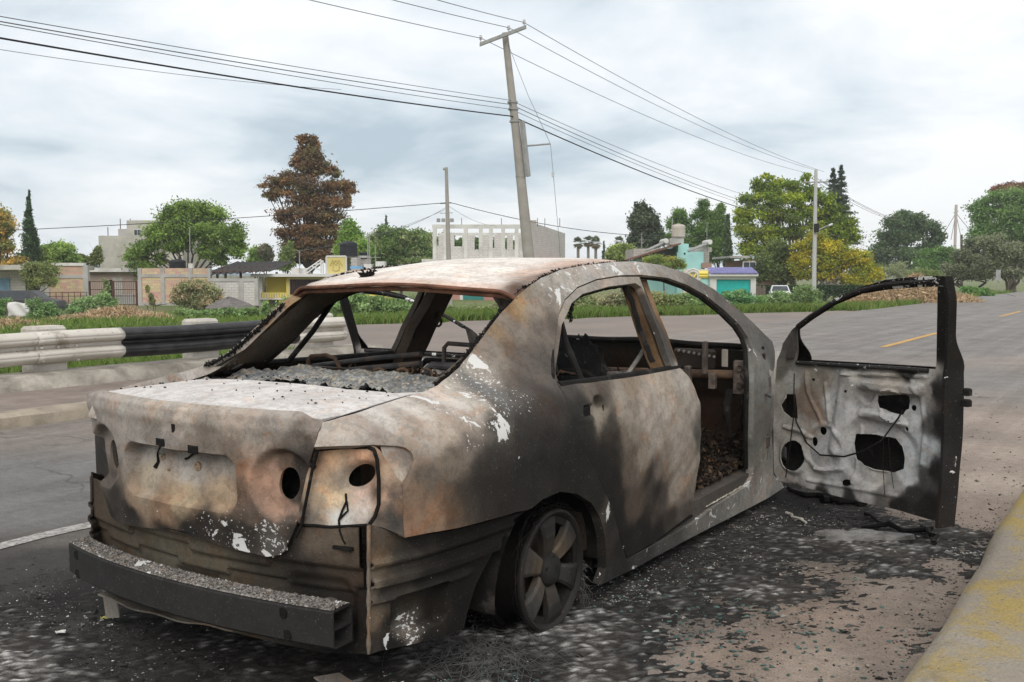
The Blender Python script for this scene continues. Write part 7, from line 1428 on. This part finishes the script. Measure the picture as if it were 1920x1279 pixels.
# ================================================================== debris on the road
rg = np.random.default_rng(77)
def chunks(name, P, size, cols, flat=.5):
    n = len(P); r = rg.normal(0, 1, (n, 6, 3))*.35; base = np.array([(1,0,0),(-1,0,0),(0,1,0),(0,-1,0),(0,0,1),(0,0,-1)])[None]+r; base = base*size[:, None, None]*np.array([1, 1, flat]); a = rg.random(n)*6.28; c_, s_ = np.cos(a)[:, None], np.sin(a)[:, None]
    X = base[:, :, 0]*c_-base[:, :, 1]*s_; Y = base[:, :, 0]*s_+base[:, :, 1]*c_; V = np.stack([X, Y, base[:, :, 2]], 2)+P[:, None, :]; F = np.array([(0,2,4),(2,1,4),(1,3,4),(3,0,4),(2,0,5),(1,2,5),(3,1,5),(0,3,5)]); Fa = (np.arange(n)[:, None, None]*6+F[None]).reshape(-1, 3)
    me = bpy.data.meshes.new(name); me.from_pydata(V.reshape(-1, 3).tolist(), [], Fa.tolist()); t = M_DEB; me.materials.append(t); set_col(me, np.repeat(cols, 6, 0)); o = bpy.data.objects.new(name, me); COL.objects.link(o); o['kind'] = 'stuff'; return o
t = NT('debris'); M_DEB = t.done(t.attr('Col'), .85)
def scatter(n, spots):
    w_ = np.array([s[4] for s in spots]); k = rg.choice(len(spots), n, p=w_/w_.sum()); sp = np.array([s[:4] for s in spots])[k]; x = sp[:, 0]+rg.normal(0, 1, n)*sp[:, 2]; y = sp[:, 1]+rg.normal(0, 1, n)*sp[:, 3]; ok = (x < 2.0) & (x > -5.3); return x[ok], y[ok]
g_ = lambda u, v: tuple(ground(u, v)[:2])
soot = [(*g_(1500,960), .45, .45, 3), (*g_(1300,1060), .3, .45, 3), (*g_(1200,1130), .3, .3, 2), (*g_(900,1230), .25, .2, 2), (*g_(500,1260), .5, .25, 2.5), (*g_(100,1180), .5, .35, 2.5), (*g_(1700,1010), .2, .25, 1.6), (*g_(1600,1010), .3, .2, 1.5), (-.4, -1.3, .6, .25, 1), (*g_(1500,1130), .5, .6, 1.2), (2.0, .8, .06, .8, 1.), (2.0, 2.2, .06, .7, .8)]
x, y = scatter(9000, soot); sz = rg.uniform(.0015, .0062, len(x))*np.where(rg.random(len(x)) < .04, 2.6, 1); chunks('burnt_debris', np.stack([x, y, sz*.3], 1), sz, np.where(rg.random((len(x), 1)) < .10, np.array([[.24, .235, .22]]), np.array([[.022, .020, .019]]))*rg.uniform(.5, 1.5, (len(x), 1)), .5)
ash = [(*g_(950,1200), .16, .14, 5), (*g_(880,1250), .14, .10, 3), (*g_(1060,1190), .16, .10, 2), (*g_(1120,1140), .12, .14, 1.6), (*g_(80,1190), .4, .25, .9), (*g_(1800,1035), .12, .05, .9), (*g_(1500,985), .2, .15, .8), (*g_(1270,1060), .25, .4, 1.6), (*g_(760,1268), .12, .06, 1)]
x, y = scatter(6500, ash); sz = rg.uniform(.001, .0048, len(x)); chunks('ash_flakes', np.stack([x, y, sz*.35], 1), sz, np.array([[.60, .59, .57]])*rg.uniform(.45, 1.15, (len(x), 1)), .4)
gl = [(*g_(1270,1140), .35, .3, 3), (*g_(1400,1190), .45, .3, 2), (*g_(900,1255), .15, .08, 1.5)]
x, y = scatter(700, gl); sz = rg.uniform(.004, .011, len(x)); chunks('glass_crumbs', np.stack([x, y, sz*.3], 1), sz, np.array([[.06, .10, .09]])*rg.uniform(.5, 1.6, (len(x), 1)), .35)
x, y = scatter(500, [(1.4, 1.2, .5, 1.2, 1), (1.5, 4, .5, 2.5, 1.4), (1.85, 5, .15, 4, 1)]); sz = rg.uniform(.004, .011, len(x)); chunks('loose_stones', np.stack([x, y, sz*.4], 1), sz, np.array([[.20, .17, .145]])*rg.uniform(.3, 1.4, (len(x), 1)), .6)
c = ground(1610, 1010); mb = MB(); n = 34
ol = [(.21*math.cos(a)*(1+.22*math.sin(3*a+1)+.1*math.sin(7*a)), .085*math.sin(a)*(1+.3*math.sin(2*a))) for a in np.linspace(0, 6.283, n, endpoint=False)]
mb.loft([[(x, y, .004) for x, y in ol], [(x*.97, y*.95, .022+.006*math.sin(x*30)) for x, y in ol], [(x*.6, y*.55, .030+.006*math.sin(x*40+1)) for x, y in ol], [(x*.2, y*.2, .022) for x, y in ol]], True, True)
mm = mb.build('melted_metal_piece', worn('melted_alloy', (.22, .21, .195), .4, 20, .5, (.06, .055, .05), .7, 14, .4, 60), None, True); mm.location = c; mm.rotation_euler = (0, 0, ROTZ-.15); tag(mm, 'grey melted metal puddle on the road under the open front door', 'metal scrap')
def strewn(label, uv, L, wd, col, seed, nm='charred_strip'):
    r2 = np.random.default_rng(seed); c = ground(*uv); mb = MB(); a = r2.random()*6.28; pts = []
    for k in range(7): t = (k/6-.5)*L; pts.append((t*math.cos(a)+r2.normal(0, L*.05), t*math.sin(a)+r2.normal(0, L*.05), .012+abs(r2.normal(0, .012))))
    mb.tube(pts, [wd*r2.uniform(.5, 1.2) for _ in pts], 6); o = mb.build(nm, col, None); o.location = c; tag(o, label, 'debris', 'charred strips fallen from the car'); return o
strewn('black charred strip beside the melted metal puddle', (1690, 1000), .32, .014, M_SOOT, 3); strewn('black charred strip left of the door bottom', (1530, 935), .4, .02, M_SOOT, 4); strewn('charred strip under the trailing corner of the open door', (1745, 1010), .3, .012, M_SOOT, 5); strewn('black lump by the sill under the door', (1575, 945), .22, .03, M_SOOT, 6); strewn('black strip behind the melted metal puddle', (1640, 985), .35, .012, M_SOOT, 8)
strewn('pale twisted strip on the ash near the sill', (1490, 975), .2, .006, worn('bleached_strip', (.4, .37, .32), .3, 20), 9)
mb = MB(); r2 = np.random.default_rng(12)
for k in range(160):
    p0 = np.array([r2.normal(0, .10), r2.normal(0, .07), .004]); a = r2.random()*6.28; L = r2.uniform(.08, .26); b = r2.normal(0, .9)
    mb.tube([p0+np.array([L*t*math.cos(a+b*t), L*t*math.sin(a+b*t), .06*r2.random()*math.sin(math.pi*t)]) for t in np.linspace(0, 1, 6)], .0011, 4, False)
wt = mb.build('wire_tangle', worn('burnt_wire_grey', (.085, .085, .082), .4, 20, .6)); wt.location = ground(900, 1238); tag(wt, 'tangle of fine steel tyre wire in the ash behind the wheel', 'wire')
for label, uv, col, sz in (('small yellow leaf on the black ground behind the bumper beam', (198, 1166), (.42, .38, .12), .035), ('white crumpled scrap on the ground at the lower left', (113, 1193), (.62, .60, .57), .035), ('tiny white flake beside the yellow leaf', (206, 1180), (.6, .58, .54), .02)):
    mb = MB(); r2 = np.random.default_rng(int(uv[0])); mb.loft([[(sz*(t-.5)*2*.9, sz*.5*math.sin(math.pi*t)*s_+r2.normal(0, sz*.05), .006+.012*t+r2.random()*.008) for t in np.linspace(0, 1, 7)] for s_ in (-1, -.3, .4, 1)], closed=False); o = mb.build('leaf' if 'leaf on' in label else 'scrap', worn('leaf_yellow' if 'leaf on' in label else 'white_scrap', col, .2, 30)); o.location = ground(*uv); so = o.modifiers.new('t', 'SOLIDIFY'); so.thickness = .001; tag(o, label, 'leaf' if 'leaf on' in label else 'scrap')

# ================================================================== thin air haze over the whole place
HAZE = .0005
if HAZE:
    mb = MB(); mb.box((-700, -160, -3.), (500, 900, 45)); hz_ = mb.build('haze', None); hz_['kind'] = 'stuff'
    hm = bpy.data.materials.new('haze_air'); hm.use_nodes = True; t_ = hm.node_tree; t_.nodes.clear(); o_ = t_.nodes.new('ShaderNodeOutputMaterial'); v_ = t_.nodes.new('ShaderNodeVolumePrincipled'); v_.inputs['Color'].default_value = (.93, .95, .97, 1); v_.inputs['Density'].default_value = HAZE; t_.links.new(v_.outputs[0], o_.inputs['Volume']); hz_.data.materials.clear(); hz_.data.materials.append(hm)
# ================================================================== one object per separate piece
def explode(o):
    bm = bmesh.new(); bm.from_mesh(o.data); bm.verts.ensure_lookup_table(); seen = set(); isl = []
    for v in bm.verts:
        if v.index in seen: continue
        st = [v]; cur = []; seen.add(v.index)
        while st:
            q = st.pop(); cur.append(q.index)
            for e in q.link_edges:
                w_ = e.other_vert(q)
                if w_.index not in seen: seen.add(w_.index); st.append(w_)
        isl.append(set(cur))
    bm.free(); src = o.data
    for k, ids in enumerate(isl):
        bm = bmesh.new(); bm.from_mesh(src); bmesh.ops.delete(bm, geom=[v for v in bm.verts if v.index not in ids], context='VERTS')
        me = bpy.data.meshes.new(src.name); bm.to_mesh(me); bm.free()
        for m in src.materials: me.materials.append(m)
        if k == 0: o.data = me
        else: c = o.copy(); c.data = me; COL.objects.link(c); c.parent = o.parent
for o in list(bpy.data.objects):
    nm = o.name.split('.')[0]
    if o.type == 'MESH' and nm in ('handle_hole', 'lamp_hole', 'screw_boss', 'bolt_hole', 'underbody', 'headrest_bar', 'shelf_bracket', 'tube_bracket', 'rivet', 'sill_box', 'wheel_nut', 'door_latch', 'burnt_cable', 'burnt_wire', 'bolt', 'door_bar', 'reinforcing_bar', 'window_bar', 'baluster', 'service_box', 'side_window', 'roof_bow'): explode(o)
    elif nm in ('charred_seal', 'char_fleck', 'antenna_stub'): o['kind'] = 'stuff'
